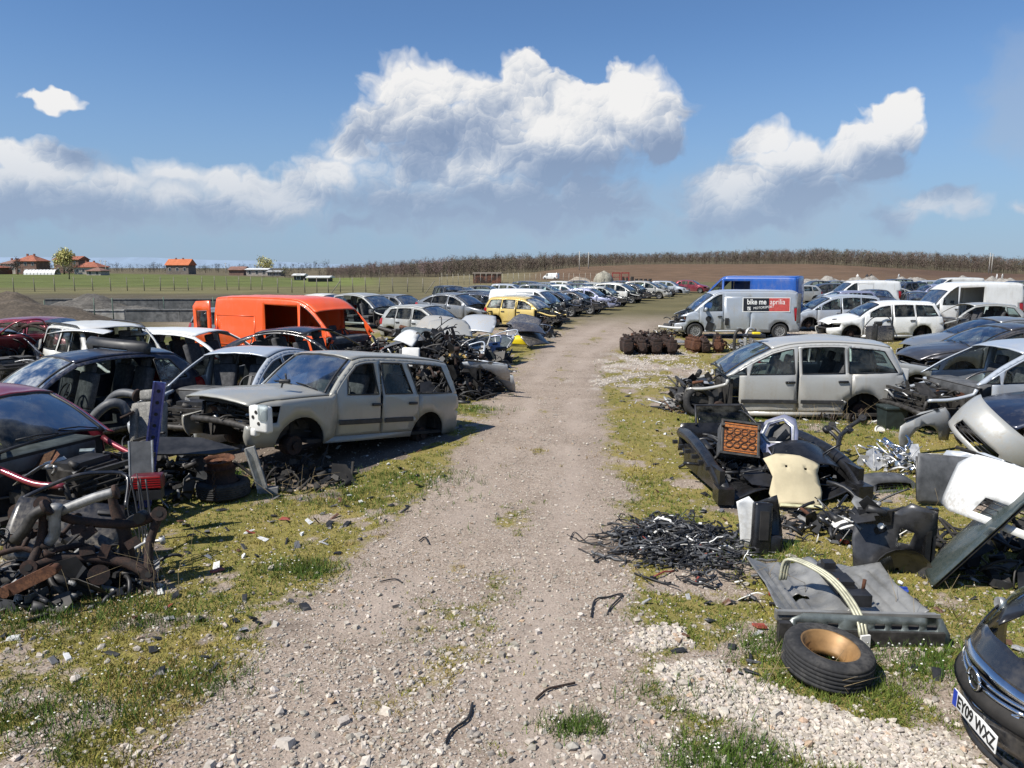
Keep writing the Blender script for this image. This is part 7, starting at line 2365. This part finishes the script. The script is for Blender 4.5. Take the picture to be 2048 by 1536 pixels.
# advert on the silver van
vr, vS, vL, vyf, vbelt = van_t
cx_, cz_ = 3.73, 1.42
sy = -(float(vyf([(cx_, cz_)])[0]) + .012)
sg = MB(); sg.box((0, 0, 0), (1.96, .006, .60)); sgo = sg.build('advert_panel', [WHITE_INK], vr, (cx_ - vL / 2, sy, cz_), (rad(-5.7), 0, 0))
mb = MB(); mb.box((-.42, -.005, .005), (1.06, .006, .54)); mb.build('black_field', [plain('black_vinyl', (.012, .013, .018), .5, 0, .2)], sgo)
mb = MB(); mb.box((.53, -.005, .005), (.84, .006, .54)); mb.build('red_field', [plain('red_vinyl', (.50, .075, .065), .55, 0, .15)], sgo)
text('bike me', .31, (-.80, -.010, .02), (PI / 2, 0, 0), WHITE_INK, sgo, .80, bold=.006)
text('aprilia', .31, (.14, -.010, .02), (PI / 2, 0, 0), WHITE_INK, sgo, .84)
text('MOTORSPORT', .135, (-.54, -.010, -.19), (PI / 2, rad(-5), 0), WHITE_INK, sgo, .95, shear=.15)
mb = MB()
for k, (a, b, c, d) in enumerate(((-.72, -.10, .14, .03), (-.72, -.14, .10, .02), (-.76, -.16, .03, .12), (-.68, -.19, .05, .08), (-.71, -.22, .12, .02))):
    mb.box((a, -.010, b), (c, .003, d))
mb.build('emblem', [WHITE_INK], sgo)
# dark rear corner and fuel flap of the van
mb = MB(); mb.rbox((vL - .12 - vL / 2, -.93, 1.28), (.16, .06, 1.22), .025); mb.build('corner_trim', [M['grey_plastic']], vr)
mb = MB(); mb.cyl((1.36 - vL / 2, -.955, .84), (1.36 - vL / 2, -.985, .84), .12, n=16); mb.box((1.42 - vL / 2, -.955, .52), (.30, .03, .36), R3(0, 18, 0)); mb.box((2.12 - vL / 2, -.965, .72), (.16, .02, .30)); mb.build('dark_patch', [M['black']], vr)

# the silver people carrier: loose tyre, panel and tub beside it
q = on(1400, 836)
tyre_thing('bare black tyre propped in the empty front arch of the silver people carrier', (q[0], q[1] + .18, .30), (78, 0, 4), .315, .2)
pn = empty('bumper_cover', on(1790, 838), 'pale grey bumper panel standing on end behind the silver people carrier', 'car panel', (rad(-6), rad(4), rad(-20)))
mb = MB(); mb.rbox((0, 0, .52), (.26, .07, 1.0), .03); mb.build('cover', [SILVER], pn)
for k in range(4):
    mb = MB(); mb.box((0, -.04, .2 + .2 * k), (.22, .015, .015)); mb.build('rib', [M['alu_dull']], pn)
bx = empty('plastic_tub', on(1790, 857), 'dark green-grey plastic tub on the grass behind the silver people carrier', 'tub')
mb = MB(); mb.box((0, .15, .20), (.36, .34, .40), None, 0, 1.12); mb.build('body', [plain('green_black_plastic', (.02, .03, .03), .5)], bx)
mb = MB(); mb.rbox((0, .15, .40), (.44, .42, .05), .015); mb.build('rim', [plain('green_black_plastic', (.02, .03, .03), .5)], bx)
lid = empty('bucket_cover', on(1758, 860), 'round white plastic lid beside the dark tub', 'lid', (rad(60), 0, rad(10)))
mb = MB(); mb.cyl((0, 0, 0), (0, 0, .03), .09, n=20); mb.build('disc', [M['white_plastic']], lid); mb = MB(); mb.lathe([(.09, 0), (.10, .02), (.09, .05)], n=20); mb.build('rim', [M['white_plastic']], lid)
it = empty('plastic_canister', (4.95, 15.3, 1.545), 'black bag with a yellow canister on the roof of the silver people carrier', 'canister')
mb = MB(); mb.rbox((0, 0, .03), (.42, .2, .07), .025, R3(0, 0, 10)); mb.build('bag', [M['black']], it); mb = MB(); mb.rbox((.03, -.03, .075), (.16, .10, .06), .02); mb.build('canister', [plain('yellow_plastic', (.72, .56, .015), .45, 0, .06)], it)
for u, v in ((1640, 842), (1700, 846)):
    q = on(u, v); strut('rusty coil and hub lying under the rear of the silver people carrier', (q[0], q[1] + .2, .08), (90, 0, 30), .4, 'rusty struts under the people carrier')
scrap_heap('scrap_pile', 'hoses and lamp bits spilling from the bare nose of the silver people carrier', on(1362, 822), (.35, .5, .75), 90, 220)
car_door('black door with hanging mirror leaning on the white estate', (14.1, 29.75, .03), (-14, 0, 8), BLACKP, 1.2)
mb = MB(); mb.rbox((0, 0, 0), (.10, .3, .75), .04); mb.rbox((.1, 0, .4), (.3, .12, .16), .04); tag(mb.build('mirror_pillar', [M['black']], None, on(1748, 690, .42)), 'black mirror and pillar trim standing before the white estate', 'car part')

# rusty engines in rows by the track
kk = 0
for (u, v, nx, ny, lb, mt) in ((1262, 708, 4, 3, 'dark rusty engine block in the left group by the track', 'rust_dark'), (1385, 704, 3, 2, 'red-rusty engine part in the right group before the advert van', 'rust')):
    b0_ = on(u, v)
    for i in range(nx):
        for j in range(ny):
            kk += 1
            engine_block(lb, (b0_[0] + i * .46 + rj.gauss(0, .05), b0_[1] + j * .52 + rj.gauss(0, .05), 0), (rj.gauss(0, 5), rj.gauss(0, 5), rj.uniform(60, 120)), rj.uniform(.95, 1.2), mt if kk % 3 else 'rust_dark', lb.replace('block in', 'blocks in').replace('part in', 'parts in')[:40], kk)
scrap_heap('scrap_pile', 'rusty shafts and small castings lying on the engine rows', (on(1300, 700)[0], on(1300, 700)[1] + .6, .35), (.95, .7, .3), 120, 221, [M['rust_dark'], M['rust_dark'], M['metal_dark'], M['rust'], M['rust_dark']], 1.0)
q = on(1345, 690); pipe('white plastic pipe lying over the rusty engines', (q[0], q[1] + .6, .62), (0, 0, 0), [(-.45, 0, .05), (0, 0, 0), (.36, 0, -.02), (.48, 0, .0)], .05, 'white_plastic', 'plastic_pipe', 'pipe')
for k, (u, v, y, lb) in enumerate(((1470, 668, 25, 'grey bent pipe frame beside the right engine group'), (1492, 672, 25.5, 'alloy pipe elbow beside the right engine group'))):
    q = PD(u, v, y); pipe(lb, (q.x, q.y, .1), (0, 0, 20), [(0, 0, 0), (0, 0, .6), (.15, 0, .8), (.35, 0, .72)], .05, ('metal_dark', 'alu')[k], 'pipe_elbow', 'pipe')
mb = MB(); mb.plate([(-.35, -.25), (.35, -.3), (.4, .25), (-.3, .3)], 0, .02, R3(4, 2, 10)); tag(mb.build('sheet_offcut', [M['alu_dull']], None, on(1368, 690, .12)), 'flat grey sheet lying between the two engine groups', 'sheet')
scrap_heap('scrap_pile', 'pale alloy castings right of the engine groups', on(1500, 700), (.7, .9, .5), 110, 222, [M['metal_dark'], M['alu_dull'], M['alu'], M['rust'], M['black']])
scrap_heap('scrap_pile', 'loose nose parts hanging before the advert van', on(1345, 672), (.8, .9, .9), 120, 223)

# the black body section with radiator, door frame and felt on it
c0 = P(1552, 985); CX, CY = c0.x, c0.y
bsn = empty('body_section', (CX, CY, 0), 'black cut-off car body section, a tray of beams beside the track', 'car part', (0, 0, rad(4)))
for s, nm in ((-1, 'L'), (1, 'R')):
    mb = MB(); mb.tube(catmull([(s * .86, -.55, .12), (s * .90, -.2, .34), (s * .88, .4, .46), (s * .82, 1.2, .50), (s * .78, 1.75, .46)], .12), .085, 8, 0, .7)
    mb.box((s * .88, -.45, .14), (.20, .30, .20), R3(0, 0, s * 6)); mb.box((s * .9, .3, .28), (.07, 1.5, .30)); mb.build('side_rail', [M['black_shiny']], bsn)
    for k in range(6):
        mb = MB(); mb.box((s * .97, -.1 + k * .3, .38), (.07, .05, .05)); mb.build('clip', [M['black']], bsn)
sheet('floor_sheet', [(-.85, -.5), (.85, -.5), (.8, 1.7), (-.8, 1.7)], lambda x, y: (x, y, .14 + .10 * math.sin(x * 5) * math.sin(y * 4) + .08 * y / 1.7), M['black_shiny'], bsn, .012, .12)
sheet('rear_panel', [(-.82, 0), (.82, 0), (.78, .42), (-.78, .42)], lambda x, y: (x, 1.75 + .08 * y, .16 + y), M['black_shiny'], bsn, .02, .15)
sheet('rear_glass', [(-.42, 0), (.42, 0), (.34, .36), (-.38, .36)], lambda x, y: (x - .08, 1.78 + y * .72, .56 + y * .62), M['glass_dark'], bsn, .006, .2)
mb = MB(); mb.tube([(-.54, 1.76, .55), (-.47, 2.06, .80), (.28, 2.06, .80), (.38, 1.76, .55)], .022, 6); mb.build('glass_frame', [M['black']], bsn)
mb = MB(); junk(mb, (-.7, -.4, .18), (.75, 1.5, .42), 90, random.Random(5), 1.25); mb.build('broken_trim', [M['black'], M['black_shiny'], M['black'], M['grey_plastic'], M['black_shiny']], bsn)
cut = lambda lx, ly, lz: (CX + lx, CY + ly, lz)
ORC = two_tone('orange_resin_core', (.30, .085, .012), (.48, .17, .03), .6, 0, 22)
rd = radiator('box-shaped heater unit with an orange honeycomb core on the black body section', cut(-.46, .15, .48), (-34, 6, -8), .52, .46, 'metal_dark', ORC)
mb = MB(); mb.rbox((0, .16, .23), (.52, .28, .46), .03); mb.build('housing', [M['grey_plastic']], rd)
mb = MB()
for i in range(4):
    for j in range(3):
        mb.lathe([(.045 + .008 * math.cos(t), .008 * math.sin(t)) for t in np.linspace(0, 2 * PI, 5)[:-1]], (-.15 + .1 * i, -.022, .12 + .1 * j), axis='Y', n=10, closed=True)
mb.build('core_ring', [M['rust']], rd)
df = empty('door_surround', cut(.16, .36, .56), 'pale silver door window frame lying on the black body section', 'car panel', (rad(38), rad(-24), rad(14)))
sheet('frame', [(-.42, -.40), (-.30, -.44), (.10, -.20), (.30, .02), (.42, .22), (.34, .36), (.05, .40), (-.22, .26)], lambda x, y: (x, y, .05 * math.cos(x * 3)), LILAC, df, .02, .1, holes=[[(-.12, .10), (.12, -.06), (.28, .14), (.26, .28), (.06, .32), (-.10, .22)]])
mb = MB(); mb.tube([(-.14, .10, .05), (.12, -.09, .06), (.31, .13, .04), (.28, .31, .04), (.05, .35, .06), (-.13, .24, .06), (-.14, .10, .05)], .020, 6); mb.build('seal', [M['alu']], df)
sheet('wheel_arch_liner', [(-.38, -.25), (.38, -.28), (.42, .30), (-.3, .34)], lambda x, y: (x, y, .16 - .8 * x * x), M['black_shiny'], None, .012, .08, loc=cut(.30, -.02, .40), rot=(rad(18), rad(-6), rad(10)))
tag(bpy.context.scene.objects[-1] if False else [o for o in COL.objects if o.name.startswith('wheel_arch_liner')][-1], 'glossy black wheel-arch liner below the silver door frame', 'car part')
fl_ = sheet('felt_mat', [(-.30, -.30), (.28, -.30), (.34, -.1), (.30, .12), (.36, .26), (.10, .34), (-.20, .36), (-.36, .30), (-.28, .05), (-.34, -.15)], lambda x, y: (x, y, .07 * math.cos(x * 4) + .05 * math.sin(y * 6)), M['beige'], None, .012, .07, holes=[[(-.12, .16), (-.09, .16), (-.09, .19), (-.12, .19)], [(.12, .14), (.16, .14), (.16, .17), (.12, .17)]], loc=cut(.03, -.52, .28), rot=(rad(44), rad(4), rad(2)))
tag(fl_, 'beige felt-backed panel leaning on the front of the black body section', 'car panel')
mb = MB(); mb.box((.02, -.32, 0), (.52, .035, .03)); e_ = mb.build('hem', [plain('pale_yellow_plastic', (.55, .53, .33), .6)], fl_)
pw = empty('torn_fender', on(1500, 1095), 'torn white and black fender end standing before the black body section', 'car panel', (0, 0, rad(-20)))
sheet('skin', [(-.10, 0), (.10, -.04), (.16, .2), (.10, .42), (-.04, .56), (-.16, .5), (-.12, .25)], lambda x, y: (x, .06 * math.cos(x * 9), y), WHITEP, pw, .012, .07)
sheet('liner', [(-.02, -.02), (.34, .0), (.30, .3), (.24, .60), (.06, .50)], lambda x, y: (x, -.03 + .14 * math.sin(y * 4), y), M['black_shiny'], pw, .012, .07)
tk = empty('pillar_trim', on(1520, 1105), 'black upright pillar trim at the corner of the grey floor pan', 'car part', (rad(-10), rad(6), rad(10)))
mb = MB(); mb.rbox((0, 0, .26), (.20, .10, .56), .03); mb.rbox((.10, .02, .10), (.26, .12, .2), .03); mb.build('trim', [M['black_shiny']], tk); mb = MB(); mb.box((0, -.055, .3), (.10, .01, .3)); mb.build('recess', [M['dark']], tk)
for k, (u, v, rt, lb) in enumerate(((1680, 930, (35, -20, 60), 'long black rail leaning on the right of the black body section'), (1690, 915, (20, -35, 40), 'second black rail crossing the right of the black body section'))):
    q = on(u, v); arm(lb, (q[0], q[1] - .1, .32), rt, .95, 'black', None, .12, .035)

scrap_heap('scrap_pile', 'torn black trim and hoses heaped on the black body section', (CX + .1, CY + .75, .22), (.78, .85, .48), 190, 240, [M['black'], M['black_shiny'], M['black'], M['metal_dark'], M['grey_plastic']], 1.3)
scrap_heap('scrap_pile', 'black plastic scraps between the felt panel and the wheel-house panel', on(1680, 1060), (.75, .45, .25), 110, 241, [M['black'], M['black_shiny'], M['alu_dull'], M['rust'], M['white_plastic']], .9)
# cable heap and strays
q = on(1362, 1092)
cable_heap('cable_heap', 'heap of black cable looms and plugs beside the track', (q[0], q[1] + .05, 0), .62, .68, .15, 620, 230)
cable_heap('cable_heap', 'loose cable ends strewn round the cable heap', (q[0] - .05, q[1] - .1, 0), .95, 1.0, .01, 130, 231)
loose_cable('thin black hose curving on the track near the bottom edge', [(945, 1408), (935, 1440), (905, 1462), (890, 1490)], .009)
loose_cable('black wire loop on the track left of the cable heap', [(1182, 1235), (1190, 1200), (1215, 1195), (1245, 1190), (1222, 1215), (1215, 1230)], .008)
loose_cable('thin wire on the track beyond the wire loop', [(1140, 1082), (1150, 1068), (1175, 1088), (1205, 1085)], .006)
loose_cable('short dark wire on the track beside the left verge', [(838, 1085), (850, 1078), (858, 1090)], .008)
loose_cable('brown twig-like cable in the foreground grass', [(1072, 1400), (1095, 1382), (1120, 1375), (1150, 1368)], .009, 'rust_dark')
loose_cable('thin stray wire in the left grass before the tyre stack', [(318, 990), (332, 1020), (365, 1045), (420, 1075)], .005)
loose_cable('dark wire curl on the left verge near the oily patch', [(760, 1168), (790, 1162), (805, 1170)], .007)

# grey floor pan with cross-members
fp_ = empty('floor_pan', on(1672, 1225), 'grey stamped floor pan lying behind the loose tyre', 'car part', (0, 0, rad(-3)))
def pan(x, y):
    z = .10 + .05 * math.exp(-(x / .10) ** 2) * 2 + .10 * max(0, abs(x) - .40) / .2
    z += .020 * math.sin(abs(x) * 70) * (abs(abs(x) - .40) < .12) * (y < .55) + .012 * math.sin(y * 30) * (abs(x) < .26) * (abs(x) > .10)
    z += .16 * max(0, y - .45) ** 1.5
    return (x, y, z)
sheet('pan', [(-.62, -.35), (.60, -.35), (.58, .2), (.62, .62), (.30, .78), (.05, .70), (-.25, .80), (-.60, .70), (-.56, .2)], pan, M['primer'], fp_, .008, .026, holes=[[(-.34, .02), (-.22, .02), (-.22, .12), (-.34, .12)]])
mb = MB(); mb.box((0, -.40, .16), (1.28, .07, .07)); mb.box((0, -.44, .20), (1.28, .02, .03)); mb.build('rear_crossmember', [M['primer']], fp_)
for k, x in enumerate((-.56, -.46, .40, .54)):
    mb = MB(); mb.rbox((x, -.452, .145), (.085, .012, .035), .005); mb.build('slot', [M['dark']], fp_)
cm = sheet('crossmember', [(-.66, 0), (.64, 0), (.66, .10), (.60, .22), (-.46, .24), (-.56, .20), (-.66, .08)], lambda x, y: (x, .03 * math.cos(y * 14), y), M['green_grey'], fp_, .014, .08, holes=[[(x - .038, .13), (x + .038, .13), (x + .045, .15), (x + .038, .17), (x - .038, .17), (x - .045, .15)] for x in (-.48, -.36, -.24, -.02, .12, .25, .38, .52)], loc=(0, -.62, .02), rot=(rad(-28), 0, 0))
mb = MB(); mb.box((0, -.50, .08), (1.22, .20, .10)); mb.box((-.62, -.58, .10), (.10, .06, .18)); mb.build('sill_box', [M['metal_dark']], fp_)
mb = MB()
for k in range(14): mb.cyl((-.5 + k * .08, -.700, .085), (-.5 + k * .08, -.688, .088), .009, n=6)
mb.build('rivet', [M['alu']], fp_)
mb = MB(); mb.box((.03, .12, .26), (.16, .52, .07)); mb.box((.03, -.02, .31), (.12, .2, .05)); mb.box((.06, -.24, .25), (.2, .14, .10)); mb.box((.02, .3, .32), (.10, .10, .06)); mb.build('console', [M['black']], fp_)
mb = MB(); mb.cyl((-.04, -.12, .26), (-.06, -.12, .36), .015, n=6); mb.cyl((.16, -.12, .26), (.17, -.12, .36), .015, n=6); mb.build('rust_bracket', [M['rust']], fp_)
sp = empty('seat_belt_strap', on(1652, 1238), 'pale curved metal strap arching over the grey floor pan', 'strap', (0, 0, rad(12)))
mb = MB(); pts_ = catmull([(-.20, .36, .22), (-.16, .36, .40), (-.08, .22, .42), (.0, .0, .38), (.02, -.22, .30), (.0, -.42, .20), (-.02, -.50, .10)], .05)
for o_ in (-.028, .0, .028): mb.tube([(p[0] + o_, p[1], p[2]) for p in pts_], .014, 5, 0)
mb.build('strap', [plain('pale_olive_metal', (.42, .41, .30), .5, .3)], sp); mb = MB(); mb.box((-.02, -.52, .07), (.08, .02, .10)); mb.build('tab', [M['white_plastic']], sp)
wh_ = empty('wheel_house', on(1785, 1140), 'black inner wheel-house panel standing behind the grey floor pan', 'car panel', (0, 0, rad(-10)))
sheet('panel', [(-.38, 0), (-.05, -.02), (.30, 0), (.36, .3), (.33, .66), (.10, .72), (-.02, .60), (-.34, .62), (-.40, .3)], lambda x, y: (x, .10 * math.sin(x * 6) * math.cos(y * 5), y), plain('dark_grey_gloss', (.05, .05, .052), .3, .3, .3), wh_, .014, .07, holes=[[(.02, .30), (.14, .28), (.16, .42), (.04, .46)]])
mb = MB()
mb.lathe([(.02, .02), (.16, .0), (.25, -.08), (.28, -.16)], (.04, -.02, .02), axis='Y', n=20); mb.build('dome', [plain('dark_grey_metal', (.10, .10, .105), .3, .5, .3)], wh_)
mb = MB(); mb.box((.28, -.03, .35), (.05, .08, .66)); mb.box((.34, -.02, .35), (.03, .05, .64)); mb.box((-.2, .04, .55), (.3, .12, .14)); mb.build('flange', [M['black_shiny']], wh_)
mb = MB(); junk(mb, (-.42, -.05, .4), (-.1, .1, .68), 16, random.Random(8)); mb.build('wiring', [M['black'], M['black'], M['alu_dull'], M['white_plastic'], M['black']], wh_)
q = on(1655, 1352)
tyre_thing('worn car tyre with a bronze rim lying beside the white gravel', (q[0], q[1] + .02, .135), (6, 5, 0), .315, .215, 'bronze', n=56)
scrap_heap('scrap_pile', 'plastic shards and fixings round the grey floor pan', on(1650, 1200), (.9, .9, .03), 60, 232, [M['black'], M['white_plastic'], M['alu'], M['rust'], M['grey_plastic']], .45)
for k, (u, v, c_, lb) in enumerate(((1545, 1190, (.35, .06, .04), 'orange-red plastic shard left of the grey floor pan'), (1690, 1085, (.45, .10, .05), 'orange clip on the ground behind the floor pan'), (1806, 1180, (.02, .05, .3), 'small blue plastic piece in the shade of the dark panel'), (1520, 1255, (.30, .07, .05), 'reddish broken lens left of the floor pan'), (1870, 1255, (.30, .08, .06), 'reddish brick bit near the dark bumper'))):
    mb = MB(); mb.plate([(-.05, -.03), (.04, -.04), (.07, .02), (-.02, .05)], 0, .02, R3(10, 8, k * 40)); mb.box((.01, 0, .02), (.05, .03, .02)); tag(mb.build('plastic_shard', [plain('shard', c_, .5)], None, on(u, v, .012)), lb, 'shard')

# leaning hood, white bumper, silver bumper and door at the right edge
hood_panel('dark green-grey hood panel leaning steeply at the right edge', on(1862, 1148, .02), (54, 0, -118), paint((.045, .062, .060), .2, .25, .08), .75, 1.40, under='metal_dark')
bumper('white bumper cover with torn top hanging on the leaning hood', up(2040, 1075, 6.35), (-20, 14, -40), WHITEP, 1.5, .60, .42)
scrap_heap('scrap_pile', 'dark parts in the shade below the white bumper', on(2020, 1130), (.7, .8, .45), 110, 233, [M['black'], M['dark'], M['metal_dark'], M['dark'], M['black']])
bumper('silver bumper cover standing on the grass at the right, with number remains on top', on(1925, 950, .42), (-18, 34, -66), SILVER_DULL, 1.45, .60, .55)
cdo = car_door('dark inner door panel lying before the silver bumper', on(1832, 1012, .05), (-14, 6, 4), M['grey_plastic'], 1.0, False)
scrap_heap('headlamp_heap', 'crushed clear headlamps and bright trim left of the silver bumper', on(1805, 935), (.55, .45, .34), 120, 234, [M['alu'], M['chrome'], M['alu'], M['grey_plastic'], M['lens']], .9)
fender('crumpled silver fender standing behind the crushed headlamps', on(1800, 915, .02), (6, -8, 24), SILVER_DULL, 1.1)
fender('silver-blue fender arch leaning against the silver bumper', on(1868, 960, .02), (16, 10, -46), SILVER_BLUE, 1.0)
bumper('dark grey bumper cover lying on the grass below the silver bumper', on(1800, 985, .03), (-50, 4, 14), M['grey_plastic'], 1.1, .34, .2)
fender('dark rear wing panel at the foot of the black-blue car', on(1900, 868, .02), (10, 0, -30), GREY_DARK, 1.0)
car_door('dark grey door leaning at the bare front of the silver car, right edge', on(1890, 850, .05), (10, 0, -12), GREY_DARK, 1.1, True, glass=M['glass'])
scrap_heap('scrap_pile', 'loose hoses and headlamp parts before the bare front frame at the right edge', on(1895, 845), (.7, .7, .6), 110, 235)
scrap_heap('scrap_pile', 'bent black frame parts beside the dark grey saloon', on(1860, 795), (.4, .8, .7), 70, 236)

# dark saloon front bumper cut by the bottom right corner
DKB = paint((.022, .024, .030), .35, .26, .15, .8)
bw, bh = 1.78, .64
fb = empty('front_bumper', (2.97, 4.26, .0), 'dark grey saloon front bumper with chrome grille and number plate, bottom right corner', 'car bumper', (rad(4), 0, rad(-96)))
def ff(x, y):
    t = abs(2 * x / bw)
    bulge = .10 * math.cos((y - .30) / .34 * 1.2)
    return (x * (1 - .05 * t ** 2), .62 * t ** 2.2 - bulge + .34 * max(0, y - .46) ** 1.1 * 1.6, y)
grl = [(-.42, .50), (-.36, .40), (-.24, .31), (0, .275), (.24, .31), (.36, .40), (.42, .50), (.22, .535), (0, .55), (-.22, .535)]
low_ = [(-.40, .09), (.40, .09), (.36, .16), (-.36, .16)]
fogs = [[(s * .56, .10), (s * .78, .13), (s * .78, .24), (s * .60, .20)][::s] for s in (-1, 1)]
side_ = [[(s * .60, .30), (s * .80, .33), (s * .80, .40), (s * .64, .38)][::s] for s in (-1, 1)]
lampn = [(s, [(s * .46, .52), (s * .60, .50), (s * .86, .56), (s * .86, .64), (s * .60, .62)][::s]) for s in (-1, 1)]
sheet('cover', [(-.88, .12), (-.70, .02), (-.3, 0), (.3, 0), (.70, .02), (.88, .12), (.89, .5), (.86, .66), (.58, .64), (.46, .60), (.30, .66), (0, .68), (-.30, .66), (-.46, .60), (-.58, .64), (-.86, .66), (-.89, .5)], ff, DKB, fb, .010, .045, holes=[grl, low_] + fogs + side_)
def rib(z0, z1, hw, r, mat, name, n=15, fl=.55, back=.012):
    mb = MB(); mb.tube([(x, ff(x, z0 + (z1 - z0) * (abs(x) / hw) ** 1.6)[1] + back, z0 + (z1 - z0) * (abs(x) / hw) ** 1.6) for x in np.linspace(-hw, hw, n)], r, 6, 0, fl); return mb.build(name, [mat], fb)
rib(.535, .512, .42, .034, M['chrome'], 'chrome_bar', fl=.4, back=.0)
rib(.282, .49, .41, .012, M['chrome'], 'grille_surround')
for k, (z0, z1, hw) in enumerate(((.47, .475, .39), (.43, .44, .36), (.39, .41, .33), (.35, .37, .28), (.315, .335, .22))):
    rib(z0, z1, hw, .013, M['chrome'], 'grille_slat')
bk = MB(); bk.tube([(x, ff(x, .42)[1] + .06, .42) for x in np.linspace(-.42, .42, 11)], .13, 6, 0, .25); bk.build('grille_back', [M['dark']], fb)
by = ff(0, .47)[1] - .022
mb = MB(); mb.lathe([(.066 + .010 * math.cos(t), .010 * math.sin(t)) for t in np.linspace(0, 2 * PI, 7)[:-1]], (0, by, .465), axis='Y', n=24, closed=True); mb.plate([(-.09, -.008), (-.01, .018), (-.016, -.004), (.09, .008), (.01, -.018), (.016, .004)], -.006, .006, R3(90, 0, 0), (0, by - .004, .465)); bg_ = mb.build('badge', [M['chrome']], fb)
mb = MB(); mb.cyl((0, by + .004, .465), (0, by + .012, .465), .06, n=20); mb.build('badge_back', [M['dark']], fb)
for s in (-1, 1):
    mb = MB(); mb.tube([(s * x, ff(x, z)[1] + .03, z) for x, z in ((.58, .13), (.68, .15), (.77, .17))], .045, 6, 0, .6); mb.build('fog_recess', [M['dark']], fb)
    mb = MB()
    for z in (.14, .17, .20): mb.tube([(s * x, ff(x, z)[1] + .008, z + (x - .58) * .12) for x in (.58, .68, .77)], .007, 5)
    mb.tube([(s * x, ff(x, z)[1] - .004, z) for x, z in ((.55, .085), (.66, .10), (.80, .12))], .016, 6); mb.tube([(s * .56, ff(.56, .10)[1] - .003, .10), (s * .575, ff(.575, .20)[1] - .003, .20)], .012, 6)
    mb.build('fog_trim', [M['alu']], fb)
    mb = MB(); mb.tube([(s * x, ff(x, z)[1] + .02, z) for x, z in ((.62, .34), (.72, .36), (.80, .37))], .035, 6, 0, .5); mb.build('intake', [M['dark']], fb)
    hl_ = sheet('headlamp', [(s * .48, .0), (s * .62, -.03), (s * .88, .03), (s * .92, .12), (s * .66, .13)][::s], lambda x, y: (ff(x, .58)[0], ff(x, .58)[1] + .05 + y * .7, .60 + y), M['lens'], fb, .008, .06)
    sheet('reflector', [(s * .50, .0), (s * .62, -.02), (s * .86, .03), (s * .88, .10), (s * .66, .11)][::s], lambda x, y: (ff(x, .58)[0], ff(x, .58)[1] + .10 + y * .7, .58 + y), M['chrome'], fb, .008, .06)
    mb = MB(); mb.cyl((s * .64, ff(.64, .58)[1] + .09, .64), (s * .64, ff(.64, .58)[1] + .05, .645), .045, n=16); mb.build('bulb_ring', [M['alu']], hl_)
    sheet('fender_tip', [(s * .30, 0), (s * .86, 0), (s * .80, .26), (s * .42, .30)][::s], lambda x, y: (x * .98, ff(x, .64)[1] + .08 + y * .9, .66 + .05 * math.sin(y * 6)), M['black_shiny'], fb, .008, .08)
py = ff(.1, .20)[1] - .016
np_ = MB(); np_.rbox((0, 0, 0), (.52, .008, .112), .003); npo = np_.build('number_plate', [plain('plate_white', (.72, .72, .70), .35, 0, .03)], fb, (.02, py, .205), (rad(-6), 0, 0))
mb = MB(); mb.box((-.236, -.006, 0), (.044, .004, .106)); mb.build('plate_band', [plain('plate_blue', (.02, .05, .35), .4)], npo)
text('EY09 WXZ', .108, (-.205, -.006, -.037), (PI / 2, 0, 0), BLACK_INK, npo, .88, bold=.002)
rib(.03, .06, .62, .022, M['black'], 'lip', back=-.01)
